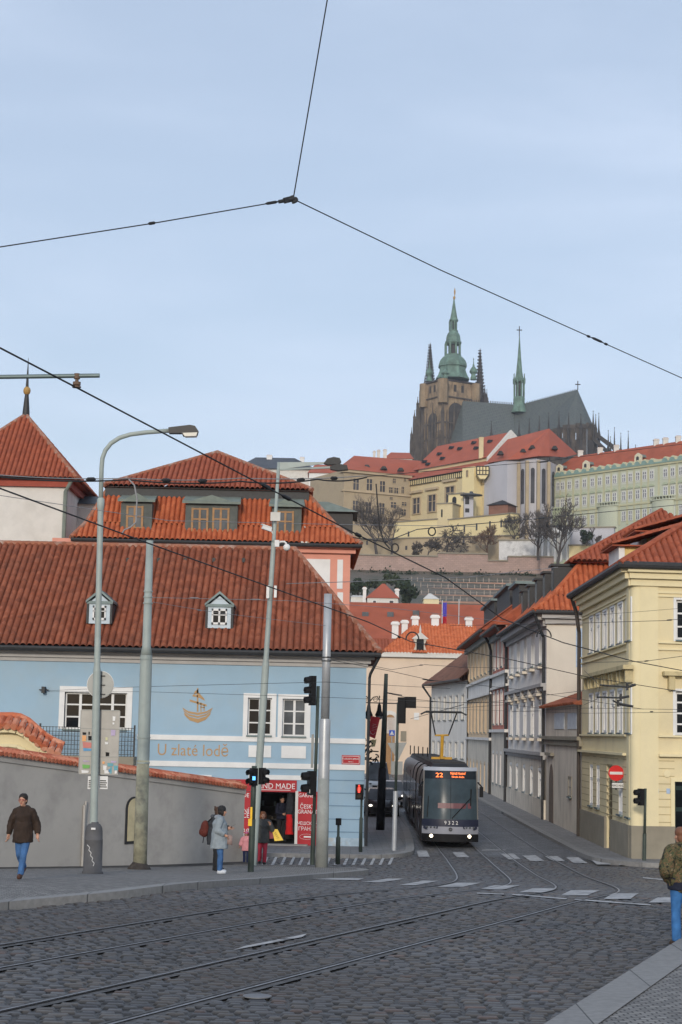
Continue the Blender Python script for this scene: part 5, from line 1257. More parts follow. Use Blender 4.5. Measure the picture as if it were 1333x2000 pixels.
rf = MB(); a = fV(-.5, 1.2, zg1); c = fV(Wv * .95, 1.2, zg1); rf.poly([a, c, fV(Wv * .95, -3.05, zM - .9), fV(-.5, -3.05, zM - .9)]); rf.poly([c, fV(Wv*.95, -3.05, zM-.9), fV(Wv*.95, -3.05, zg1)]); rf.build('lower_roof', M['roof_castle'], vh)
f9 = Fr(fV.O - fV.N * 12.5, fV.U); zRd = f9.px(960, 851)[1]
ua = f9.px(812, 900)[0]; ub = f9.px(996, 840)[0]
a = fV(-2.5, -2.2, zM); c = fV(f8.px(955, 890)[0], -2.2, zM); d_ = fV(ub, -12.5, zRd); e = fV(-2.5, -12.5, zRd); a2 = fV(-2.5, -23, zM); c2 = fV(f8.px(955, 890)[0] + 1, -23, zM)
rf = MB(); rf.poly([a, c, d_, e]); rf.poly([e, d_, c2, a2]); rf.build('roof', M['roof_castle'], vh)
b = MB(); b.prism([c + V((.0, 0, -6)), c, d_ + Z * .6, c2, c2 + V((0, 0, -6))], fV.U * .8); b.build('gable', M['offwhite'], vh)
for t in ((.08, .3), (.2, .55), (.33, .3), (.3, .75), (.46, .62), (.6, .78), (.72, .5), (.18, .15), (.84, .7)):
    p = a.lerp(c, t[0]).lerp(e.lerp(d_, t[0]), t[1]); b = MB(); b.hexa([p + fV.U*x_ + fV.N*y_ + Z*z_ for x_, y_, z_ in ((-.9, .9, -.3), (.9, .9, -.3), (.9, -.6, .1), (-.9, -.6, .1), (-.3, .9, .6), (.3, .9, .6), (.3, -1.2, .7), (-.3, -1.2, .7))]); b.build('roof_hatch', M['dark'], vh)
A = P(936, 895, 526); B_ = P(945, 854, 526); chimney(vh, ((A.x+B_.x)/2, 526, A.z), B_.x - A.x, 1.4, B_.z - A.z, 'castlecream')
# yellow stair tower and oriel
f = fr_px(903, 926, 524, 520); yt = thing('stair_tower', 'plain cream yellow stair tower projecting from the hall palace', 'tower', f(f.W/2, 0, ZB)); b = MB(); block(b, f, f.W, 6, ZB, f.px(910, 913)[1]); b.build('wall', M['castleyellow'], yt); far_window(yt, f, (912, 919, 915, 931))
f = fr_px(931, 955, 517, 517); b = MB(); b.fbox(f, 0, f.W, -4, .2, f.px(940, 927)[1], f.px(940, 911)[1]); b.prism([f(0.2, .1, f.px(940, 927)[1]), f(f.W-.2, .1, f.px(940, 927)[1]), f(f.W/2+.8, .1, f.px(940, 935)[1]), f(f.W/2-.8, .1, f.px(940, 935)[1])], -f.N * 3); b.cur = 1
r = pxrect(f, 931, 911, 955, 927)
for i in range(5): u = f.W * i / 4; b.fbox(f, u - .14, u + .14, .2, .28, r[2], r[3])
for z in (r[2], (r[2]+r[3])/2, r[3]): b.fbox(f, 0, f.W, .2, .27, z - .13, z + .13)
o = b.build('oriel', [M['castleyellow'], M['dark']], vh)
# gate turrets below
def plain_block(name, label, x0, x1, yt, yb, d0, d1, dep, m, cat='wall', roofm=None, wins=(), wm='dark', arch=False):
    YREF[0] = (yt + yb) / 2
    f = fr_px(x0, x1, d0, d1); h = thing(name, label, cat, f(f.W / 2, 0, f.px((x0+x1)/2, yb)[1])); z1 = f.px(x0, yt)[1]
    b = MB(); block(b, f, f.W, dep, f.px(x0, yb)[1] - 4, z1); b.build('wall', M[m], h)
    if roofm:
        b = MB(); c = f(f.W/2, -dep/2, z1 + dep * .3); q = [f(-.6, .6, z1), f(f.W+.6, .6, z1), f(f.W+.6, -dep-.6, z1), f(-.6, -dep-.6, z1)]
        for i in range(4): b.poly([q[i], q[(i+1) % 4], c])
        b.poly(q[::-1]); b.build('roof', M[roofm], h)
    else:
        b = MB(); b.fbox(f, -.3, f.W+.3, -dep-.3, .3, z1, z1 + .35); b.build('coping', M['plinth'], h)
    for q in wins:
        r = pxrect(f, *q); b = MB()
        if arch: b.prism(arch_pts(f, *r, .004), f.N * .06)
        else: b.fbox(f, r[0], r[1], .0, .05, r[2], r[3])
        b.build('window', M[wm], h)
    return h
plain_block('gate_tower', 'square stone gate turret with a slit window between the two yellow castle walls', 854, 884, 985, 1035, 505, 503, 7, 'castlecream', 'tower', None, ((862, 995, 865, 1010),))
plain_block('loggia_house', 'small yellow house with two arched openings above the long yellow castle wall', 876, 905, 967, 1006, 512, 508, 6, 'castleyellow', 'house', None, ((884, 970, 892, 983), (887, 996, 894, 1004)), arch=True)
h = plain_block('watch_pavilion', 'grey glazed lookout pavilion with flat overhanging roof on the castle terrace', 907, 925, 968, 1004, 506, 506, 5, 'churchblue', 'pavilion', None, ((909, 970, 917, 985), (909, 993, 917, 1001)))
b = MB(); q = P(921, 968, 505); b.lathe([(3.3, 0), (3.3, .25), (1.2, .6), (.5, .8), (.5, 1.2), (0, 1.3)], q, 18, 0, 1, .8); b.build('roof', M['slate'], h)
plain_block('terrace_hut', 'low brick hut with dark pyramid roof under the blue white church', 955, 992, 987, 998, 503, 500, 6, 'brickbrown', 'hut', 'dark')
plain_block('long_yellow_wall', 'long yellow castle wall with narrow slits above the bare trees', 877, 1000, 1016, 1050, 502, 484, 3, 'castleyellow', 'wall', None, ((884, 1027, 887, 1038), (906, 1026, 909, 1040), (930, 1022, 933, 1036), (956, 1018, 959, 1032), (978, 1016, 981, 1030)), 'glassfar')
plain_block('short_yellow_wall', 'shorter yellow castle wall with dark sheet coping left of the gate turret', 770, 854, 1021, 1062, 515, 505, 3, 'castleyellow', 'wall', None, ((797, 1038, 800, 1048),), 'glassfar')
plain_block('base_wall', 'old stained stone wall under the yellow castle wall behind bare trees', 600, 1000, 1057, 1092, 506, 482, 2, 'sandstone', 'wall', None, ((716, 1056, 719, 1064), (792, 1066, 796, 1074), (904, 1055, 908, 1063)), 'glassfar')
# church
ch = thing('blue_white_church', 'bluish white church with pointed windows stone buttresses and steep red roof', 'church', P(1000, 985, 515))
YREF[0] = 940
f = fr_px(951, 991, 522, 510); f2 = fr_px(991, 1013, 510, 512)
zt = f.px(991, 899)[1]
b = MB(); block(b, f, f.W, 12, ZB, zt); block(b, f2, f2.W, 12, ZB, zt)
apx = [(1013, 512), (1030, 508), (1052, 507), (1072, 510), (1090, 518)]
for i in range(4):
    g_ = fr_px(apx[i][0], apx[i+1][0], apx[i][1], apx[i+1][1]); b.poly([g_(0, 0, ZB), g_(g_.W, 0, ZB), g_(g_.W, 0, zt), g_(0, 0, zt)])
b.build('wall', M['churchblue'], ch)
for (ff, q) in ((f, (957, 927, 963, 972)), (f, (976, 923, 983, 968))):
    r = pxrect(ff, *q); b = MB(); b.prism(arch_pts(ff, *r, .0), ff.N * .1); b.build('window', M['glassfar'], ch)
b = MB(); bw = []
for i in range(5):
    x, d = apx[i]; g_ = fr_px(x - 3, x + 3, d - .8, d - .8); b.fbox(g_, 0, g_.W, -1.5, .8, ZB, zt - .5)
b.build('buttress', M['sandstone'], ch)
for i in range(4):
    g_ = fr_px(apx[i][0], apx[i+1][0], apx[i][1], apx[i+1][1]); b = MB(); u0, u1 = g_.W * .33, g_.W * .67; b.prism(arch_pts(g_, u0, u1, zt - 13, zt - 2.5, .0), g_.N * .12); b.build('window', M['glassfar'], ch)
ap_ = P(1073, 837, 520); rl = P(992, 858, 526)
E_ = [P(948, 905, 523), P(991, 898, 509), P(1013, 897, 510), P(1030, 894, 506.5), P(1052, 891, 505.5), P(1074, 891, 508.5), P(1103, 893, 517), P(1128, 887, 530)]
rf = MB(); rf.poly([E_[0], E_[1], rl]); rf.poly([E_[1], E_[2], ap_, rl])
for i in range(2, 7): rf.poly([E_[i], E_[i+1], ap_])
rf.poly([E_[0], rl, ap_, E_[7]]); rf.build('roof', M['roof_castle'], ch)
for x, y, d in ((978, 884, 514), (1022, 880, 513), (1040, 873, 512), (1084, 874, 513)):
    q = P(x, y, d - 1.2); b = MB(); b.hexa([q + V(v) for v in ((-1, -.3, -.5), (1, -.3, -.5), (1, 2.5, -.5), (-1, 2.5, -.5), (-.4, -.3, .5), (.4, -.3, .5), (.4, 2.5, .5), (-.4, 2.5, .5))]); b.build('roof_hatch', M['dark'], ch)
# green palace
fG = fr_px(1053, 1333, 520, 478); ug1 = fG.px(1430, 900)[0]; Wg_ = ug1
gpal = thing('green_palace', 'long pale green baroque palace with rows of white windows and orange red roof', 'palace', fG(Wg_/2, 0, ZB))
zE = fG.px(1190, 918)[1]
b = MB(); block(b, fG, Wg_, 16, ZB - 6, zE); b.build('wall', M['palegreen'], gpal)
cols_ = [1061.5, 1075.5, 1091, 1099.5, 1113, 1128, 1142.5, 1158, 1172.5, 1188, 1201.4, 1219.4, 1232, 1246.5, 1260, 1274, 1300.5, 1315, 1331]
us = [fG.px(x, 940)[0] for x in cols_]; us += [us[-1] + 2.9, us[-1] + 5.8, us[-1] + 8.7]
rows_ = [(940, 955.5), (973, 990), (1010, 1029)]
rz = [(fG.px(1113, b_)[1], fG.px(1113, a_)[1]) for a_, b_ in rows_]
b = MB()
for i in range(len(us)):
    u = (us[i] + (us[i+1] if i + 1 < len(us) else us[i] + 3)) / 2
    b.fbox(fG, u - .28, u + .28, -.05, .18, rz[2][0] - 1, zE - .5)
b.fbox(fG, 0, Wg_, -.05, .3, rz[1][0] - 1.6, rz[1][0] - 1.1); b.fbox(fG, 0, Wg_, -.05, .45, zE - .6, zE); b.build('pilaster_band', M['palegreen2'] if False else mat('pilaster', (.45, .44, .29), .9, .1, .3), gpal)
b = MB(); 
for u in us: b.fbox(fG, u - .9, u + .9, -.02, .07, rz[0][0] - .6, rz[0][1] + .5); b.fbox(fG, u - .9, u + .9, -.02, .07, rz[1][0] - .6, rz[1][1] + .6)
b.build('wall_panel', M['greenwhite'], gpal)
M['winfar'] = mat('winfar', (.62, .63, .62), .8); M['glasspale'] = glassy('glasspale', (.2, .21, .23), .2)
for z0, z1 in rz:
    for u in us:
        w_ = MB(); hw = .58
        for a, c, d, e in ((u-hw-.16, u-hw, z0, z1), (u+hw, u+hw+.16, z0, z1), (u-hw, u+hw, z1-.16, z1), (u-hw, u+hw, z0, z0+.16), (u-.09, u+.09, z0, z1), (u-hw, u+hw, z0+(z1-z0)*.6-.09, z0+(z1-z0)*.6+.09)): w_.fbox(fG, a, c, .07, .2, d, e)
        o = w_.build('window', M['winfar'], gpal); g_ = MB(); g_.poly([fG(u-hw, .1, z0), fG(u+hw, .1, z0), fG(u+hw, .1, z1), fG(u-hw, .1, z1)]); g_.build('pane', M['glasspale'], o, fix=False)
b = MB()
for u in us: z = rz[1][1] + .55; b.prism([fG(u-1.0, .05, z), fG(u+1.0, .05, z), fG(u+.7, .05, z+.45), fG(u, .05, z+.75), fG(u-.7, .05, z+.45)], fG.N * .35)
b.build('window_hood', M['palegreen2'], gpal)
b = MB(); zA = zE + 1.15                 # scalloped attic with copper hoods
b.fbox(fG, -.2, Wg_, -1.5, .2, zE, zA)
for u in us: b.prism([fG(u + cos(t) * 1.1, .1, zE + .5 + sin(t) * 1.25) for t in [PI * i / 8 for i in range(9)]], -fG.N * 2.2)
b.build('attic', mat('atticcream', (.5, .48, .33), .9, .1, .3), gpal)
b = MB()
for u in us: b.prism([fG(u + cos(t) * .9, .55, zE + .35 + sin(t) * .95) for t in [PI * i / 8 for i in range(9)]], -fG.N * .3)
b.fbox(fG, -.4, Wg_, -.1, .6, zE - .05, zE + .4); b.build('copper_hood', mat('coppergreen', (.2, .3, .27), .7, .15, .5), gpal)
f10 = Fr(fG.O - fG.N * 8, fG.U); zR = f10.px(1230, 876)[1]; uR0 = f10.px(1150, 887)[0] - 13
a = fG(1.0, -1.4, zA - .2); c = fG(Wg_, -1.4, zA - .2); d_ = fG(Wg_, -8, zR); e = fG(7, -8, zR)
rf = MB(); rf.poly([a, c, d_, e]); rf.poly([a, e, fG(1, -15, zA)]); rf.poly([e, d_, fG(Wg_, -15, zA), fG(1, -15, zA)]); rf.build('roof', M['roof_far2'], gpal)
for x, y0, y1 in ((1145, 898, 918), (1247, 884, 906), (1093, 913, 930)):
    u, z = Fr(fG.O - fG.N * 1.2, fG.U).px(x, (y0+y1)/2); k_ = MB(); f11 = Fr(fG.O - fG.N * .9, fG.U)
    k_.prism([f11(u-1.5, 0, zE+.3), f11(u+1.5, 0, zE+.3), f11(u+1.2, 0, zA+.6), f11(u+1.1, 0, zA+2.2), f11(u, 0, zA+2.9), f11(u-1.1, 0, zA+2.2), f11(u-1.2, 0, zA+.6)], -fG.N * .8); o = k_.build('dormer', M['atticcream'] if 'atticcream' in M else mat('dormercream', (.6, .56, .42), .9), gpal)
    k_ = MB(); k_.prism(arch_pts(f11, u-.5, u+.5, zA+.2, zA+1.9, .004), fG.N * .05); k_.build('dormer_pane', M['glassfar'], o)
    k_ = MB(); k_.prism([f11(u-1.2, -.85, zA+1.7), f11(u+1.2, -.85, zA+1.7), f11(u, -.85, zA+2.7)], -fG.N * 3); k_.build('dormer_roof', M['copper'], o)
for x0, x1, y in ((1170, 1208, 983), (1275, 1318, 971), (1067, 1104, 992)):
    u0 = fG.px(x0, y)[0]; u1 = fG.px(x1, y)[0]; z = rz[1][0] - 1.0; b = MB(); n = 12
    for z0, z1, r_ in ((ZB, z - .3, 1.0), (z - .3, z, 1.15), (z + .7, z + 1.0, 1.15)):
        b.prism([fG((u0+u1)/2 - cos(PI*i/n) * (u1-u0)/2 * r_, .05 + sin(PI*i/n) * 1.6 * r_, z0) for i in range(n + 1)], (0, 0, z1 - z0))
    for i in range(n + 1): q = fG((u0+u1)/2 - cos(PI*i/n) * (u1-u0)/2 * 1.1, .05 + sin(PI*i/n) * 1.7, z); b.tube([q, q + Z * .75], .16, 5)
    b.build('balcony', M['palegreen'] if x0 > 1100 else M['palegreen2'], gpal)
for x0, y0, x1, y1 in ((1130, 882, 1139, 892), (1168, 873, 1178, 888), (1201, 871, 1209, 884), (1278, 863, 1288, 875), (1296, 860, 1306, 873), (1322, 858, 1330, 870)):
    u = f10.px((x0+x1)/2, 880)[0]; p = fG(u, -8, zR); chimney(gpal, (p.x, p.y, p.z - 1), 1.5, 1.2, 2.6, 'offwhite')
plain_block('palace_annex', 'low white balustraded terrace block at the left end of the green palace', 1021, 1053, 928, 990, 512, 512, 6, 'greenwhite', 'building')
# colonnade pavilion and white wall
YREF[0] = 1065
cp = thing('colonnade_pavilion', 'white columned garden pavilion below the green palace', 'pavilion', P(1078, 1085, 470))
f = fr_px(1044, 1112, 472, 470); b = MB(); z1 = f.px(1078, 1040)[1]; z0 = f.px(1078, 1090)[1]
b.fbox(f, 0, f.W, -4, .2, z1, z1 + 1.4); b.fbox(f, 0, f.W, -4, -3.6, z0, z1); b.build('entablature', M['white'], cp)
for i in range(6): b = MB(); b.lathe([(.45, z0 - 1), (.45, z0 + .3), (.36, z0 + .4), (.3, z1 - .4), (.45, z1)], f(.5 + (f.W - 1) * i / 5, -.3, 0), 10); b.build('column', M['white'], cp)
b = MB(); b.fbox(f, -.5, f.W + .5, -4.5, .6, z1 + 1.4, z1 + 1.9); b.build('roof', M['slate'], cp)
plain_block('painted_wall', 'white garden wall with dark grey mottled paintings behind bare branches', 975, 1045, 1056, 1094, 474, 472, 2, 'mottled', 'wall') if M.setdefault('mottled', mat('mottled', (.55, .55, .55), .9, .1, 1, dirt=(.1, .11, .13), dscale=.35, damt=.95)) else 0
plain_block('ochre_garden_wall', 'short ochre garden wall at the hedge below the palace', 1112, 1165, 1066, 1092, 468, 466, 2, 'castleyellow', 'wall')
plain_block('grey_garden_wall', 'grey garden wall with a dark hedge in front below the green palace', 1108, 1200, 1032, 1075, 478, 474, 2, 'churchblue', 'wall')
# retaining wall and terraces
YREF[0] = 1105
rw = thing('retaining_wall', 'long pinkish stone retaining wall stepping along the top of the vineyard slope', 'wall', P(880, 1118, 470))
b = MB()
for x0, x1, y in ((520, 856, 1084), (856, 953, 1082), (953, 993, 1096), (993, 1020, 1088), (1020, 1082, 1088)):
    f = fr_px(x0, x1, 470, 470); b.fbox(f, 0, f.W, -3, 0, 40, f.px((x0+x1)/2, y)[1])
b.build('wall', M['pinkstone'], rw)
b = MB()
for x0, x1, y in ((520, 856, 1084), (856, 953, 1082), (953, 993, 1096), (993, 1020, 1088), (1020, 1082, 1088)):
    f = fr_px(x0, x1, 469.8, 469.8); z = f.px((x0+x1)/2, y)[1]; b.fbox(f, 0, f.W - .01, -3.2, .2, z, z + .35)
b.build('coping', M['plinth'], rw)
for i, (x0, x1, y, d, lab) in enumerate(((800, 1040, 1138, 449, 'topmost row of vineyard stakes on its low terrace wall'), (806, 1045, 1150, 440, 'second vineyard row from the top with a reddish terrace wall'), (808, 1045, 1163, 431, 'third vineyard row from the top with pale stakes'), (830, 1045, 1176, 422, 'lowest vineyard row just above the red palace roof'))):
    f = fr_px(x0, x1, d, d - 2); z = f.px((x0+x1)/2, y)[1]
    t = thing('vineyard_row', lab, 'vineyard', f(f.W/2, 0, z - 1), 'vineyard terrace rows on the hillside')
    b = MB(); b.fbox(f, 0, f.W, -1.2, 0, z - 2.2, z + .1); b.build('terrace_wall', M['terrace'], t)
    b = MB(); n_ = int(f.W / 1.7)
    for k in range(n_): u = k * 1.7 + .4 + random.uniform(-.25, .25); b.fbox(f, u - .06, u + .06, -.7, -.6, z, z + 1.0 + .5 * random.random())
    b.fbox(f, 0, f.W, -.66, -.63, z + .75, z + .79); b.build('stakes', mat('stake', (.42, .35, .29), .9, .3, 3), t)

# ---------------------------------------------------------------- cathedral
DK = 880.0; YREF[0] = 840
ca = thing('cathedral', 'gothic cathedral on the hill with green copper belfry dark slate roofs and many pinnacles', 'cathedral', P(985, 900, DK))
k_ = DK / F
cA = P(830, 742, 889); cB = P(866, 742, 875); cC = P(929, 742, 886)
zT = cB.z; cA.z = cB.z = cC.z = 0; cD = cA + cC - cB
fL = Fr(cA, cB - cA); fL.W = (cB - cA).length; fR = Fr(cB, cC - cB); fR.W = (cC - cB).length
zb_ = 90
b = MB()
b.prism([V((p.x, p.y, zb_)) for p in (cA, cB, cC, cD)], (0, 0, zT - zb_))
tw = b.build('belfry_tower', M['gothictan'], ca)
b = MB()                                 # shafts, tracery, balustrade
def pinnacle(b, p, w, z0, z1, zt):
    b.lathe([(w, z0), (w, z1), (w * 1.25, z1 + w * .3), (w * .55, z1 + (zt - z1) * .25), (.08, zt - .6), (.3, zt - .45), (.06, zt)], (p.x, p.y, 0), 6)
for f, n in ((fL, 6), (fR, 9)):
    for i in range(n + 1):
        u = f.W * i / n; hgt = zT - 12 - (i % 3) * 5; p = f(u, .5, 0); pinnacle(b, p, .55, zb_, hgt - 5, hgt + 1.5)
        if f is fL or i in (0, 1, 8, 9): p = f(u, 1.4, 0); pinnacle(b, p, .6, zb_, hgt - 22, hgt - 14)
    for z in (zT - 8.5, zT - 22, zT - 30): b.fbox(f, 0, f.W, -.1, .7, z, z + .6)
b.build('tower_tracery', M['gothic'], tw)
b = MB(); b.prism(arch_pts(fR, fR.W * .18, fR.W * .62, zb_, zT - 11, .05), fR.N * .4); b.prism(arch_pts(fL, fL.W * .25, fL.W * .7, zT - 40, zT - 16, .05), fL.N * .25); b.build('tower_window', M['gothicdark'], tw)
for f, qs in ((fL, (.32, .55, .76)), (fR, (.14, .37, .6))):
    for t in qs:
        b = MB(); u = f.W * t; b.fbox(f, u - .8, u + .8, .0, .12, zT - 5.2, zT - 1.6); b.build('belfry_opening', M['gothicdark'], tw)
M['turrettan'] = mat('turrettan', (.24, .18, .115), .9, .3, .2, streak=.7, dscale=.3)
for c, r in ((cB, 2.8), (cC, 2.6), (cA, 2.6)): b = MB(); b.lathe([(r, zT - 12), (r, zT + .4)], (c.x, c.y, 0), 8); b.build('corner_turret', M['turrettan'], tw)
b = MB(); b.prism([V((p.x, p.y, zT)) for p in (fL(-.8, .8, 0), fL(fL.W + .5, 1.0, 0), fR(fR.W + .8, .8, 0), cD + V((.5, .8, 0)))], (0, 0, .8)); b.build('parapet', M['gothicdark'], tw)
def pxlathe(b, cx, prof, d, n=8, rot=PI/8):
    c = P(cx, 742, d); pr = [(r * d / F, P(cx, y, d).z) for r, y in prof]; b.lathe(pr, (c.x, c.y, 0), n, rot)
hm = MB(); cx = 884.5; dc = 884
pxlathe(hm, 884, [(36, 742), (32, 736), (28.5, 728), (27, 722), (27, 719), (30, 717), (29.5, 712), (27, 706), (22, 700), (18, 697), (17.5, 695)], dc)
pxlathe(hm, 884.6, [(17.5, 696.9), (16.5, 693), (14, 692.8)], dc, 8); pxlathe(hm, 884.7, [(14, 674), (17.5, 671), (17.5, 669), (15.5, 667), (15, 662), (14, 656), (11, 651), (8.5, 648.5), (8.5, 647)], dc)
pxlathe(hm, 885.2, [(9.5, 647.5), (8.5, 645.5), (6.2, 645.3)], dc); pxlathe(hm, 885.2, [(7, 629), (9.6, 627), (9.6, 625.5), (7.6, 622), (6.4, 616), (4.2, 604), (2.2, 592), (1.4, 585)], dc)
helm = hm.build('belfry_helm', M['verdigris'], ca)
for q in ((884.6, [(9, 693.2), (9, 673)]), (885.2, [(4, 645.6), (4, 628)])): b = MB(); pxlathe(b, *q, dc); b.build('lantern_core', M['dark'], helm)
b = MB()
for cx_, r_, y0, y1, w_ in ((884.6, 15, 694, 671, .55), (885.2, 7.2, 646, 628, .4)):
    c0 = P(cx_, y0, dc); c1 = P(cx_, y1, dc)
    for i in range(8): a = PI/8 + i * PI/4; o_ = V((cos(a), sin(a), 0)) * r_ * dc / F; b.tube([c0 + o_, c1 + o_], w_, 6)
b.build('lantern_column', M['verdigris'], helm)
b = MB(); pxlathe(b, 885.6, [(.5, 586), (2.2, 583.5), (2.6, 581.5), (2.0, 579.5), (.5, 578)], dc, 10); pxlathe(b, 886.5, [(.7, 578), (1.6, 573), (2.0, 569), (.9, 565), (.3, 562)], dc, 6); b.build('gilded_finial', M['gold'], helm)
for cx_, y0, yt in ((839, 745, 703), (925, 742, 699), (869.5, 739, 712)):
    b = MB(); d_ = 889 if cx_ < 850 else 886 if cx_ > 900 else 876; hgt = y0 - yt
    pxlathe(b, cx_, [(6.5, y0), (6, y0 - hgt*.12), (4.5, y0 - hgt*.2), (4.6, y0 - hgt*.26), (7.8, y0 - hgt*.34), (8.2, y0 - hgt*.4), (6, y0 - hgt*.5), (2.6, y0 - hgt*.6), (1.0, y0 - hgt*.75), (.5, y0 - hgt*.9), (1.2, y0 - hgt*.93), (.3, yt)], d_); b.build('corner_helm', M['verdigris'], ca)
def gothic_spire(cx, yt, yb_, rb, d, name='west_spire', m='gothicdark', base=None):
    b = MB(); pxlathe(b, cx, [(rb, base or yb_ + 60), (rb, yb_), (rb * .92, yb_ - 3), (rb * .1, yt + 6), (1.0, yt + 5), (.3, yt)], d)
    n = 16; hgt = yb_ - yt - 8
    for i in range(n):
        y = yb_ - 4 - hgt * i / n; r = (rb * .92 * (1 - i / n) + rb * .1) * d / F
        for a in range(8): c = P(cx, y, d); t = PI/8 + a * PI/4; q = c + V((cos(t), sin(t), 0)) * (r + .15); b.lathe([(.1, -.4), (.42, 0), (.1, .5)], q, 4)
    b.cur = 0; c = P(cx, yt + 5, d); b.box(c.x - .8, c.x + .8, c.y - .2, c.y + .2, c.z - .25, c.z + .25)
    return b.build(name, M[m], ca)
gothic_spire(840, 669, 766, 11, 905); gothic_spire(937.6, 680, 790, 11.5, 905)
for cx_, yt in ((829, 735), (824, 752), (850, 745), (947, 752), (927, 750), (951, 760)): b = MB(); c = P(cx_, 800, 903); pinnacle(b, c, .8, zb_, P(cx_, yt + 20, 903).z, P(cx_, yt, 903).z); b.build('pinnacle', M['gothicdark'], ca)
for i, (x0, x1, y) in enumerate(((818, 832, 768), (813, 820, 792), (807, 815, 818), (802, 809, 852))):
    b = MB(); f = fr_px(x0, x1, 892 + i * 2, 890 + i * 2); b.fbox(f, 0, f.W, -5, 0, zb_, f.px(x0, y)[1])
    for t in (.15, .85): pinnacle(b, f(f.W * t, -.5, 0), .7, f.px(x0, y + 22)[1], f.px(x0, y - 2)[1], f.px(x0, y - 17)[1])
    for t in (.2, .5, .8): b.fbox(f, f.W * t - .3, f.W * t + .3, 0, .5, zb_, f.px(x0, y + 8)[1])
    b.build('stepped_buttress', M['gothic'], ca)
# roofs
def rpoly(b, *pts): b.poly([P(*p) for p in pts])
rf = MB(); rpoly(rf, (904, 783, 882), (1003, 790, 876), (1007, 862, 862), (904, 862, 867)); rpoly(rf, (904, 783, 882), (904, 862, 867), (876, 862, 878)); rpoly(rf, (904, 783, 882), (876, 862, 878), (880, 862, 900), (1003, 862, 900), (1003, 790, 876))
rf.build('transept_roof', M['slatepat'], ca)
rf = MB(); R0 = (1003, 794, 877); R1 = (1128.5, 761, 856)
rpoly(rf, (1005, 862, 862), (1030, 856, 860), (1079, 842, 848), R1, R0)
ring = [(1079, 842, 848), (1100, 834, 842), (1125, 830, 840), (1146, 829, 844), (1158, 829, 852)]
for i in range(4): rpoly(rf, ring[i], ring[i+1], R1)
rpoly(rf, R1, (1158, 829, 852), (1140, 845, 880), (1003, 850, 895), R0)
rf.build('choir_roof', M['slatepat'], ca)
b = MB()
for i in range(4):
    A = P(*ring[i]); B_ = P(*ring[i+1]); f = Fr(A, B_ - A); W_ = (B_ - A).xy.length; z1 = min(A.z, B_.z) + .5
    b.poly([f(0, .3, zb_), f(W_, .3, zb_), f(W_, .3, z1), f(0, .3, z1)]); b.fbox(f, 0, W_, -.2, .9, z1 - 1.5, z1 + .4)
    for t in (.2, .4, .6, .8): b.fbox(f, W_ * t - .2, W_ * t + .2, .3, .8, z1 - 8, z1 - 1.5)
A = P(876, 858, 862); b.poly([V((A.x, A.y, zb_)), V((P(*ring[0]).x, P(*ring[0]).y, zb_)), P(*ring[0]), P(1007, 860, 861), P(880, 862, 862)])
b.build('choir_wall', M['gothic'], ca)
b = MB(); f = fr_px(1095, 1160, 838, 846)
for i in range(5): u = f.W * (i + .5) / 5; b.prism(arch_pts(f, u - 1.4, u + 1.4, zb_, f.px(1130, 858)[1], 0), f.N * .3)
b.build('choir_window', M['gothicdark'], ca)
for i, (cx_, yt, yb_, d_) in enumerate(((960, 822, 852, 858), (1014, 821, 852, 856), (1034, 817, 850, 854), (1053.5, 812, 848, 850), (1072, 806, 844, 846), (1092, 803, 838, 842), (1111, 806, 838, 839), (1135, 808, 838, 838), (1159, 802, 832, 850), (1164, 809, 840, 853), (1170, 806, 850, 858), (1188.5, 840, 880, 850), (1193, 852, 888, 852), (1200.5, 834, 880, 856), (1213, 845, 886, 853), (1227.5, 841, 886, 855), (1242, 868, 890, 858))):
    b = MB(); c = P(cx_, yb_, d_); zz = P(cx_, yb_, d_).z; ztp = P(cx_, yt, d_).z
    pinnacle(b, c, .75, zz - 14, zz, ztp)
    for q in range(5): z = zz + (ztp - zz) * (.25 + .13 * q); b.lathe([(.1, -.3), (.5 - .07 * q, 0), (.1, .35)], (c.x, c.y, z), 5)
    b.build('pinnacle', M['gothicdark'], ca)
b = MB()
for (x0, y0), (x1, y1), d_ in (((1164, 848), (1190, 868), 853), ((1160, 858), (1186, 882), 848), ((1190, 866), (1202, 878), 854), ((1086, 872), (1104, 862), 838), ((1168, 852), (1215, 884), 862)):
    b.ring(P(x0, y0, d_), P(x1, y1, d_), .6, .9); b.build('flying_buttress', M['gothicdark'], ca); b = MB()
f = fr_px(1166, 1250, 866, 866); b.fbox(f, 0, f.W, -8, 0, zb_, f.px(1200, 884)[1])
b.build('chapel_wall', M['gothicdark'], ca)
b = MB(); cx = 1014.5; d_ = 872
pxlathe(b, cx, [(16, 806), (11, 790), (11.5, 786), (12, 778), (10.5, 776), (9, 775)], d_); pxlathe(b, cx, [(10, 746), (11.5, 744), (8.5, 738), (6.5, 728), (3.8, 700), (2.0, 676), (1.0, 660), (.5, 655)], d_)
fle = b.build('fleche', M['verdigris'], ca)
b = MB(); pxlathe(b, cx, [(6, 776), (6, 745)], d_); b.build('lantern_core', M['gothicdark'], fle)
b = MB()
for i in range(8): a = PI/8 + i * PI/4; o_ = V((cos(a), sin(a), 0)) * 10 * d_ / F; c = P(cx, 776, d_); e = P(cx, 742, d_); b.tube([c + o_, e + o_], .45, 5); pinnacle(b, e + o_ * 1.1, .5, e.z - 2, e.z, e.z + 3.2)
b.build('lantern_column', M['verdigris'], fle)
b = MB()
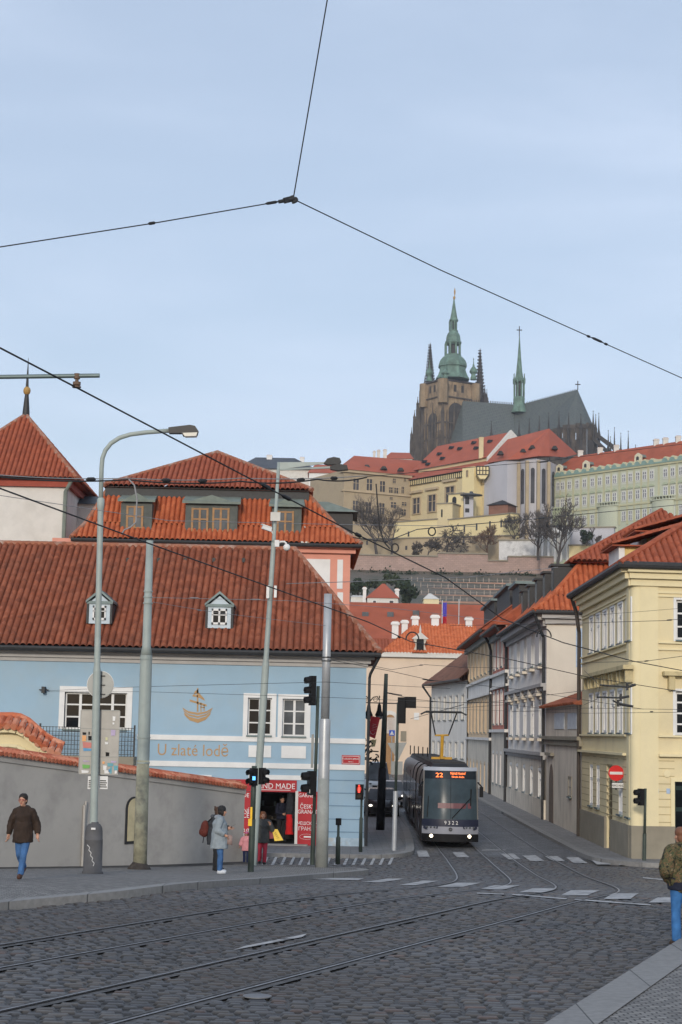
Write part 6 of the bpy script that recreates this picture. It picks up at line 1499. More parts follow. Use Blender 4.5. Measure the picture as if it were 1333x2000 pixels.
for cx_, y0, y1, d_, w_ in ((1014.8, 657, 637, 872, 1.4), (1129, 762, 744, 856, 1.3)):
    A = P(cx_, y0, d_); B_ = P(cx_, y1, d_); b.tube([A, B_], .22, 6); z = A.z + (B_.z - A.z) * .62; b.box(A.x - w_, A.x + w_, A.y - .2, A.y + .2, z - .22, z + .22)
b.build('roof_cross', M['gothicdark'], ca)
b = MB(); A = P(904, 783, 882); B_ = P(1003, 790, 876)
for i in range(30): p = A.lerp(B_, i / 29); b.lathe([(.12, 0), (.25, .5), (.05, 1.2)], p, 4)
C_ = P(*R0); E_ = P(*R1)
for i in range(40): p = C_.lerp(E_, i / 39); b.lathe([(.1, -.1), (.2, .3), (.05, .7)], p, 4)
b.build('ridge_crest', M['gothicdark'], ca)

# white palace and slate roofs far left
hip_house('slate_roof_palace', 'white palace with dark slate roof and chimneys at the far left of the castle', 470, 612, 894, 916, 1110, 500, 576, 600, 18, 'offwhite', 'slate', ((521, 889, 532, 905), (586, 893, 595, 905)), 'palace', ((612, 935, 617, 945),))
hip_house('white_palace', 'white palace with small square windows and dull red roof beside the stone palace', 604, 662, 908, 924, 1100, 616, 662, 585, 14, 'white', 'roof_castle', (), 'palace', ((614, 936, 620, 947), (633, 936, 639, 947), (614, 960, 620, 971), (633, 960, 639, 971), (626, 984, 631, 992)))

# ---------------------------------------------------------------- trees on the slope
def branch(tb, cb, p, d, L_, r, depth, rng, droop=0.0, spread=.6, minr=.035, dmax=6):
    n = 3; pts = [p]; q = p.copy(); dd = d.copy()
    for i in range(n):
        dd = (dd + V((rng.gauss(0, .13), rng.gauss(0, .13), rng.gauss(0, .08)))).normalized()
        if depth > 1: dd = (dd + Z * (.1 - droop)).normalized()
        q = q + dd * (L_ / n); pts.append(q)
    (tb if depth == 0 else cb).tube(pts, [r, r * .88, r * .78, r * .66], 5 if r > .12 else 3, False)
    if depth >= dmax: return
    k = 4 if depth in (0, dmax - 1) else 3
    for i in range(k):
        t = rng.uniform(.4, 1.0) if i else 1.0
        s = pts[0].lerp(pts[-1], t)
        ax = V((rng.gauss(0, 1), rng.gauss(0, 1), rng.gauss(0, .5))).normalized()
        branch(tb, cb, s, (dd + ax * spread * (1.25 if i else .5)).normalized(), L_ * rng.uniform(.62, .84), max(minr, r * rng.uniform(.48, .62)), depth + 1, rng, droop, spread, minr, dmax)
def bare_tree(label, px, pyb, pyt, d, seed, m='bark', droop=0.0, spread=.65, name='bare_tree', tr=.028, group=None, minr=.045):
    rng = random.Random(seed); p = P(px, pyb, d); hgt = P(px, pyt, d).z - p.z
    t = thing(name, label, 'tree', p, group); tb = MB(); cb = MB()
    branch(tb, cb, p - Z * .6, V((rng.gauss(0, .06), rng.gauss(0, .06), 1)), hgt * .34, hgt * tr, 0, rng, droop, spread, minr)
    tb.build('trunk', M[m], t); cb.build('crown', M[m], t)
M['bark'] = mat('bark', (.075, .065, .06), .95, .25, 2); M['barkbrown'] = mat('barkbrown', (.13, .085, .06), .95, .25, 2)
bare_tree('slender bare tree with thin branches in front of the tan stone palace', 737, 1086, 962, 484, 3, spread=.55)
bare_tree('bare tree leaning right beside a stone wall below the stone palace', 765, 1088, 985, 486, 11)
bare_tree('grey weeping bare tree below the gate turret', 876, 1088, 1010, 478, 5, droop=.16, spread=.9, tr=.03, minr=.06)
bare_tree('low grey bushy bare tree left of the weeping tree', 835, 1088, 1040, 477, 8, spread=1.0, minr=.06)
bare_tree('grey bushy bare tree farthest left among the low bushes', 812, 1090, 1050, 479, 28, spread=1.0, minr=.06)
bare_tree('dense brown twiggy tree before the yellow castle wall', 951, 1088, 1026, 476, 9, 'barkbrown', spread=.8, tr=.03, minr=.065)
bare_tree('large dark bare tree with wide crown left of the columned pavilion', 1052, 1090, 985, 462, 14, spread=.8, tr=.03, minr=.06)
bare_tree('tall dark bare tree in front of the columned pavilion', 1091, 1108, 975, 455, 21, spread=.7, minr=.06)
bare_tree('small pale bare tree beside the dark hedge', 1160, 1075, 1030, 470, 31, spread=.8, minr=.06)
bare_tree('bare shrubby tree at the foot of the church', 1005, 1062, 992, 480, 41, spread=.9, minr=.06)
# evergreens and shrubs built from leaf clumps
def leafy(label, px, py, w, h, d, seed, m, name='evergreen_shrub', n=500, ls=.5, cat='shrub', group=None):
    rng = random.Random(seed); c = P(px, py, d); s = d / F; rx = w * s / 2; rz_ = h * s
    t = thing(name, label, cat, c, group); b = MB(); b.tube([c - Z * .5, c + Z * rz_ * .6], [.25, .1], 6); b.build('trunk', M['bark'], t)
    b = MB(); cl = [(rng.uniform(-.7, .7), rng.uniform(-.7, .7), rng.uniform(.2, .85), rng.uniform(.25, .5)) for _ in range(9)]
    for i in range(n):
        q = rng.choice(cl); v = V((rng.gauss(0, 1), rng.gauss(0, 1), rng.gauss(0, 1))).normalized() * q[3] * rng.uniform(.6, 1.05)
        p = c + V(((q[0] + v.x) * rx, (q[1] + v.y) * rx, (q[2] + v.z * .6) * rz_))
        a = V((rng.gauss(0, 1), rng.gauss(0, 1), rng.gauss(0, 1))).normalized(); e = a.orthogonal().normalized(); g_ = ls * rng.uniform(.6, 1.3)
        b.poly([p + a * g_, p + e * g_ * .6, p - a * g_, p - e * g_ * .6])
    b.build('crown', M[m], t, fix=False)
M['leafdark'] = mat('leafdark', (.028, .042, .022), .8, .5, .6); M['leafmid'] = mat('leafmid', (.05, .065, .03), .8, .5, .6)
leafy('dark green evergreen to the right of the small red roofed hillside house', 800, 1182, 42, 46, 345, 1, 'leafdark')
leafy('low dark evergreen at the left foot of the small hillside house', 700, 1172, 40, 44, 345, 2, 'leafdark')
leafy('mid green shrub on the grass slope above the small hillside house', 765, 1140, 46, 16, 430, 3, 'leafmid')
leafy('dark clipped hedge block by the grey garden wall below the green palace', 1146, 1062, 24, 26, 462, 4, 'leafdark', 'hedge')
leafy('dark conifer behind the chimney of the small hillside house', 790, 1168, 30, 40, 360, 6, 'leafdark')
leafy('spreading dark shrub on the slope between conifer and vineyard', 740, 1150, 60, 20, 420, 7, 'leafmid')
for i in range(26):
    x = 700 + i * 14.2 + random.uniform(-3, 3)
    if i == 0:
        rng = random.Random(5); p = P(x, 1122, 466); hb = MB()
        for k in range(90): q = p + V((rng.gauss(0, .5), rng.gauss(0, .4), abs(rng.gauss(.3, .35)))); a = V((rng.gauss(0, 1), rng.gauss(0, 1), rng.gauss(0, 1))).normalized(); e = a.orthogonal().normalized(); hb.poly([q + a * .3, q + e * .2, q - a * .3, q - e * .2])
        sh0 = tag(hb.build('small_shrub', M['leafdark'], origin=p, fix=False), 'small dark shrub in the row along the foot of the pink retaining wall', 'shrub', 'small shrubs along the retaining wall'); 
    else:
        c = sh0.copy(); col.objects.link(c); c.location = P(x, 1122 + random.uniform(-2, 4) + (x - 700) * .02, 466 - random.uniform(0, 4)); c.rotation_euler.z = random.uniform(0, 6); s_ = random.uniform(.7, 1.5); c.scale = (s_, s_, s_)
# ---------------------------------------------------------------- poles and lamps
def pole_pts(pts, d): return [P(x, y, d) for x, y in pts]
def pr_(px, d): return px * d / F         # a photo width at a distance, in metres
b0 = gp(181, 1706, PV); d = b0.y
sl1 = thing('street_lamp', 'tall pale green street lamp with curved arm and fat dark cast base carrying sign backs', 'street lamp', b0)
b = MB(); b.smooth = True; ax = lambda y: V((P(181 + (1706 - y) * .0225, y, d).x, b0.y, P(185, y, d).z))
b.tube([ax(1640), ax(1310)], .092, 14, False); b.tube([ax(1310), ax(1300), ax(985)], [.092, .075, .072], 14, False); b.tube([ax(995), ax(990), ax(975), ax(972)], [.075, .09, .09, .06], 14, False)
arm = [ax(975), ax(915)] + [P(x, y, d) for x, y in ((200.5, 895), (206, 880), (217, 866), (234, 855), (255, 848.5), (285, 844.5), (332, 841))]
b.tube(arm, .055, 14); b.build('pole', M['polegreen'], sl1)
b = MB(); b.smooth = True; hb = b0.z
b.lathe([(.25, 0), (.25, .05), (.225, .06), (.215, .78), (.22, .79), (.21, .8), (.205, .98), (.19, 1.07), (.15, 1.14), (.1, 1.17), (.1, 1.2)], b0, 20); b.smooth = False; b.build('base', M['castiron'], sl1)
b = MB(); fq = Fr((b0.x, b0.y - .215, 0), V((1, 0, 0)))
rng = random.Random(2); z = b0.z + .68; u = -.12
for k in range(8):
    q = fq(u, .012, z); q2 = fq(u + .05 * (-1 if k % 2 else 1) + .02, .012, z - .07); b.ring(q, q2, .006, .006, V((0, 1, 0))); u = (u + .05 * (-1 if k % 2 else 1) + .02); z -= .06
b.build('graffiti', M['white'], sl1)
b = MB(); b.fbox(fq, -.04, .06, -.02, .01, b0.z + 1.03, b0.z + 1.075); b.build('sticker', M['white'], sl1)
b = MB(); pts = [P(x, y, d) for x, y in ((330, 836), (355, 833), (372, 831), (382, 833), (388, 842), (386, 850), (358, 852), (356, 847), (331, 847))]
b.prism([p + V((0, -.11, 0)) for p in pts], (0, .22, 0)); lh = b.build('lamp_head', mat('lampgrey', (.05, .048, .047), .55, .1), sl1)
b = MB(); pts = [P(x, y, d) for x, y in ((358, 847), (387, 846), (384, 853), (362, 853.5))]; b.prism([p + V((0, -.122, 0)) for p in pts], (0, .244, 0)); b.build('lamp_glass', mat('lampglass', (.5, .48, .42), .2), lh)
# signs behind the lamp pole
dS = d + .14
def disc(b, c, r, t, n=28, N_=V((0, -1, 0))):
    b.prism([c + V((cos(2*PI*i/n) * r, 0, sin(2*PI*i/n) * r)) for i in range(n)], (0, t, 0))
rs = thing('road_sign', 'round road sign seen from its plain grey back high on the curved lamp pole', 'road sign', P(196, 1362, dS))
b = MB(); disc(b, P(196.5, 1337, dS), pr_(25.5, dS), .012); b.cur = 1; disc(b, P(196.5, 1337, dS + .02), pr_(26.5, dS), .01); b.build('disc', [M['signgrey'], M['white']], rs)
b = MB()
for y in (1320, 1338, 1356): c = P(195, y, dS - .03); b.box(c.x - .13, c.x + .13, c.y, c.y + .02, c.z - .012, c.z + .012)
b.build('clamp', M['iron'], rs)
bs = thing('road_sign', 'large rectangular road sign seen from its sticker covered grey back on the lamp pole', 'road sign', P(195, 1512, dS))
fs = Fr(P(195, 1400, dS), V((1, .0, 0))); r = pxrect(fs, 157, 1388, 232, 1512)
b = MB(); b.fbox(fs, r[0], r[1], -.02, 0, r[2], r[3]); b.build('board', M['signback'], bs)
b = MB()
for a_, c_, e_, g_ in ((r[0]-.015, r[0], r[2], r[3]), (r[1], r[1]+.015, r[2], r[3]), (r[0], r[1], r[3], r[3]+.02), (r[0], r[1], r[2]-.01, r[2]), (r[0], r[1], r[2]+(r[3]-r[2])*.27, r[2]+(r[3]-r[2])*.28), (r[0], r[1], r[2]+(r[3]-r[2])*.71, r[2]+(r[3]-r[2])*.72)): b.fbox(fs, a_, c_, -.01, .012, e_, g_)
b.build('frame', M['signgrey'], bs)
stk = {'w': M['white'], 'k': M['black'], 'o': mat('stk_o', (.7, .35, .15), .6), 'r': mat('stk_r', (.5, .18, .16), .6), 'b': mat('stk_b', (.1, .28, .5), .6), 'g': mat('stk_g', (.15, .4, .1), .6), 'p': mat('stk_p', (.4, .33, .48), .6), 't': mat('stk_t', (.12, .32, .38), .6), 'y': mat('stk_y', (.5, .5, .3), .6)}
for x0, y0, x1, y1, c_ in ((160, 1436, 169, 1448, 'o'), (172, 1437, 180, 1446, 'k'), (161, 1430, 169, 1435, 'k'), (173, 1429, 176, 1435, 'k'), (160, 1449, 181, 1461, 'r'), (161, 1461, 181, 1467, 'b'), (182, 1452, 185, 1467, 'w'), (160, 1493, 176, 1501, 'g'), (158, 1504, 174, 1510, 'w'), (216, 1425, 226, 1437, 'p'), (220, 1399, 226, 1408, 'w'), (220, 1411, 224, 1415, 'w'), (206, 1440, 211, 1446, 'y'), (206, 1469, 214, 1477, 'k'), (201, 1495, 209, 1504, 'w'), (203, 1504, 214, 1511, 'w'), (209, 1490, 222, 1497, 't'), (215, 1498, 219, 1511, 't'), (222, 1495, 231, 1505, 't'), (224, 1504, 229, 1511, 'w'), (200, 1487, 205, 1492, 'o'), (205, 1449, 212, 1454, 'w'), (162, 1485, 175, 1488, 'p'), (216, 1486, 228, 1490, 'p'), (212, 1502, 216, 1508, 'b')):
    q = pxrect(fs, x0, y0, x1, y1); b = MB(); m_ = .15 * (q[1]-q[0]); b.prism([fs(q[0]+m_, .013, q[2]), fs(q[1]-.3*m_, .013, q[2]+m_*.3), fs(q[1], .013, q[3]-m_*.5), fs(q[0]+m_*.6, .013, q[3])], fs.N * .002); b.build('sticker', stk[c_], bs)
for x0, x1, lab in ((172, 183, 'small white plate with black stripes left of the lamp pole under the big sign'), (194, 211, 'small white plate with black scribble right of the lamp pole under the big sign')):
    q = pxrect(fs, x0, 1516, x1, 1541); b = MB(); b.fbox(fs, q[0], q[1], -.01, .004, q[2], q[3]); b.cur = 1
    for k in range(4): z = q[2] + (q[3]-q[2]) * (.12 + .16 * k); b.fbox(fs, q[0]+.02, q[1]-.02 - .02 * (k % 2), .004, .007, z, z + .025)
    tag(b.build('sign_plate', [M['white'], M['black']]), lab, 'sign')
# concrete pole
b0 = gp(272, 1698, PV); d = b0.y
cp_ = thing('tram_pole', 'thick pale green tram pole with peeling stained lower half beside the grey wall', 'pole', b0)
axp = lambda y: P(273.5 + (1698 - y) * .0305, y, d)
b = MB(); b.smooth = True
b.tube([axp(1485), axp(1280)], [pr_(12.2, d), pr_(11.6, d)], 18, False); b.tube([axp(1280), axp(1262), axp(1056)], [pr_(11.6, d), pr_(8.6, d), pr_(6.8, d)], 18); b.build('pole', M['polegreen'], cp_)
b = MB(); b.smooth = True; b.tube([axp(1700), axp(1485)], [pr_(13.4, d), pr_(12.2, d)], 18); b.build('peeling_base', mat('peelpole', (.34, .33, .24), .85, .3, 3, .5, 25, dirt=(.10, .105, .105), dscale=2.6, damt=.95), cp_)
b = MB(); b.lathe([(.34, -.04), (.3, .05), (.2, .16), (.17, .2)], b0, 16); b.build('foot', mat('rustfoot', (.05, .043, .038), .95, .4, 8), cp_)
b = MB()
for y, r in ((1155, 9), (1166, 9), (1178, 9.5), (1287, 12.6), (1440, 13), (1490, 13)): b.tube([axp(y + 1.5), axp(y - 1.5)], pr_(r, d), 16)
b.build('band', M['polegreen'], cp_)
# leaning double lamp pole
b0 = gp(494, 1690, PV); d = b0.y
dl = thing('street_lamp', 'leaning pale green lamp pole with two short arms and white cameras', 'street lamp', b0)
axp = lambda y: P(494 + (1690 - y) * (51 / 785), y, d)
b = MB(); b.smooth = True; b.tube([axp(1695), axp(1300)], [pr_(7.4, d), pr_(7, d)], 14, False); b.tube([axp(1300), axp(1290), axp(1060)], [pr_(7, d), pr_(5.2, d), pr_(4.6, d)], 14, False); b.tube([axp(1060), axp(1050), axp(903)], [pr_(4.6, d), pr_(3.6, d), pr_(3.2, d)], 12); b.build('pole', M['polegreen'], dl)
for pts, hd in ((((547, 903), (636, 903), (636, 906), (547, 917)), ((633, 906), (640, 897), (652, 894), (664, 896), (667, 903), (662, 908), (640, 909))), (((548, 916), (652, 918), (650, 922), (548, 919)), ((645, 919), (662, 914), (678, 917), (680, 925), (660, 927), (646, 924)))):
    b = MB(); dy = -.05 if pts[0][1] < 910 else -.75; b.prism([P(x, y, d) + V((0, dy * max(0, (x - 547)) / 100 - .03, 0)) for x, y in pts], (0, .07, 0)); b.build('lamp_arm', M['polegreen'], dl)
    b = MB(); b.prism([P(x, y, d) + V((0, dy - .13, 0)) for x, y in hd], (0, .26, 0)); b.build('lamp_head', M['iron'], dl)
f_ = Fr(P(540, 1000, d - .08), V((1, 0, 0)))
q = pxrect(f_, 529, 1001, 548, 1018); b = MB(); b.fbox(f_, q[0], q[1], -.02, .1, q[2], q[3]); b.build('equipment_box', M['offwhite'], dl)
q = pxrect(f_, 521, 1144, 541, 1169); b = MB(); b.fbox(f_, q[0], q[0] + .09, -.05, .08, q[2], q[3]); b.fbox(f_, q[1] - .08, q[1], -.05, .08, q[2] + .03, q[3]); b.build('equipment_box', M['steel'], dl)
b = MB(); a_ = P(513, 1029, d - .1); c_ = P(530, 1035, d); b.ring(a_, c_, .055, .06); b.ring(a_ + Z*.07 + (a_ - c_) * .12, c_ + Z*.07, .07, .012); b.tube([c_, P(535, 1046, d)], .02, 6); o = b.build('bullet_camera', M['white'], dl)
b = MB(); b.tube([P(x, y, d - .05) for x, y in ((541, 1062), (549, 1058), (556, 1058), (560, 1062))], .03, 8); b.fbox(f_, f_.px(537, 1060)[0], f_.px(546, 1060)[0], -.02, .06, f_.px(540, 1068)[1], f_.px(540, 1055)[1]); b.ell(P(560.5, 1069, d - .05), (pr_(7, d), pr_(7, d), pr_(7, d)), 14, 8); b.build('dome_camera', M['white'], dl)

def signal_head(parent, c, ang, n, size=.3, lit=None, hood=True, m='black'):
    w = size * 1.08; hgt = n * size; D = V((cos(R(ang)), sin(R(ang)), 0)); f = Fr(c, Z.cross(D) * -1)
    f = Fr(c, V((-D.y, D.x, 0)))          # U with N = D
    if (f.N - D).length > .1: f = Fr(c, V((D.y, -D.x, 0)))
    z0 = c.z; b = MB(); b.fbox(f, -w/2, w/2, -size*.35, size*.15, z0, z0 + hgt)
    o = b.build('signal_head', M[m], parent)
    for i in range(n):
        zc = z0 + size * (i + .5); r = size * .38; b = MB(); K = 10
        ring = [f(cos(2*PI*k/K)*r, size*.16, zc + sin(2*PI*k/K)*r) for k in range(K)]; b.prism(ring, f.N * .01)
        b.build('lens', M['lens'] if not (lit and i in lit) else lit[i], o)
    if hood:
        b = MB()
        for i in range(n):
            zc = z0 + size * (i + .5); r = size * .45; pts = []
            for k in range(9):
                a = PI * (-.15 + 1.3 * k / 8); pts.append((cos(a) * r, sin(a) * r))
            for k in range(8):
                (x0, y0), (x1, y1) = pts[k], pts[k+1]
                b.hexa([f(x0, size*.15, zc+y0), f(x1, size*.15, zc+y1), f(x1*.93, size*.15, zc+y1*.93), f(x0*.93, size*.15, zc+y0*.93), f(x0, size*(.75 if .5 < k < 7 else .45), zc+y0-.03), f(x1, size*(.75 if .5 < k < 7 else .45), zc+y1-.03), f(x1*.93, size*.7, zc+y1*.93-.03), f(x0*.93, size*.7, zc+y0*.93-.03)])
        b.build('visor', M[m], o)
    return o
M['lens'] = mat('lens', (.03, .02, .015), .25)
# front signal pole by the couple
b0 = gp(490, 1703, PV); d = b0.y
s1 = thing('traffic_light', 'dark traffic light pole with side facing heads and yellow push button box beside the couple', 'traffic light', b0)
axp = lambda y: P(490 + (1703 - y) * .035, y, d)
b = MB(); b.smooth = True; b.tube([axp(1705), axp(1600)], pr_(6.0, d), 14, False); b.tube([axp(1600), axp(1496)], pr_(5, d), 14); b.build('pole', M['poledark'], s1)
p = axp(1534); bl = emis('bluelamp', (.1, .45, 1), 1.2)
signal_head(s1, V((p.x - .02, d - .16, p.z)), 215, 2, .23, None)
signal_head(s1, V((p.x + .24, d - .02, P(510, 1532, d).z)), -20, 2, .22, None)
b = MB(); c = P(496.5, 1520, d - .28); b.box(c.x - .04, c.x + .04, c.y - .02, c.y, c.z - .05, c.z + .05); b.build('blue_lamp', bl, s1)
f_ = Fr(P(490, 1600, d - .07), V((1, 0, 0))); q = pxrect(f_, 485.5, 1588, 493, 1613); b = MB(); b.fbox(f_, q[0], q[1], -.08, .06, q[2], q[2] + (q[3]-q[2])*.55); b.fbox(f_, q[0] + .05, q[1], -.06, .04, q[2] + (q[3]-q[2])*.55, q[3] + .16); b.build('push_button', M['sigyellow'], s1)
# tall signals
b0 = gp(611, 1687, PV); d = b0.y
s2 = thing('traffic_light', 'tall dark traffic light with three lamp head on top left of the silver pole', 'traffic light', b0)
axp = lambda y: P(610.5 + (1687 - y) * .0335, y, d)
b = MB(); b.smooth = True; b.tube([axp(1689), axp(1590)], pr_(4.6, d), 14, False); b.tube([axp(1590), axp(1340)], pr_(3.2, d), 12); b.build('pole', M['poledark'], s2)
c = axp(1378); signal_head(s2, V((c.x - .2, d - .05, c.z)), 196, 3, pr_(19, d)); c = axp(1553); signal_head(s2, V((c.x - .14, d - .05, c.z)), 196, 2, pr_(23, d))
f_ = Fr(P(612, 1460, d), V((1, 0, 0))); q = pxrect(f_, 608, 1434, 613, 1500); b = MB(); b.fbox(f_, q[0], q[1], -.15, -.1, q[2], q[3]); b.build('edge_board', M['signgrey'], s2)
c = axp(1548); b = MB(); b.box(c.x - .16, c.x - .08, d - .24, d - .2, c.z - .02, c.z + .1); b.build('sticker', M['white'], s2)
# silver pole
b0 = gp(628.5, 1694, PV); d = b0.y
s3 = thing('tram_pole', 'thick silver steel tram pole standing before the corner of the blue house', 'pole', b0)
axp = lambda y: P(628.5 + (1694 - y) * .0238, y, d)
b = MB(); b.smooth = True; b.tube([axp(1520), axp(1408), axp(1404)], [pr_(11, d), pr_(10.6, d), pr_(9.6, d)], 18, False); b.tube([axp(1404), axp(1160)], [pr_(8.4, d), pr_(7.6, d)], 18); b.build('pole', M['steel'], s3)
b = MB(); b.smooth = True; b.tube([axp(1698), axp(1520)], [pr_(12.4, d), pr_(11.1, d)], 18); b.build('painted_base', mat('basepaint', (.27, .285, .27), .6, .2, 2, dirt=(.18, .18, .17), dscale=1.5), s3)
b = MB()
for y in (1284, 1291): b.tube([axp(y + 1), axp(y - 1)], pr_(9.6, d), 14)
b.build('band', M['iron'], s3)
# black post with small box
b0 = gp(660, 1688, PV); d = b0.y; b = MB()
s4 = thing('bollard_post', 'short black post with small square head right of the silver pole', 'post', b0)
b.smooth = True; b.lathe([(pr_(4.6, d), 0), (pr_(4.4, d), pr_(50, d)), (pr_(2.6, d), pr_(53, d)), (pr_(2.4, d), pr_(74, d))], b0, 12); b.build('post', M['poledark'], s4)
b = MB(); w = pr_(5.5, d); z = b0.z + pr_(74, d); b.box(b0.x - w, b0.x + w, b0.y - w, b0.y + w, z, z + pr_(13, d)); b.build('head', M['black'], s4)
# pedestrian signal with red man
b0 = gp(704.5, 1668, .05); d = b0.y
s5 = thing('pedestrian_signal', 'pedestrian signal on slim post showing a red standing figure at the house corner', 'traffic light', b0)
b = MB(); b.smooth = True; b.lathe([(pr_(3.6, d), 0), (pr_(3.4, d), pr_(68, d)), (pr_(2.2, d), pr_(70, d)), (pr_(2.2, d), pr_(105, d))], b0, 12); b.build('post', M['poledark'], s5)
f_ = Fr(P(703, 1546, d - .12), V((1, 0, 0))); q = pxrect(f_, 694.5, 1532, 711, 1562); b = MB(); b.fbox(f_, q[0], q[1], -.15, .0, q[2], q[3])
o = b.build('signal_head', M['black'], s5)
zc = q[2] + (q[3]-q[2]) * .72; r_ = (q[1]-q[0]) * .3; um = (q[0]+q[1])/2 - .02
b = MB(); b.prism([f_(um + cos(2*PI*k/16)*r_, .002, zc + sin(2*PI*k/16)*r_*1.15) for k in range(16)], f_.N * .01); b.build('lens', emis('lensred', (.35, .01, .008), .25), o)
b = MB(); b.fbox(f_, um - .035, um + .035, .012, .02, zc - .14, zc + .06); b.ell(f_(um, .016, zc + .1), (.035, .008, .035), 10, 6); b.build('red_figure', emis('redman', (1, .05, .03), 2.2), o)
b = MB(); zc2 = q[2] + (q[3]-q[2]) * .27; b.prism([f_(um + cos(2*PI*k/16)*r_, .002, zc2 + sin(2*PI*k/16)*r_) for k in range(16)], f_.N * .01); b.build('lens', M['lens'], o)
b = MB()
for zz in (zc, zc2):
    for k in range(8):
        a0_ = PI * k / 8; a1_ = PI * (k + 1) / 8; b.ring(f_(um + cos(a0_) * r_ * 1.15, .08, zz + sin(a0_) * r_ * 1.15), f_(um + cos(a1_) * r_ * 1.15, .08, zz + sin(a1_) * r_ * 1.15), .006, .08, f_.N)
b.build('visor', M['black'], o)
# dark green tram pole
b0 = gp(743, 1621, PV); d = b0.y
s6 = thing('tram_pole', 'dark green tram pole with thick black lower sleeve standing on the left street pavement', 'pole', b0)
axp = lambda y: P(743 + (1621 - y) * .0385, y, d)
b = MB(); b.smooth = True; b.tube([axp(1500), axp(1316)], [pr_(6.0, d), pr_(3.6, d)], 14); b.build('pole', M['poledark'], s6)
b = MB(); b.smooth = True; b.tube([axp(1622), axp(1500)], [pr_(8.3, d), pr_(7.6, d)], 14); b.build('sleeve', M['black'], s6)
# pole with sign backs and signals
b0 = gp(770, 1661, PV); d = b0.y
s7 = thing('traffic_light', 'slim green traffic light pole with dark backs of two signal heads near the tram', 'traffic light', b0)
axp = lambda y: P(770 + (1661 - y) * .028, y, d)
b = MB(); b.smooth = True; b.tube([axp(1663), axp(1545)], pr_(4.6, d), 12, False); b.cur = 1; b.tube([axp(1545), axp(1372)], pr_(2.6, d), 12); b.build('pole', [M['steel'], M['poledark']], s7)
for q in ((777, 1362, 793, 1413), (792, 1361, 813, 1383)):
    f_ = Fr(P(784, 1390, d), V((1, 0, 0))); r = pxrect(f_, *q); b = MB(); b.fbox(f_, r[0], r[1], -.05, .13, r[2], r[3]); b.fbox(f_, r[0] + .06, r[1] - .06, .13, .16, r[2] + .06, r[3] - .06); b.build('signal_head', M['black'], s7)
b = MB(); b.prism([P(757, 1451, d + .07), P(795, 1450, d + .07), P(778, 1486, d + .07)], (0, .01, 0)); tag(b.build('road_sign', M['signgrey']), 'grey back of a triangular give way sign on the slim green pole', 'road sign')
f_ = Fr(P(775, 1500, d + .07), V((1, 0, 0))); r = pxrect(f_, 764, 1487, 787, 1513); b = MB(); b.fbox(f_, r[0], r[1], -.01, .0, r[2], r[3]); tag(b.build('road_sign', M['signgrey']), 'grey back of a rectangular sign under the triangular sign on the slim green pole', 'road sign')
b = MB(); b.tube([P(700, 1372, d + 8), P(776, 1374, d)], .02, 6); b.tube([P(757, 1353, d + 8), P(785, 1358, d)], .02, 6); b.build('stay_bar', M['wire'], s7)
# lanterns, banner, shop signs on the side wall of the blue house
for x, lab in ((720.5, 'black bell shaped lantern hanging nearest the blue house corner'), (741, 'black bell shaped lantern hanging beside the dark green tram pole')):
    dd_ = 72; c = P(x, 1398, dd_); t = thing('hanging_lantern', lab, 'lantern', c); b = MB(); b.smooth = True
    s_ = pr_(1, dd_); b.lathe([(8.5*s_, 0), (7.5*s_, 3*s_), (4.5*s_, 10*s_), (3.2*s_, 20*s_), (1.4*s_, 24*s_), (.6*s_, 26*s_), (.5*s_, 34*s_), (1.6*s_, 36*s_), (.4*s_, 39*s_)], c, 14); b.build('hood', M['black'], t)
    b = MB(); b.lathe([(3.5*s_, -7*s_), (6.5*s_, -4*s_), (6.5*s_, 0)], c, 14); b.build('lamp_glass', M['glass2'], t)
    b = MB(); q = c + Z * 30 * s_
    b.tube([q + V((-.35 * (1 if x < 730 else 1.2), .3, -.1)), q + V((-.25, .15, .12)), q + V((-.1, .05, .16)), q], .02, 6)
    for k in range(10): a = 2 * PI * k / 10; a2 = 2 * PI * (k + 1) / 10; b.tube([q + V((-.16 + .08 * cos(a), .1, .02 + .08 * sin(a))), q + V((-.16 + .08 * cos(a2), .1, .02 + .08 * sin(a2)))], .01, 4)
    b.build('bracket', M['black'], t)
dd_ = 71; t = thing('shop_banner', 'tilted red shop banner with white lettering hung on the side of the blue house', 'banner', P(730, 1440, dd_))
q = [P(725, 1398, dd_), P(743, 1402, dd_), P(733, 1443, dd_), P(719, 1437, dd_)]; b = MB(); b.prism(q, (0, .06, 0)); b.build('board', M['red'], t)
up_ = (q[0] - q[3]).normalized(); rt_ = (q[1] - q[0]).normalized()
b = MB()
for k, (a_, w_) in enumerate(((.3, .2), (.38, .26), (.46, .22), (.54, .26), (.62, .2))): c = q[3].lerp(q[0], a_) + rt_ * .11 - V((0, .004, 0)); b.ring(c, c + rt_ * w_ * .8, .002, .03, V((0, 1, 0)))
for k in range(8):
    a_ = PI * (1 + k / 8); a2 = PI * (1 + (k + 1) / 8); c = q[3] + up_ * .2 + rt_ * .17 - V((0, .006, 0)); b.ring(c + rt_ * cos(a_) * .1 + up_ * sin(a_) * .1, c + rt_ * cos(a2) * .1 + up_ * sin(a2) * .1, .004, .022, V((0, 1, 0)))
b.build('lettering', M['white'], t)
t = thing('hanging_sign', 'dark wrought iron shop sign with a cream panel under the red banner', 'sign', P(726, 1490, dd_))
b = MB(); rng = random.Random(4)
for k in range(26):
    a_ = P(rng.uniform(713, 735), rng.uniform(1443, 1492), dd_); e_ = a_ + V((rng.uniform(-.2, .2), rng.uniform(-.1, .1), rng.uniform(-.2, .2))); b.tube([a_, (a_ + e_) / 2 + V((.04, 0, .03)), e_], .03, 5)
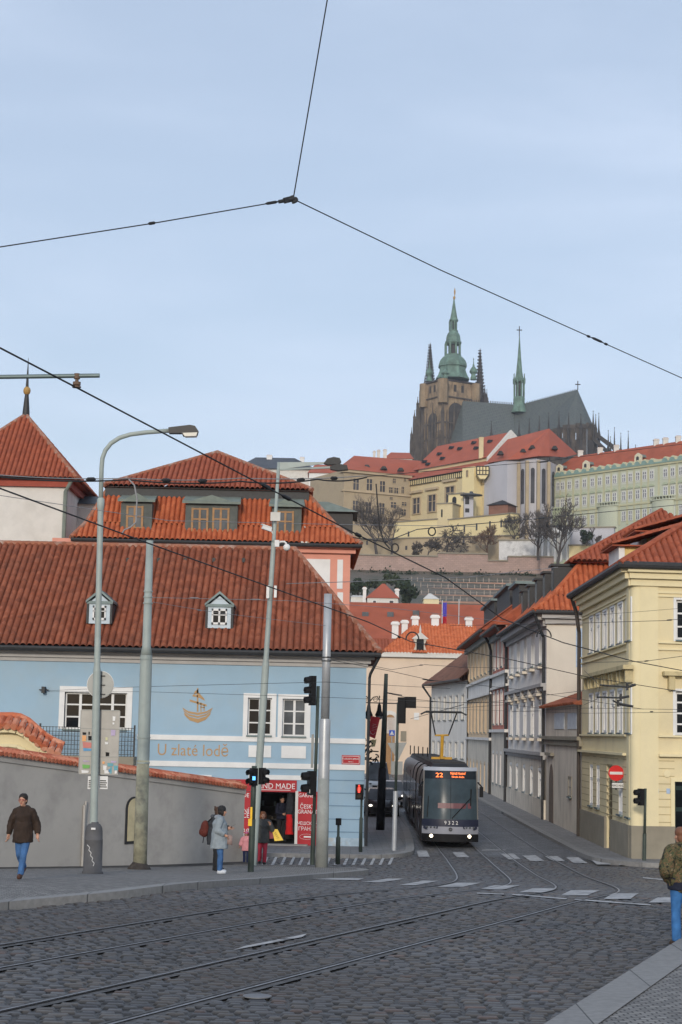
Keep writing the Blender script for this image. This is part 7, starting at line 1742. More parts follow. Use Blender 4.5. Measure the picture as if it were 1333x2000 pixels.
b.tube([P(712, 1466, dd_), P(740, 1468, dd_)], .025, 6); b.tube([P(711, 1483, dd_), P(738, 1483, dd_)], .025, 6); b.build('ironwork', M['black'], t)
b = MB(); b.prism([P(725, 1446, dd_ - .02), P(736, 1444, dd_ - .02), P(733, 1458, dd_ - .02), P(726, 1459, dd_ - .02)], (0, .05, 0)); b.build('panel', mat('signcream', (.45, .38, .2), .7), t)
# blue pedestrian sign far down the street
dd_ = 140; t = thing('crossing_sign', 'small blue square pedestrian crossing sign before the brown portal', 'road sign', P(766, 1500, dd_)); f_ = Fr(P(766, 1430, dd_), V((1, 0, 0)))
r = pxrect(f_, 760.5, 1426, 771.5, 1437); b = MB(); b.fbox(f_, r[0], r[1], -.03, 0, r[2], r[3]); b.build('panel', M['bluesign'], t)
b = MB(); um = (r[0]+r[1])/2; zm = (r[2]+r[3])/2; b.prism([f_(um-.17, .002, zm-.15), f_(um+.17, .002, zm-.15), f_(um, .002, zm+.17)], f_.N * .01); b.build('symbol', M['white'], t)
b = MB(); b.tube([f_(um, -.05, r[2]), f_(um, -.05, 1)], .04, 6); b.build('post', M['steel'], t)
# no entry sign
dd_ = 64.5; t = thing('no_entry_sign', 'round red no entry sign with white bar above a small plate on the yellow house', 'road sign', P(1204, 1525, dd_))
c = P(1204, 1510, dd_); rr_ = pr_(15, dd_); b = MB(); disc(b, c, rr_, .02); b.build('disc', M['redsign'], t)
b = MB(); b.box(c.x - rr_ * .82, c.x + rr_ * .82, c.y - .004, c.y - .001, c.z - rr_ * .17, c.z + rr_ * .17); b.build('bar', M['white'], t)
f_ = Fr(P(1204, 1534, dd_), V((1, 0, 0))); r = pxrect(f_, 1195, 1528, 1219, 1540); b = MB(); b.fbox(f_, r[0], r[1], -.02, 0, r[2], r[3]); b.cur = 1
for q in ((r[0], r[1], r[2], r[2]+.02), (r[0], r[1], r[3]-.02, r[3]), (r[0], r[0]+.02, r[2], r[3]), (r[1]-.02, r[1], r[2], r[3])): b.fbox(f_, q[0], q[1], 0, .004, q[2], q[3])
b.build('plate', [M['white'], M['black']], t); text('MIMO MHD', f_, (r[0]+r[1])/2, r[2] + .06, .12, M['black'], 'lettering', t, .004, .72)
b = MB(); wl_ = fpt(dd_); b.tube([V((c.x, dd_ + .04, c.z - rr_)), V((c.x, dd_ + .04, r[2] - .05))], .025, 6); b.tube([V((c.x, dd_ + .04, r[2] + .08)), V((wl_.x, dd_ + .04, r[2] + .08))], .025, 6); b.build('bracket', M['iron'], t)
# right signal
b0 = gp(1258.5, 1681, PV); d = b0.y
s8 = thing('traffic_light', 'slim dark traffic light with two lamp head in front of the yellow corner house', 'traffic light', b0)
axp = lambda y: P(1258.5 + (1681 - y) * .018, y, d)
b = MB(); b.smooth = True; b.tube([axp(1683), axp(1628)], pr_(3.6, d), 12, False); b.tube([axp(1628), axp(1540)], pr_(2.6, d), 12); b.build('pole', M['poledark'], s8)
c = axp(1575); signal_head(s8, V((c.x - .17, d, c.z + .03)), 190, 2, pr_(16, d))

# ---------------------------------------------------------------- overhead wires
def wire(label, pts, r=.012, m='wire', sag=0.0, knots=(), name='overhead_wire', cat='wire', group=None):
    q = [P(*p) for p in pts]; out = []; r *= .72
    for i in range(len(q) - 1):
        k = 8
        for j in range(k):
            t = j / k; p = q[i].lerp(q[i+1], t); p.z -= sag * 4 * t * (1 - t); out.append(p)
    out.append(q[-1]); b = MB(); b.tube(out, r, 6)
    for px, py, d_, L_ in knots:
        c = P(px, py, d_); j = min(range(len(out) - 1), key=lambda i: (out[i] - c).length); dr = (out[min(j+1, len(out)-1)] - out[max(j-1, 0)]).normalized(); b.tube([c - dr * L_ / 2, c - dr * L_ * .3, c + dr * L_ * .3, c + dr * L_ / 2], [r, r * 2.6, r * 2.6, r], 8)
    return tag(b.build(name, M[m]), label, cat, group)
wire('span wire dropping from the top edge to the joint in the sky', [(641, -8, 24), (574, 384, 26)], .013)
wire('span wire with insulator from the left edge to the joint in the sky', [(-10, 484, 24), (300, 436, 25), (573, 389, 26)], .013, knots=((297, 436, 25, .12), (531, 396, 25.8, .22)))
wire('span wire with insulator falling from the joint to the right edge', [(578, 391, 26), (860, 527, 29), (1345, 744, 36)], .014, knots=((1167, 664, 33.5, .42), (1150, 657, 33.2, .1), (1184, 672, 33.8, .1)))
jt = MB(); c = P(573, 389, 26); jt.ell(c + V((.03, 0, -.01)), (.05, .03, .05), 10, 6); jt.tube([P(545, 394, 25.9), P(578, 388, 26)], .03, 8); jt.tube([c + V((-.02, 0, .05)), c + V((.02, 0, -.06))], .035, 8); jt.ring(P(556, 392, 25.9), P(568, 389, 26), .02, .045)
tag(jt.build('wire_joint', M['iron']), 'rusty metal joint where three span wires meet in the sky', 'wire joint')
wire('thick black contact wire sweeping from the upper left down to the right houses', [(-10, 674, 17.8), (150, 757, 19.2), (470, 925, 23.4), (700, 1045, 26.2), (870, 1128, 29), (981, 1208, 33), (1100, 1255, 37), (1240, 1292, 42), (1345, 1312, 48)], .016, knots=((520, 950, 24, .25), (560, 972, 24.5, .25), (700, 1045, 26.2, .2)))
wire('second black contact wire crossing the old pantile roof down to the yellow house', [(-10, 950, 22), (290, 1061, 27), (560, 1158, 32), (720, 1215, 36), (802, 1253, 41), (993, 1287, 50), (1152, 1323, 56), (1345, 1353, 60)], .016, knots=((780, 1244, 40, .25),))
wire('bundled grey cable strung level across the tower house and mansard roof', [(-10, 930, 34), (250, 937, 35), (470, 940, 36), (620, 936, 37), (717, 932, 38)], .022, 'wire', .06, knots=((178, 936, 34.7, .2), (325, 938, 35.3, .2), (396, 939, 35.6, .2), (588, 937, 36.8, .2), (653, 934, 37.3, .2)))
wire('thin grey cable just above the bundled level cable', [(-10, 927, 34), (252, 934, 35), (470, 934, 36), (717, 929, 38)], .014, 'wirelight', .04)
wire('black wire from the level cable end over the church roof', [(717, 931, 38), (940, 911, 44), (1066, 901, 47), (1110, 895, 48), (1345, 866, 54)], .011, knots=((1062, 902, 47, .6),))
wire('wire crossing before the palace walls to the right edge', [(690, 1050, 30), (754, 1058, 31), (815, 1034, 33), (845, 1031, 34), (1060, 1012, 42), (1345, 984, 52)], .012, knots=((1058, 1012, 42, .5), (754, 1058, 31, .15)))
wire('thin pale wire passing level in front of the mansard dormers', [(-10, 966, 30), (330, 1017, 33), (640, 1024, 36), (930, 1028, 40)], .008, 'wirelight')
wire('pale wire crossing below the pink retaining wall', [(560, 1140, 40), (690, 1136, 42), (915, 1127, 46), (1090, 1108, 50)], .011, 'wirelight')
wire('thin wire from the left tram pole across the old roof', [(299, 1167, 39), (560, 1173, 41), (750, 1186, 44), (1015, 1218, 52)], .008, 'wirelight', knots=((380, 1168, 39.5, .25), (500, 1171, 40.5, .3)))
wire('thin wire slanting from the left tram pole to the silver pole', [(300, 1176, 39), (420, 1196, 42), (636, 1222, 47)], .007, 'wirelight', knots=((390, 1192, 41, .25),))
wire('double thin wire across the blue wall above the windows', [(94, 1349, 65), (285, 1341, 52), (636, 1332, 47), (880, 1345, 56)], .008, 'wire')
wire('thin wire just under the one above the blue house windows', [(94, 1351, 65), (285, 1351, 52), (640, 1362, 47), (880, 1372, 60)], .007, 'wire')
wire('wire from the silver pole over the tram to the yellow house', [(640, 1288, 47), (755, 1309, 53), (840, 1328, 58), (1000, 1345, 62), (1257, 1385, 60)], .011, knots=((836, 1328, 58, .9),))
wire('wire with turnbuckle crossing high before the cream building', [(640, 1282, 47), (765, 1308, 52), (830, 1298, 56), (900, 1303, 60), (1069, 1306, 64)], .009, knots=((823, 1299, 56, .5),))
wire('level wire above the tram roof between poles and houses', [(757, 1354, 76), (812, 1366, 78), (880, 1373, 82), (960, 1371, 86), (1031, 1362, 84), (1140, 1349, 72)], .014, knots=((843, 1370, 79, .4),))
wire('lower level wire above the tram roof', [(778, 1379, 66), (880, 1384, 74), (993, 1376, 80), (1067, 1385, 84)], .012)
wire('wire running from white house to the grey house above the pantograph', [(845, 1370, 150), (912, 1373, 130), (1000, 1372, 100)], .02)
wire('wire with clamp crossing the yellow house between its upper floors', [(880, 1222, 70), (1100, 1218, 58), (1212, 1214.5, 54), (1301, 1212, 52), (1345, 1207, 50)], .011, knots=((1308, 1211, 52, .35),))
wire('thin wire rising across the upper windows of the yellow house', [(1000, 1214, 66), (1142, 1203, 58), (1345, 1187, 52)], .007)
wire('wire from the brown downpipe across the yellow house with clamp', [(1140, 1294, 62), (1243, 1292, 56), (1264, 1291, 55), (1345, 1280, 52)], .011, knots=((1263, 1291, 55, .4),))
wire('upper of the twin level wires across the yellow house second floor', [(1000, 1390, 76), (1142, 1383, 62), (1345, 1386, 52)], .009, knots=((1156, 1381, 60, .25), (1200, 1381, 58, .25)))
wire('lower of the twin level wires across the yellow house second floor', [(912, 1386, 90), (1142, 1393, 62), (1345, 1391, 52)], .009, knots=((1273, 1390, 54, .3),))
wire('short wire dropping over the corner of the yellow house', [(1142, 1310, 60), (1172, 1339, 56), (1166, 1366, 56), (1142, 1376, 58)], .01)
for lab, q in (('upper dark insulator rod before the yellow house windows', ((1172, 1338), (1226, 1342), (1242, 1337))), ('lower dark insulator rod before the yellow house windows', ((1166, 1361.5), (1213, 1363), (1229, 1360))), ('short slanting insulator rod before the yellow house windows', ((1197, 1368), (1208, 1374), (1237, 1380)))):
    b = MB(); d_ = 55; a_ = P(*q[0], d_); m_ = P(*q[1], d_); e_ = P(*q[2], d_); b.tube([a_, m_], .028, 8); b.tube([m_, e_], .04, 8); b.tube([m_ - Z * .1, m_ + Z * .12], .04, 6); tag(b.build('insulator', M['iron']), lab, 'insulator')
for lab, px, py, rr_, d_ in (('black cable loop hanging before the cream building roof', 806, 1249, 12.5, 54), ('black cable loop above the grey house downpipe', 1063, 1244, 14, 66), ('small coiled cable ring on the wire before the gate turret', 844, 1038, 7, 34), ('cable loop hanging in front of the stone palace base', 772, 1070, 7, 31)):
    b = MB(); n = 14; a0_ = 0 if rr_ > 8 else -PI / 2; a1_ = PI if rr_ > 8 else 1.5 * PI; b.tube([P(px + cos(a0_ + (a1_ - a0_) * i / n) * rr_, py - sin(a0_ + (a1_ - a0_) * i / n) * rr_ * 1.15, d_) for i in range(n + 1)], .016 * d_ / 40, 6); tag(b.build('cable_loop', M['wire']), lab, 'cable')
b = MB(); b.tube([P(x, y, 30.5) for x, y in ((735, 945), (738, 985), (742, 1030), (750, 1058), (762, 1072))], .012, 6); tag(b.build('cable_loop', M['wire']), 'thin cable hanging down before the tan stone palace', 'cable')
b = MB(); b.tube([P(x, y, 34.9) for x, y in ((252, 936), (263, 948), (268, 975), (266, 1020), (255, 1030), (243, 1035), (238, 1044))], .016, 6); tag(b.build('cable_loop', M['wirelight']), 'grey cable hanging in a loop before the left mansard dormer', 'cable')
wr = thing('catenary_arm', 'grey horizontal catenary arm with hanging insulator at the upper left edge', 'catenary arm', P(60, 737, 19.2))
b = MB(); b.tube([P(-60, 737, 19.2), P(195, 733.5, 19.2)], .025, 10); b.build('arm', M['greymetal'], wr)
b = MB(); c = P(151, 735, 19.2); b.lathe([(.035, .03), (.035, -.03), (.02, -.035), (.02, -.06), (.045, -.065), (.045, -.1), (.03, -.105), (.05, -.115), (.05, -.13), (.0, -.135)][::-1], c, 12); b.build('insulator', mat('insul', (.12, .075, .05), .4), wr)
# ---------------------------------------------------------------- tram
tb = V((0, 0, 0)); Tf = P(880, 1648, 68.5); Tr = P(838, 1500, 104)
TO = V((Tf.x, 68.5, G(68.5) + .02)); tdir = V((.0135, 1, 0)).normalized(); trt = V((tdir.y, -tdir.x, 0))
def T(x, y, z): return TO + trt * x + tdir * y + Z * z
tm = thing('tram', 'modern dark grey tram with lit orange route display number 9322 coming down the street', 'tram', TO)
HW = 1.1
def ny(x, z):                            # nose surface
    t = x / HW; y = .34 * abs(t) ** 2.6
    if z > .95: y += .42 * ((z - .95) / 2.2) ** 1.5
    return y
def hwz(z): return HW * (1 - .02 * max(0, (z - .9))) if z < 2.9 else HW * (.96 - .12 * (z - 2.9) ** 2)
bands = [('bumper', [(.22), .35, .52], 'black'), ('bumper_panel', [.52, .66, .80], 'trampale'), ('number_band', [.80, .95, 1.08], 'tramnavy'), ('windscreen', [1.08, 1.4, 1.8, 2.2, 2.62], 'tramglass'), ('display_housing', [2.62, 2.80, 2.94], 'tramglass2'), ('roof_rim', [2.94, 3.02, 3.08], 'tramlight')]
M['trampale'] = mat('trampale', (.24, .25, .29), .35, .08); M['tramnavy'] = mat('tramnavy', (.02, .024, .045), .3, .1); M['tramglass'] = mat('tramglass', (.045, .065, .08), .2, .35, .8, spec=.08); M['tramglass2'] = mat('tramglass2', (.018, .024, .032), .15, .1)
M['tramlight'] = mat('tramlight', (.36, .4, .47), .35, .05); M['tramdark'] = mat('tramdark', (.04, .04, .043), .4, .15, 1); M['tramgrey'] = mat('tramgrey', (.2, .19, .18), .45, .1, 1); M['tramroof'] = mat('tramroof', (.02, .021, .024), .6, .3, 1)
nx = 16
for nm, zs, m in bands:
    b = MB(); b.smooth = True; rows = []
    lim = 1.0 if nm not in ('windscreen', 'display_housing') else .96
    for z in zs:
        w = hwz(z); rows.append([T(w * lim * (-1 + 2 * i / nx), ny(HW * lim * (-1 + 2 * i / nx), z) - (.05 if nm == 'bumper' else 0), z) for i in range(nx + 1)])
    b.sheet(rows)
    if nm == 'bumper': b.sheet([[T(hwz(.5) * (-1 + 2 * i / nx), ny(HW * (-1 + 2 * i / nx), .5) + (-.05 if k else .02), .52) for i in range(nx + 1)] for k in (0, 1)])
    b.build(nm, M[m], tm)
b = MB()                                 # pillars beside the glass
for s in (-1, 1):
    rows = []
    for z in (1.08, 1.5, 2.0, 2.4, 2.7, 2.94): w = hwz(z); rows.append([T(s * w * t, ny(HW * t, z) - .004, z) for t in (.955, .98, 1.0)])
    b.sheet(rows)
b.build('front_pillar', M['tramgrey'], tm)
# body shell
Lt = 31.0; b = MB(); b.smooth = True; sec = []
prof = [(.22, HW - .12), (.3, HW), (.9, HW), (2.3, HW * .985), (2.62, HW * .96), (2.85, HW * .9), (3.0, HW * .78), (3.08, HW * .6)]
for y in (.34, .75, 1.5, 8, 8.3, 8.31, 18, 30.2, Lt):
    k = .92 if abs(y - 8.3) < .02 else 1
    sec.append([T(-w * k, y + (.42 * ((z - .95) / 2.2) ** 1.5 if (y < .5 and z > .95) else 0), z) for z, w in prof] + [T(w * k, y + (.42 * ((z - .95) / 2.2) ** 1.5 if (y < .5 and z > .95) else 0), z) for z, w in prof[::-1]])
b.sheet(sec); b.smooth = False; b.poly(sec[-1]); b.build('body', M['tramdark'], tm)
b = MB(); b.smooth = True                # paler shoulder panels
for y0, y1 in ((.8, 3.4), (3.5, 7.9), (8.5, 12.5), (12.6, 17.2), (17.3, 22), (22.1, 26.5), (26.6, 30.8)):
    for s in (-1, 1): b.sheet([[T(s * (w + .012), y, z + .006) for z, w in prof[3:]] for y in (y0, y1)])
b.build('shoulder_panel', M['tramgrey'], tm)
for s in (-1, 1):
    for i, (y0, y1) in enumerate(((1.4, 3.0), (3.2, 4.6), (4.8, 7.6), (9.0, 11.8), (12.0, 13.4), (13.6, 16.4), (16.6, 19.4), (19.6, 21.0), (21.2, 24.0), (24.2, 27), (27.2, 30))):
        dr_ = (y1 - y0) < 1.5; b = MB(); z0 = .5 if dr_ else 1.15
        b.sheet([[T(s * (HW * (1 if z < .95 else 1 - .015 * (z - .9) / 1.4) + .008), y, z) for z in (z0, 1.15 if dr_ else 1.6, 2.3)] for y in (y0, y1)])
        b.build('side_door' if dr_ else 'side_window', M['tramglass2'], tm, fix=False)
for y in (1.1, 8.15, 8.45, 17.2, 24): 
    for s in (-1, 1): b = MB(); b.hexa([T(s * (HW - .02), y - .06, .3), T(s * (HW + .03), y - .06, .3), T(s * (HW + .03), y + .06, .3), T(s * (HW - .02), y + .06, .3), T(s * HW * .955, y - .06, 2.6), T(s * (HW * .96 + .035), y - .06, 2.6), T(s * (HW * .96 + .035), y + .06, 2.6), T(s * HW * .955, y + .06, 2.6)]); b.build('panel_joint', M['black'], tm)
for y in (3.45, 7.95, 8.45, 12.55): b = MB(); b.tube([T(-w - .015, y, z + .01) for z, w in prof[3:]] + [T(w + .015, y, z + .01) for z, w in prof[3:][::-1]], .035, 6, False); b.build('panel_joint', M['black'], tm)
b = MB(); b.hexa([T(-.75, 1.0, 3.05), T(.75, 1.0, 3.05), T(.75, Lt - .5, 3.05), T(-.75, Lt - .5, 3.05), T(-.66, 1.2, 3.2), T(.66, 1.2, 3.2), T(.66, Lt - .6, 3.2), T(-.66, Lt - .6, 3.2)])
for k in range(26): y = 1.8 + k * 1.1; b.hexa([T(-.7, y, 3.2), T(.7, y, 3.2), T(.7, y + .45, 3.2), T(-.7, y + .45, 3.2), T(-.62, y, 3.27), T(.62, y, 3.27), T(.62, y + .45, 3.27), T(-.62, y + .45, 3.27)])
b.build('roof_equipment', M['tramroof'], tm)
b = MB()
for k in range(5): q = T(-.75 + k * .12, 29.5 - k * 3.1, 3.2); b.tube([q, q + Z * .5], .03, 5)
b.build('antenna', M['black'], tm)
M['led'] = emis('led', (1, .19, .04), 2.6)
fT = Fr(T(0, 0, 0), trt)
yled = lambda x, z: -(ny(x, z) - .02)
text('22', fT, -.45, TO.z + 2.69, .24, M['led'], 'route_number', tm, -.26, 1.25)
text('Nádraží Hostivař', fT, .28, TO.z + 2.80, .14, M['led'], 'destination', tm, -.26, .62); text('Národní divadlo', fT, .28, TO.z + 2.68, .1, M['led'], 'destination', tm, -.26, .75)
text('9 3 2 2', fT, .02, TO.z + .885, .2, M['white'], 'fleet_number', tm, .03, .95)
b = MB(); c = T(.0, -.03, .70); b.prism([c + trt * cos(2*PI*i/16) * .075 + Z * sin(2*PI*i/16) * .075 for i in range(16)], (0, -.01, 0)); b.cur = 1
b.ring(c + trt * -.05 + V((0, -.014, -.02)), c + trt * .04 + V((0, -.014, .03)), .004, .014, V((0, 1, 0))); b.ring(c + trt * .0 + V((0, -.014, -.04)), c + trt * .03 + V((0, -.014, .01)), .004, .012, V((0, 1, 0))); b.build('emblem', [M['iron'], M['trampale']], tm)
for s in (-1, 1):
    b = MB(); pts = [(.48, .84), (1.04, .88), (1.05, .72), (.95, .66), (.50, .72)]
    b.poly([T(s * x, ny(x, z) - .012, z) for x, z in pts]); hl_ = b.build('headlight_cluster', M['tramnavy'], tm, fix=False)
    b = MB()
    for x in (.62, .76, .9): b.ell(T(s * x, ny(x, .77) - .02, .77), (.045, .02, .045), 10, 6)
    b.build('lamp', M['glass2'], hl_)
    b = MB(); b.ell(T(s * .74, ny(.74, .44) - .075, .44), (.065, .03, .065), 12, 8); b.build('headlight', emis('headlamp', (1, .86, .6), 5), tm)
    b = MB(); x0 = s * 1.02; b.hexa([T(s * 1.12, .1, 1.95), T(s * 1.26, .06, 1.95), T(s * 1.26, .16, 1.95), T(s * 1.12, .2, 1.95), T(s * 1.12, .1, 2.35), T(s * 1.26, .06, 2.35), T(s * 1.26, .16, 2.35), T(s * 1.12, .2, 2.35)]); b.tube([T(s * 1.08, .5, 2.5), T(s * 1.19, .12, 2.36)], .03, 6); b.build('mirror', M['black'], tm)
b = MB(); b.tube([T(.05, -.02, 1.12), T(.4, .03, 1.5), T(.78, .19, 1.9)], .016, 6); b.tube([T(.78, .17, 1.6), T(.8, .28, 2.25)], .02, 6); b.tube([T(-.9, .2, 1.15), T(-.86, .3, 1.95)], .018, 6); b.build('wiper', M['black'], tm)
b = MB(); b.tube([T(0, ny(0, z) - .008, z) for z in (1.1, 1.5, 2.0, 2.5, 2.9)], .006, 4); b.build('glass_seam', M['black'], tm)
b = MB(); b.prism([T(-.5, .05 - .03, .36), T(.3, .02, .36), T(.3, .02, .4), T(-.5, .02, .4)], (0, -.01, 0)); b.build('bumper_mark', M['tramgrey'], tm)
b = MB()                                 # reddish strip on the glass: pinkish reflection and interior glow painted as colour
b.sheet([[T(x, ny(x, z) - .006, z) for x in (-.5, -.2, .1, .45, .8)] for z in (1.5, 1.6, 1.7)]); b.build('windscreen_painted_reflection', mat('redstrip', (.13, .045, .055), .4), tm)
# wheels
for y in (2.6, 4.4, 13, 14.8, 22, 23.8, 28):
    for s in (-1, 1):
        b = MB(); n = 16; b.prism([T(s * .78, y, .32) + tdir * cos(2*PI*i/n) * .3 + Z * sin(2*PI*i/n) * .3 for i in range(n)], trt * s * .12); b.build('wheel', M['iron'], tm)
# pantograph
b = MB(); py = 8.2; by = T(0, py, 3.3)
b.ring(T(-.45, py, 3.32), T(.45, py, 3.32), .06, .05); b.ring(T(0, py - .6, 3.34), T(0, py + .9, 3.34), .07, .05); b.tube([T(0, py, 3.34), T(0.02, py, 4.3)], .075, 8); b.tube([T(-.3, py, 4.3), T(.3, py, 4.32)], .04, 6)
pg = b.build('pantograph', mat('pantoyellow', (.5, .28, .03), .5, .15), tm)
b = MB(); b.tube([T(-.28, py, 4.3), T(-.5, py - .3, 5.28)], .03, 6); b.tube([T(.28, py, 4.3), T(.62, py - .3, 5.28)], .03, 6); b.tube([T(-.95, py - .3, 5.2), T(-.7, py - .3, 5.33), T(.8, py - .3, 5.33), T(1.05, py - .3, 5.2)], .035, 6); b.tube([T(-.8, py - .1, 5.3), T(.9, py - .1, 5.3)], .03, 6); b.build('collector', M['iron'], pg)
b = MB(); rows = [(-.0, 8), ]
b.tube([T(.1, y, 5.42 + .0 * y) for y in (-6, 0, 8, 20, 40, 60)], .014, 5); tag(b.build('overhead_wire', M['wire']), 'contact wire straight above the tram along the street', 'wire')

# ---------------------------------------------------------------- cars up the street
def car(label, c, ang, m, hl=True, h=1.5, name='parked_car', van=False):
    r = Matrix.Rotation(ang, 3, 'Z'); O = V(c)
    C = lambda x, y, z: O + r @ V((x, y, z))
    t = thing(name, label, 'car' if not van else 'van', O, None)
    sec = [(-2.1, .35, .62, .62), (-2.0, .3, .78, .8), (-.95, .28, .95, .86), (-.2, .28, 1.0, .88), (1.6, .28, 1.0, .88), (2.05, .3, .95, .84), (2.12, .4, .8, .78)]
    b = MB(); b.smooth = True
    b.sheet([[C(-w, y, z0), C(-w - .02, y, (z0 + z1) / 2), C(-w + .06, y, z1), C(w - .06, y, z1), C(w + .02, y, (z0 + z1) / 2), C(w, y, z0), C(-w, y, z0)] for y, z0, z1, w in sec]); b.smooth = False
    b.poly([C(-.62, -2.1, .35), C(.62, -2.1, .35), C(.6, -2.1, .62), C(-.6, -2.1, .62)]); b.poly([C(-.78, 2.12, .4), C(.78, 2.12, .4), C(.75, 2.12, .8), C(-.75, 2.12, .8)]); b.build('body', m, t)
    top = h if not van else 2.2; yf = -1.0 if not van else -1.5
    b = MB(); q = [(yf, .95), (yf + .75 if not van else yf + .45, top - .04), (1.1, top), (1.85, .98)]
    b.sheet([[C(-.8, y, z) if z < 1.1 else C(-.62, y, z), C(.8, y, z) if z < 1.1 else C(.62, y, z)] for y, z in q[1:3]]); b.build('roof', m, t)
    b = MB(); L4 = [C(-.8, q[0][0], q[0][1]), C(.8, q[0][0], q[0][1]), C(.62, q[1][0], q[1][1]), C(-.62, q[1][0], q[1][1])]; b.poly(L4); b.build('windscreen', M['glass2'], t)
    for s in (-1, 1):
        b = MB(); b.poly([C(s * .8, q[0][0], q[0][1]), C(s * .62, q[1][0], q[1][1]), C(s * .62, q[2][0], q[2][1]), C(s * .8, q[3][0], q[3][1])]); b.build('side_window', M['glass'], t)
        b = MB(); b.ell(C(s * .6, -2.08, .68), (.1, .06, .06), 10, 6); b.build('headlight', M['carlight'] if hl else M['glass2'], t)
        b = MB(); b.ell(C(s * .98, yf + .3, 1.02), (.12, .06, .08), 8, 6); b.build('mirror', m, t)
        for y in (-1.3, 1.35):
            b = MB(); n = 16; b.prism([C(s * .66, y + cos(2*PI*i/n) * .31, .31 + sin(2*PI*i/n) * .31) for i in range(n)], r @ V((s * .22, 0, 0))); b.build('wheel', M['black'], t)
    b = MB(); b.poly([C(q[3] and -.8, q[3][0], q[3][1]), C(.8, q[3][0], q[3][1]), C(.62, q[2][0], q[2][1]), C(-.62, q[2][0], q[2][1])]); b.build('rear_window', M['glass'], t)
    b = MB(); b.prism([C(-.45, -2.11, .42), C(.45, -2.11, .42), C(.45, -2.11, .56), C(-.45, -2.11, .56)], r @ V((0, -.02, 0))); b.build('grille', M['black'], t)
    return t
M['carlight'] = emis('carlight', (1, .93, .8), 2)
c = P(768, 1500, 106); car('silver car with lit headlights waiting between the tram and the left pavement', V((P(765, 1500, 106).x, 106, G(106))), 0.02, mat('carsilver', (.3, .31, .33), .3, .05, metal=.4))
car('white van with teal side further up the street behind the dark green pole', V((P(738, 1480, 128).x, 128, G(128))), 0.03, mat('vanwhite', (.55, .57, .58), .4, .05), False, van=True)
c = P(784, 1550, 88); car('dark car half hidden by the tram at the left kerb', V((P(782, 1550, 90).x - .9, 92, G(92))), .0, mat('cardark', (.03, .03, .035), .25), True)

# ---------------------------------------------------------------- people
def remesh(parts, vox, name, m, parent, wr=0.0, sm=4, seed=0):
    b = MB()
    for fn in parts: fn(b)
    me = bpy.data.meshes.new('tmp'); me.from_pydata([tuple(p) for p in b.v], [], b.f); me.update()
    bm = bmesh.new(); bm.from_mesh(me); bmesh.ops.recalc_face_normals(bm, faces=bm.faces); bm.to_mesh(me); bm.free()
    ob = bpy.data.objects.new('tmp', me); col.objects.link(ob)
    md = ob.modifiers.new('r', 'REMESH'); md.mode = 'VOXEL'; md.voxel_size = vox
    if sm: s_ = ob.modifiers.new('s', 'SMOOTH'); s_.iterations = sm; s_.factor = .5
    bpy.context.view_layer.update()
    out = bpy.data.meshes.new_from_object(ob.evaluated_get(bpy.context.evaluated_depsgraph_get()))
    col.objects.unlink(ob); bpy.data.objects.remove(ob)
    if wr:
        vs = out.vertices; nn = [v.normal.copy() for v in vs]
        for v, n in zip(vs, nn):
            k = noise.noise(V((v.co.x * 9 + seed, v.co.y * 9, v.co.z * 6))) + .6 * noise.noise(V((v.co.x * 22, v.co.y * 22 + seed, v.co.z * 13)))
            v.co += n * wr * k
    for p in out.polygons: p.use_smooth = True
    out.materials.clear(); out.materials.append(m); out.name = name
    return out
SKIN = mat('skin', (.46, .25, .17), .55, .08, 8)
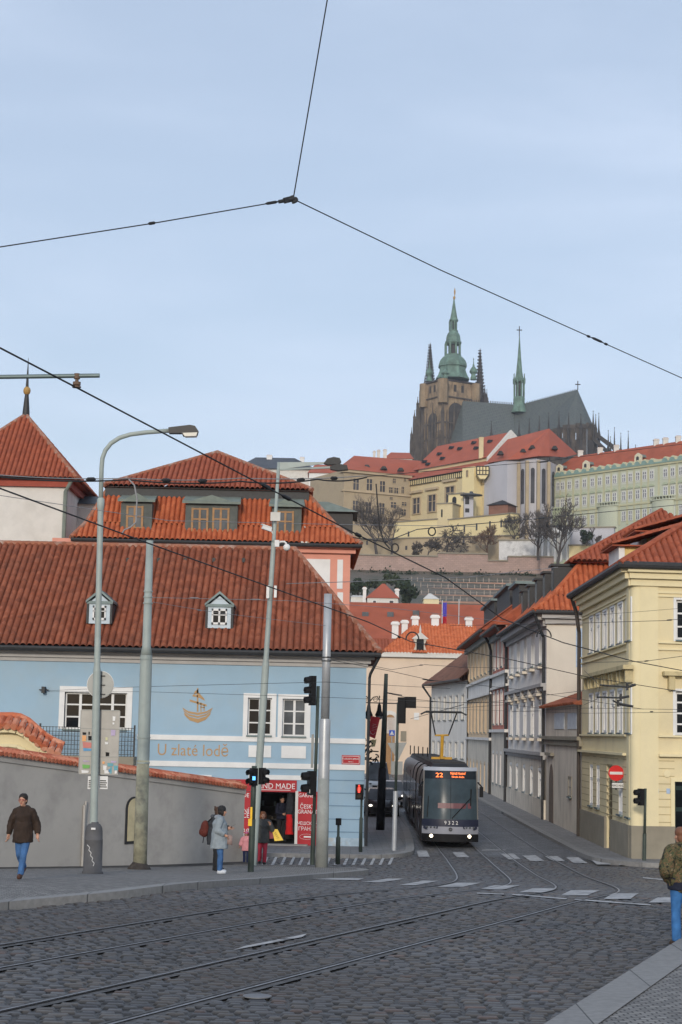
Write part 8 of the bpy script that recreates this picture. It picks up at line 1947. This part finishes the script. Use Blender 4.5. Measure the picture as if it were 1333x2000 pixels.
def person(label, c, yaw, h, pose, clothes, hair, group=None, male=False):
    """pose in body space: x right, y forward, z up, for a 1.70 m body"""
    s = h / 1.70; rot = Matrix.Rotation(yaw, 3, 'Z'); O = V(c)
    t = thing('person', label, 'person', O, group)
    W = lambda p: O + rot @ (V(p) * s)
    g = dict(hipL=(-.09, 0, .9), hipR=(.09, 0, .9), kneeL=(-.1, .02, .49), kneeR=(.1, .02, .49), anL=(-.1, 0, .08), anR=(.1, 0, .08), pel=(0, 0, .93), waist=(0, 0, 1.08), chest=(0, .0, 1.27), neck=(0, .0, 1.43), head=(0, .02, 1.58), shL=(-.17, 0, 1.38), shR=(.17, 0, 1.38), elL=(-.24, -.02, 1.1), elR=(.24, -.02, 1.1), haL=(-.25, .08, .86), haR=(.25, .08, .86), toe=.0, face=(0, 1, 0), curl=1.0, fdL=None, fdR=None, toeL=(0, .16, -.03), toeR=(0, .16, -.03))
    g.update(pose); G_ = {k: V(v) for k, v in g.items() if isinstance(v, tuple)}
    q = {k: W(v) for k, v in G_.items()}
    fd = (rot @ G_['face']).normalized(); hr = fd.cross(Z).normalized(); hd = q['head']
    Hm = Matrix((hr, fd, Z)).transposed()
    rad = lambda *a: [x * s for x in a]
    def tor(b, e=0.0):
        for a, k, r0, r1, fl in (('pel', 'waist', .15, .13, .72), ('waist', 'chest', .13, .155, .72), ('chest', 'neck', .155, .06, .68)):
            b.tube([q[a], q[a].lerp(q[k], .5), q[k]], rad(r0 + e, (r0 + r1) / 2 + e, r1 + e), 14, True, 1)
        b.tube([q['shL'] - Z * .01, (q['shL'] + q['shR']) / 2 + Z * .01, q['shR'] - Z * .01], rad(.052 + e * .7, .085 + e * .8, .052 + e * .7), 12)
        b.ell(q['pel'], rad(.165 + e, .12 + e, .13 + e), 14, 10, rot)
    def arms(b, e=0.0, cut=1.0):
        for S in 'LR':
            sh, el, ha = q['sh' + S], q['el' + S], q['ha' + S]; wr_ = el.lerp(ha, cut)
            b.tube([sh, sh.lerp(el, .5), el], rad(.058 + e, .052 + e, .044 + e), 10); b.ell(el, rad(.045 + e, .045 + e, .045 + e), 10, 8); b.ell(sh - Z * .01, rad(.056 + e * .8,) * 3, 10, 8); b.tube([el, el.lerp(wr_, .3), wr_], rad(.043 + e, .045 + e, .03 + e), 10)
    def legs(b, e=0.0, cut=1.0, flare=0.0):
        for S in 'LR':
            hp, kn, an = q['hip' + S], q['knee' + S], q['an' + S]; b.tube([hp, hp.lerp(kn, .5), kn], rad(.088 + e, .075 + e, .054 + e), 12); b.ell(kn, rad(.055 + e,) * 3, 10, 8); a2 = kn.lerp(an, cut); b.tube([kn, kn.lerp(a2, .35), a2], rad(.054 + e, .055 + e, .037 + e + flare), 12); b.ell(hp, rad(.09 + e,) * 3, 10, 8)
    def feet(b, e=0.0):
        for S in 'LR':
            an = q['an' + S]; to = an + rot @ (G_['toe' + S] * s); b.tube([an + (an - to) * .35 - Z * .03 * s, an - Z * .025 * s, an.lerp(to, .6), to], rad(.036 + e, .045 + e, .045 + e, .03 + e), 10, True, .85); b.tube([an + Z * .06 * s, an - Z * .02 * s], rad(.036 + e, .042 + e), 10)
    def head(b):
        b.tube([q['neck'] - Z * .04 * s, hd - Z * .08 * s], rad(.055, .05), 12); b.ell(hd + Z * .03 * s, rad(.075, .095, .1), 16, 12, Hm); b.ell(hd - Z * .035 * s + fd * .022 * s, rad(.058, .07, .075), 14, 10, Hm); b.ell(hd - Z * .09 * s + fd * .065 * s, rad(.026, .022, .02), 8, 6, Hm)
        b.tube([hd + Z * .025 * s + fd * .09 * s, hd - Z * .018 * s + fd * .113 * s, hd - Z * .028 * s + fd * .09 * s], rad(.011, .017, .016), 8)
        for k in (-1, 1): b.ell(hd + hr * k * .075 * s - fd * .005 * s, rad(.012, .02, .032), 8, 6, Hm); b.ell(hd + hr * k * .04 * s + fd * .07 * s - Z * .02 * s, rad(.025, .018, .025), 8, 6, Hm)
    def hands(b):
        for S in 'LR':
            el, ha = q['el' + S], q['ha' + S]; d0 = (ha - el).normalized()
            fdv = g.get('fd' + S); dv = (rot @ V(fdv)).normalized() if fdv else d0
            side = dv.cross(Z if abs(dv.z) < .8 else rot @ V((1 if S == 'R' else -1, 0, 0))).normalized(); pal = side.cross(dv).normalized()
            if abs(dv.z) < .8 and pal.z > 0: pal = -pal
            k = ha + dv * .085 * s
            b.tube([el.lerp(ha, .9), ha, k], rad(.029, .033, .036), 10, True, .62)
            for i in range(4):
                o = side * (-.03 + .02 * i) * s; L_ = (.062, .075, .07, .055)[i] * s; a = k + o; m_ = a + dv * L_ * .55 + pal * .012 * s * g['curl']; b.tube([a - dv * .02 * s, a, m_, m_ + dv * L_ * .4 + pal * .03 * s * g['curl']], rad(.0105, .0105, .0095, .008), 8)
            a = ha + dv * .02 * s + side * .032 * s * (-1); b.tube([a, a - side * .026 * s + dv * .03 * s, a - side * .03 * s + dv * .062 * s + pal * .02 * s], rad(.013, .012, .0095), 8)
    def put(me, nm):
        for v in me.vertices: v.co -= O
        return link(nm, me, t, O)
    put(remesh([tor, arms, legs, feet, head, hands], .0095 * s, 'body', SKIN, None, sm=3), 'body')
    seed = len(label)
    for cl in clothes:
        k = cl[0]
        if k == 'trousers': put(remesh([lambda b: legs(b, .014, .97, .012), lambda b: b.ell(q['pel'] - Z * .01, rad(.178, .135, .14), 14, 10, rot)], .012 * s, 'trousers', cl[1], None, .009 * s, 2, seed), 'trousers')
        elif k == 'shoes': put(remesh([lambda b: feet(b, .011)], .009 * s, 'shoe', cl[1], None, 0, 3), 'shoes')
        elif k in ('jacket', 'coat'):
            e = cl[2]; hem = cl[3]
            def skirt(b):
                p = q['waist']; lo = V((q['pel'].x, q['pel'].y, 0)) + Z * (O.z + hem * s); b.tube([p + Z * .05 * s, q['pel'], lo], rad(.15 + e, .172 + e, cl[4] if len(cl) > 4 else .18 + e), 16)
            def collar(b): b.tube([q['neck'] - Z * .07 * s, q['neck'] + Z * .035 * s], rad(.10 + e * .5, .078 + e * .4), 14)
            put(remesh([lambda b: tor(b, e), lambda b: arms(b, e, .96), skirt, collar], .013 * s, k, cl[1], None, .016 * s, 2, seed), k)
        elif k == 'hood':
            put(remesh([lambda b: b.ell(q['neck'] - fd * .05 * s + Z * .0, rad(.125, .1, .06), 14, 8, Hm), lambda b: b.ell(q['neck'] + fd * .03 * s - Z * .03 * s, rad(.11, .075, .05), 14, 8, Hm)], .012 * s, 'hood', cl[1], None, .012 * s, 2, seed), 'hood')
        elif k == 'scarf': put(remesh([lambda b: b.tube([q['neck'] - Z * .03 * s, q['neck'] + Z * .03 * s], rad(.082, .072), 14), lambda b: b.ell(q['neck'] + fd * .07 * s - Z * .05 * s, rad(.045, .03, .06), 10, 8, Hm)], .011 * s, 'scarf', cl[1], None, .008 * s, 2, seed), 'scarf')
        elif k == 'hat': put(remesh([lambda b: b.ell(hd + Z * .065 * s - fd * .01 * s, rad(.092, .112, .1), 16, 12, Hm), lambda b: b.tube([hd + Z * .035 * s - fd * .008 * s, hd + Z * .075 * s - fd * .008 * s], rad(.1, .102), 16)], .011 * s, 'hat', cl[1], None, .004, 2, seed), 'hat')
    if hair:
        kind, hm = hair
        def hr_(b):
            b.ell(hd + Z * .06 * s - fd * .016 * s, rad(.095, .104, .09), 16, 12, Hm); b.ell(hd - fd * .045 * s + Z * .0, rad(.082, .062, .1), 14, 10, Hm)
            rg = random.Random(seed)
            for k in range(26 if kind != 'short' else 0):
                a = rg.uniform(0, 2 * PI); p = hd + Z * (.06 + rg.uniform(-.0, .08)) * s + (hr * cos(a) * .075 + fd * (sin(a) * .075 - .02)) * s; b.ell(p, rad(.017,) * 3, 8, 6)
            if kind in ('bob', 'long'):
                n = .1 if kind == 'bob' else .2
                for k in (-1, 1): b.tube([hd + hr * k * .075 * s + Z * .05 * s, hd + hr * k * .088 * s - fd * .01 * s - Z * n * .4 * s, hd + hr * k * .08 * s - fd * .02 * s - Z * n * s], rad(.035, .038, .02), 8)
        put(remesh([hr_], .010 * s, 'hair', hm, None, .008 * s, 2, seed), 'hair')
    for k in (-1, 1):
        b = MB(); b.ell(hd + hr * k * .032 * s + fd * .084 * s + Z * .012 * s, rad(.013, .008, .007), 8, 6, Hm); b.build('eye', M['black'], t)
    b = MB(); b.ell(hd + fd * .09 * s - Z * .058 * s, rad(.024, .006, .007), 8, 6, Hm); b.build('mouth', mat('lip', (.3, .09, .08), .5), t)
    return t, q, W, rot, s
cloth = lambda n, c, v=.2: mat(n, c, .85, v, 6, .3, 60)
jeans = cloth('jeans', (.045, .115, .26), .3); darkcloth = cloth('darkcloth', (.02, .021, .024)); hairdark = mat('hairdark', (.018, .014, .012), .6, .3, 20)
facing = lambda p: math.atan2(-(0 - p.x), (0 - p.y)) if False else math.atan2(p.x, -p.y) + 0
# woman in brown jacket walking towards us
c = gp(42, 1718, PV)
t, q, W, rot, s = person('woman in dark brown jacket and blue jeans walking toward us by the grey wall', c, PI - .05, 1.70, dict(shL=(-.145, 0, 1.37), shR=(.145, 0, 1.37), hipL=(-.08, 0, .9), kneeL=(-.06, .16, .51), anL=(-.02, .2, .1), hipR=(.08, 0, .9), kneeR=(.05, .04, .5), anR=(.03, -.3, .22), elL=(-.27, -.04, 1.13), haL=(-.3, .03, .9), elR=(.27, -.06, 1.12), haR=(.3, -.02, .88), head=(.02, .05, 1.575), face=(.15, 1, 0), toeR=(0, .13, -.1)), [('trousers', jeans), ('shoes', mat('brownshoe', (.07, .03, .02), .5)), ('jacket', cloth('brownjacket', (.032, .02, .014), .35), .032, .74), ('hood', cloth('brownhood', (.026, .017, .012))), ('scarf', cloth('greyscarf', (.4, .4, .42)))], ('short', hairdark))
fdv = rot @ V((.15, 1, 0)).normalized(); hr0 = fdv.cross(Z).normalized(); b = MB()
for k in (-1, 1):
    cc_ = q['head'] + hr0 * k * .034 * s + fdv * .1 * s + Z * .012 * s
    b.tube([cc_ + hr0 * cos(2*PI*i/12) * .026 * s + Z * sin(2*PI*i/12) * .02 * s for i in range(13)], .004, 5)
    b.tube([cc_ + hr0 * k * .026 * s, cc_ + hr0 * k * .045 * s - fdv * .09 * s], .004, 5)
b.tube([q['head'] + hr0 * -.01 * s + fdv * .104 * s + Z * .014 * s, q['head'] + hr0 * .01 * s + fdv * .104 * s + Z * .014 * s], .004, 5); b.build('glasses', mat('redglass', (.25, .03, .03), .4), t)
# couple
c = gp(427, 1707, PV); yw = -PI / 2 + .1
t, q, W, rot, s = person('woman in pale grey coat black knit hat and blue jeans standing nearest the kerb', c, yw, 1.66, dict(kneeL=(-.09, .05, .49), kneeR=(.09, .03, .49), anR=(.1, .02, .08), anL=(-.09, .04, .08), elL=(-.21, -.08, 1.13), haL=(-.2, .12, 1.02), elR=(.22, -.07, 1.12), haR=(.19, .12, 1.0), head=(0, .05, 1.57), face=(-.15, 1, -.05)), [('trousers', jeans), ('shoes', mat('whiteshoe', (.5, .53, .57), .5)), ('coat', cloth('greycoat', (.24, .28, .31), .12), .04, .64, .235), ('hood', cloth('greyhood', (.27, .3, .33))), ('hat', darkcloth)], ('bob', hairdark))
hb_ = thing('handbag', 'small beige shoulder bag hanging on the grey coated woman', 'bag', W((-.1, .2, .78)))
b = MB(); b.smooth = True; k0 = [W((-.2, .2, .84)), W((.13, .25, .84)), W((.13, .33, .84)), W((-.2, .29, .84))]
b.prism([W((-.14, .2, .76)), W((.1, .2, .76)), W((.1, .2, 1.0)), W((-.14, .2, 1.0))], rot @ V((0, .13 * s, -.03))); b.build('bag_body', mat('beigebag', (.28, .2, .18), .6, .1), hb_); b = MB(); b.tube([W((-.12, .22, .98)), W((-.19, .13, 1.2)), W((-.1, .1, 1.41))], .012, 6); b.build('strap', mat('beigestrap', (.2, .14, .12), .6), hb_)
c2 = gp(419, 1702, PV) + V((-.03, .36, 0)); c2.z = G(c2.y) + PV
t, q, W, rot, s = person('companion in dark clothes with hooded jacket half hidden behind the grey coat', c2, -PI / 2 - .05, 1.69, dict(elL=(-.2, .12, 1.12), haL=(-.08, .36, 1.15), elR=(.21, .1, 1.12), haR=(.08, .33, 1.13), fdL=(.1, 1, .1), fdR=(0, 1, .1), kneeR=(.09, .06, .49), anR=(.1, .12, .08), head=(0, .07, 1.56), face=(0, 1, -.1)), [('trousers', darkcloth), ('shoes', darkcloth), ('jacket', cloth('darkjacket', (.03, .034, .04)), .045, .7), ('hood', cloth('greyhood2', (.07, .075, .085)))], ('long', mat('hairbrown', (.06, .032, .02), .6, .3, 20)))
ph = thing('phone', 'dark phone held out by the companion in dark clothes', 'phone', W((0, .42, 1.2))); b = MB(); b.hexa([W(v) for v in ((-.08, .4, 1.17), (.06, .4, 1.17), (.06, .41, 1.18), (-.08, .41, 1.18), (-.08, .54, 1.24), (.06, .54, 1.24), (.06, .55, 1.25), (-.08, .55, 1.25))]); b.build('case', M['dark'], ph)
bp_ = thing('backpack', 'maroon backpack on the back of the companion in dark clothes', 'backpack', W((0, -.3, 1.0)))
o = remesh([lambda b: b.ell(W((0, -.27, 1.14)), (.13 * s, .13 * s, .2 * s), 14, 10), lambda b: b.ell(W((0, -.29, 1.05)), (.13 * s, .13 * s, .16 * s), 14, 10), lambda b: b.ell(W((0, -.38, 1.03)), (.06 * s, .09 * s, .1 * s), 12, 8)], .012, 'bag_body', cloth('maroon', (.10, .022, .016)), None, .008, 2)
for v in o.vertices: v.co -= ORG[bp_]
link('bag_body', o, bp_, ORG[bp_])
b = MB()
for x in (-.1, .1): b.tube([W((x, -.2, 1.3)), W((x, -.04, 1.46)), W((x, .15, 1.3)), W((x * 1.3, .0, 1.0)), W((x, -.2, .95))], .018, 6)
b.tube([W((.05, -.3, .9)), W((.06, -.32, .74))], .012, 5); b.build('strap', M['black'], bp_)
# woman with red trousers, child
c = gp(512, 1690, .06)
t, q, W, rot, s = person('smiling woman in dark grey jacket and red trousers carrying bags beside a child', c, PI + .1, 1.62, dict(kneeL=(-.08, .08, .5), anL=(-.07, .08, .08), kneeR=(.08, .05, .5), anR=(.08, -.1, .1), elR=(.28, -.02, 1.14), haR=(.26, .1, .93), elL=(-.3, .04, 1.15), haL=(-.22, .16, 1.32), face=(-.05, 1, 0)), [('trousers', cloth('redtrouser', (.36, .03, .055))), ('shoes', darkcloth), ('jacket', cloth('tweed', (.055, .058, .058), .35), .045, .72), ('scarf', darkcloth)], ('bob', mat('hairauburn', (.2, .075, .03), .6, .3, 20)))
yb_ = thing('shopping_bag', 'bright yellow shopping bag with dark lettering slung from the woman in red trousers', 'bag', W((-.38, 0, .86)))
def bag(parent, p0, m, w=.14, hgt=.36, tilt=.12):
    b = MB(); v = [(-.5, 0), (.5, 0), (.42, 1), (-.42, 1)]
    b.hexa([p0 + V((-w * .9 + tilt, -.07, 0)), p0 + V((w + tilt, -.07, .03)), p0 + V((w + tilt, .07, .03)), p0 + V((-w * .9 + tilt, .07, 0)), p0 + V((-w * .7, -.03, hgt)), p0 + V((w * .5, -.03, hgt)), p0 + V((w * .5, .03, hgt)), p0 + V((-w * .7, .03, hgt))]); b.build('bag_body', m, parent)
    b = MB(); b.tube([p0 + V((-w * .5, 0, hgt)), p0 + V((-w * .5 - .08, .02, hgt + .16)), p0 + V((-.14 - w, .02, hgt + .26))], .01, 5); b.build('strap', m, parent)
bag(yb_, W((-.40, .02, .78)), mat('bagyellow', (.68, .45, .01), .4)); b = MB(); p0 = W((-.38, .02, .82)); 
for k in range(4): b.ring(p0 + V((.0 + .03 * k, -.078, .2 - .05 * k)), p0 + V((.05 + .03 * k, -.078, .23 - .05 * k)), .003, .012, V((0, 1, 0)))
b.build('lettering', M['black'], yb_)
rb_ = thing('shopping_bag', 'dark red shopping bag between the woman in red trousers and her yellow bag', 'bag', W((-.27, .0, .84))); bag(rb_, W((-.29, -.08, .84)), mat('bagred', (.2, .01, .025), .5), .12, .3, .03)
c = gp(480.5, 1688, .06)
t, q, W, rot, s = person('small child in pink jacket and hat with navy trousers beside the traffic light pole', c, PI - .2, .98, dict(head=(0, .02, 1.6), elL=(-.27, .03, 1.15), haL=(-.33, .1, .95), elR=(.27, .03, 1.15), haR=(.31, .1, .97)), [('trousers', cloth('navy', (.015, .022, .07))), ('shoes', mat('paleshoe', (.45, .48, .55), .6)), ('jacket', cloth('pinkjacket', (.62, .27, .3), .1), .075, .72), ('hat', cloth('pinkhat', (.45, .12, .24)))], ('bob', hairdark))
# man at the right edge
c = gp(1334, 1851)
M['camo'] = mat('camo', (.06, .06, .035), .9, .2, 6); _nt = M['camo'].node_tree; _b = _nt.nodes['Principled BSDF']
_tc = N(_nt, 'ShaderNodeTexCoord'); _n = N(_nt, 'ShaderNodeTexNoise', Scale=11.0, Detail=3.0, Roughness=.6, Distortion=.6); _nt.links.new(_tc.outputs['Object'], _n.inputs['Vector']); _rp = N(_nt, 'ShaderNodeValToRGB'); _rp.color_ramp.interpolation = 'CONSTANT'
_e = _rp.color_ramp.elements; _e[0].color = (.018, .016, .012, 1); _e[1].position = .42; _e[1].color = (.075, .075, .035, 1)
for _p, _c in ((.5, (.14, .085, .045, 1)), (.56, (.05, .06, .028, 1)), (.63, (.2, .15, .09, 1))): _k = _e.new(_p); _k.color = _c
_nt.links.new(_n.outputs["Fac"], _rp.inputs[0]); _nt.links.new(_rp.outputs[0], _b.inputs['Base Color'])
t, q, W, rot, s = person('man in camouflage jacket and blue jeans standing on the kerb at the right edge', c, .35, 1.77, dict(elL=(-.31, -.06, 1.12), haL=(-.17, .12, .98), elR=(.3, -.05, 1.12), haR=(.17, .14, .98), anL=(-.1, .0, .08), anR=(.1, .02, .08), head=(0, .05, 1.57)), [('trousers', cloth('jeans2', (.035, .13, .32), .3)), ('shoes', mat('brownboot', (.06, .035, .02), .6)), ('jacket', M['camo'], .06, .93), ('hood', M['camo'])], ('short', mat('hairred', (.16, .07, .04), .6)))
o = remesh([lambda b: b.tube([W((0, 0, 1.0)), W((0, 0, .82))], [.225 * s, .215 * s], 18)], .013, 'under_jacket', cloth('navyjacket', (.012, .015, .03)), None, .008, 3)
for v in o.vertices: v.co -= ORG[t]
link('under_jacket', o, t, ORG[t])
# shopkeeper in the doorway
c = fb(fb.px(549, 1600)[0], -.9, G(D) + .16)
person('shopkeeper in dark navy clothes standing inside the dark shop doorway', c, PI + .5, 1.72, dict(elL=(-.24, .06, 1.12), haL=(-.06, .2, 1.08), elR=(.24, .06, 1.12), haR=(.06, .22, 1.06)), [('trousers', darkcloth), ('shoes', darkcloth), ('jacket', cloth('navytop', (.012, .014, .028)), .03, .85)], ('short', hairdark))
# hanging clothes by the shop door
t = thing('clothes_rack', 'dark and red garments hanging at the right edge of the shop doorway', 'clothes', fb(shop[1] - .25, -.25, zb + .3))
o = remesh([lambda b: b.tube([fb(shop[1] - .22, -.2, zb + 2.3), fb(shop[1] - .24, -.2, zb + 1.5), fb(shop[1] - .22, -.2, zb + .6)], [.1, .17, .2], 12)], .02, 'dark_garment', darkcloth, None, .03, 2)
for v in o.vertices: v.co -= ORG[t]
link('dark_garment', o, t, ORG[t])
o = remesh([lambda b: b.tube([fb(shop[1] - .26, -.1, zb + 1.25), fb(shop[1] - .25, -.08, zb + .5)], [.12, .15], 12)], .02, 'red_garment', cloth('redcloth', (.5, .01, .01)), None, .02, 2)
for v in o.vertices: v.co -= ORG[t]
link('red_garment', o, t, ORG[t])
# ---------------------------------------------------------------- thin haze
b = MB(); b.box(-900, 900, -60, 1500, -2, 230); hz = tag(b.build('haze', None or mat('hazetmp', (1, 1, 1)), origin=(0, 0, 0)), None, None, kind='stuff')
m = bpy.data.materials.new('haze_air'); m.use_nodes = True; nt = m.node_tree; nt.nodes.clear(); ou = N(nt, 'ShaderNodeOutputMaterial'); vp = N(nt, 'ShaderNodeVolumePrincipled'); vp.inputs['Color'].default_value = (.88, .92, 1, 1); vp.inputs['Density'].default_value = .00013; vp.inputs['Anisotropy'].default_value = .1; nt.links.new(vp.outputs[0], ou.inputs['Volume']); hz.data.materials.clear(); hz.data.materials.append(m)
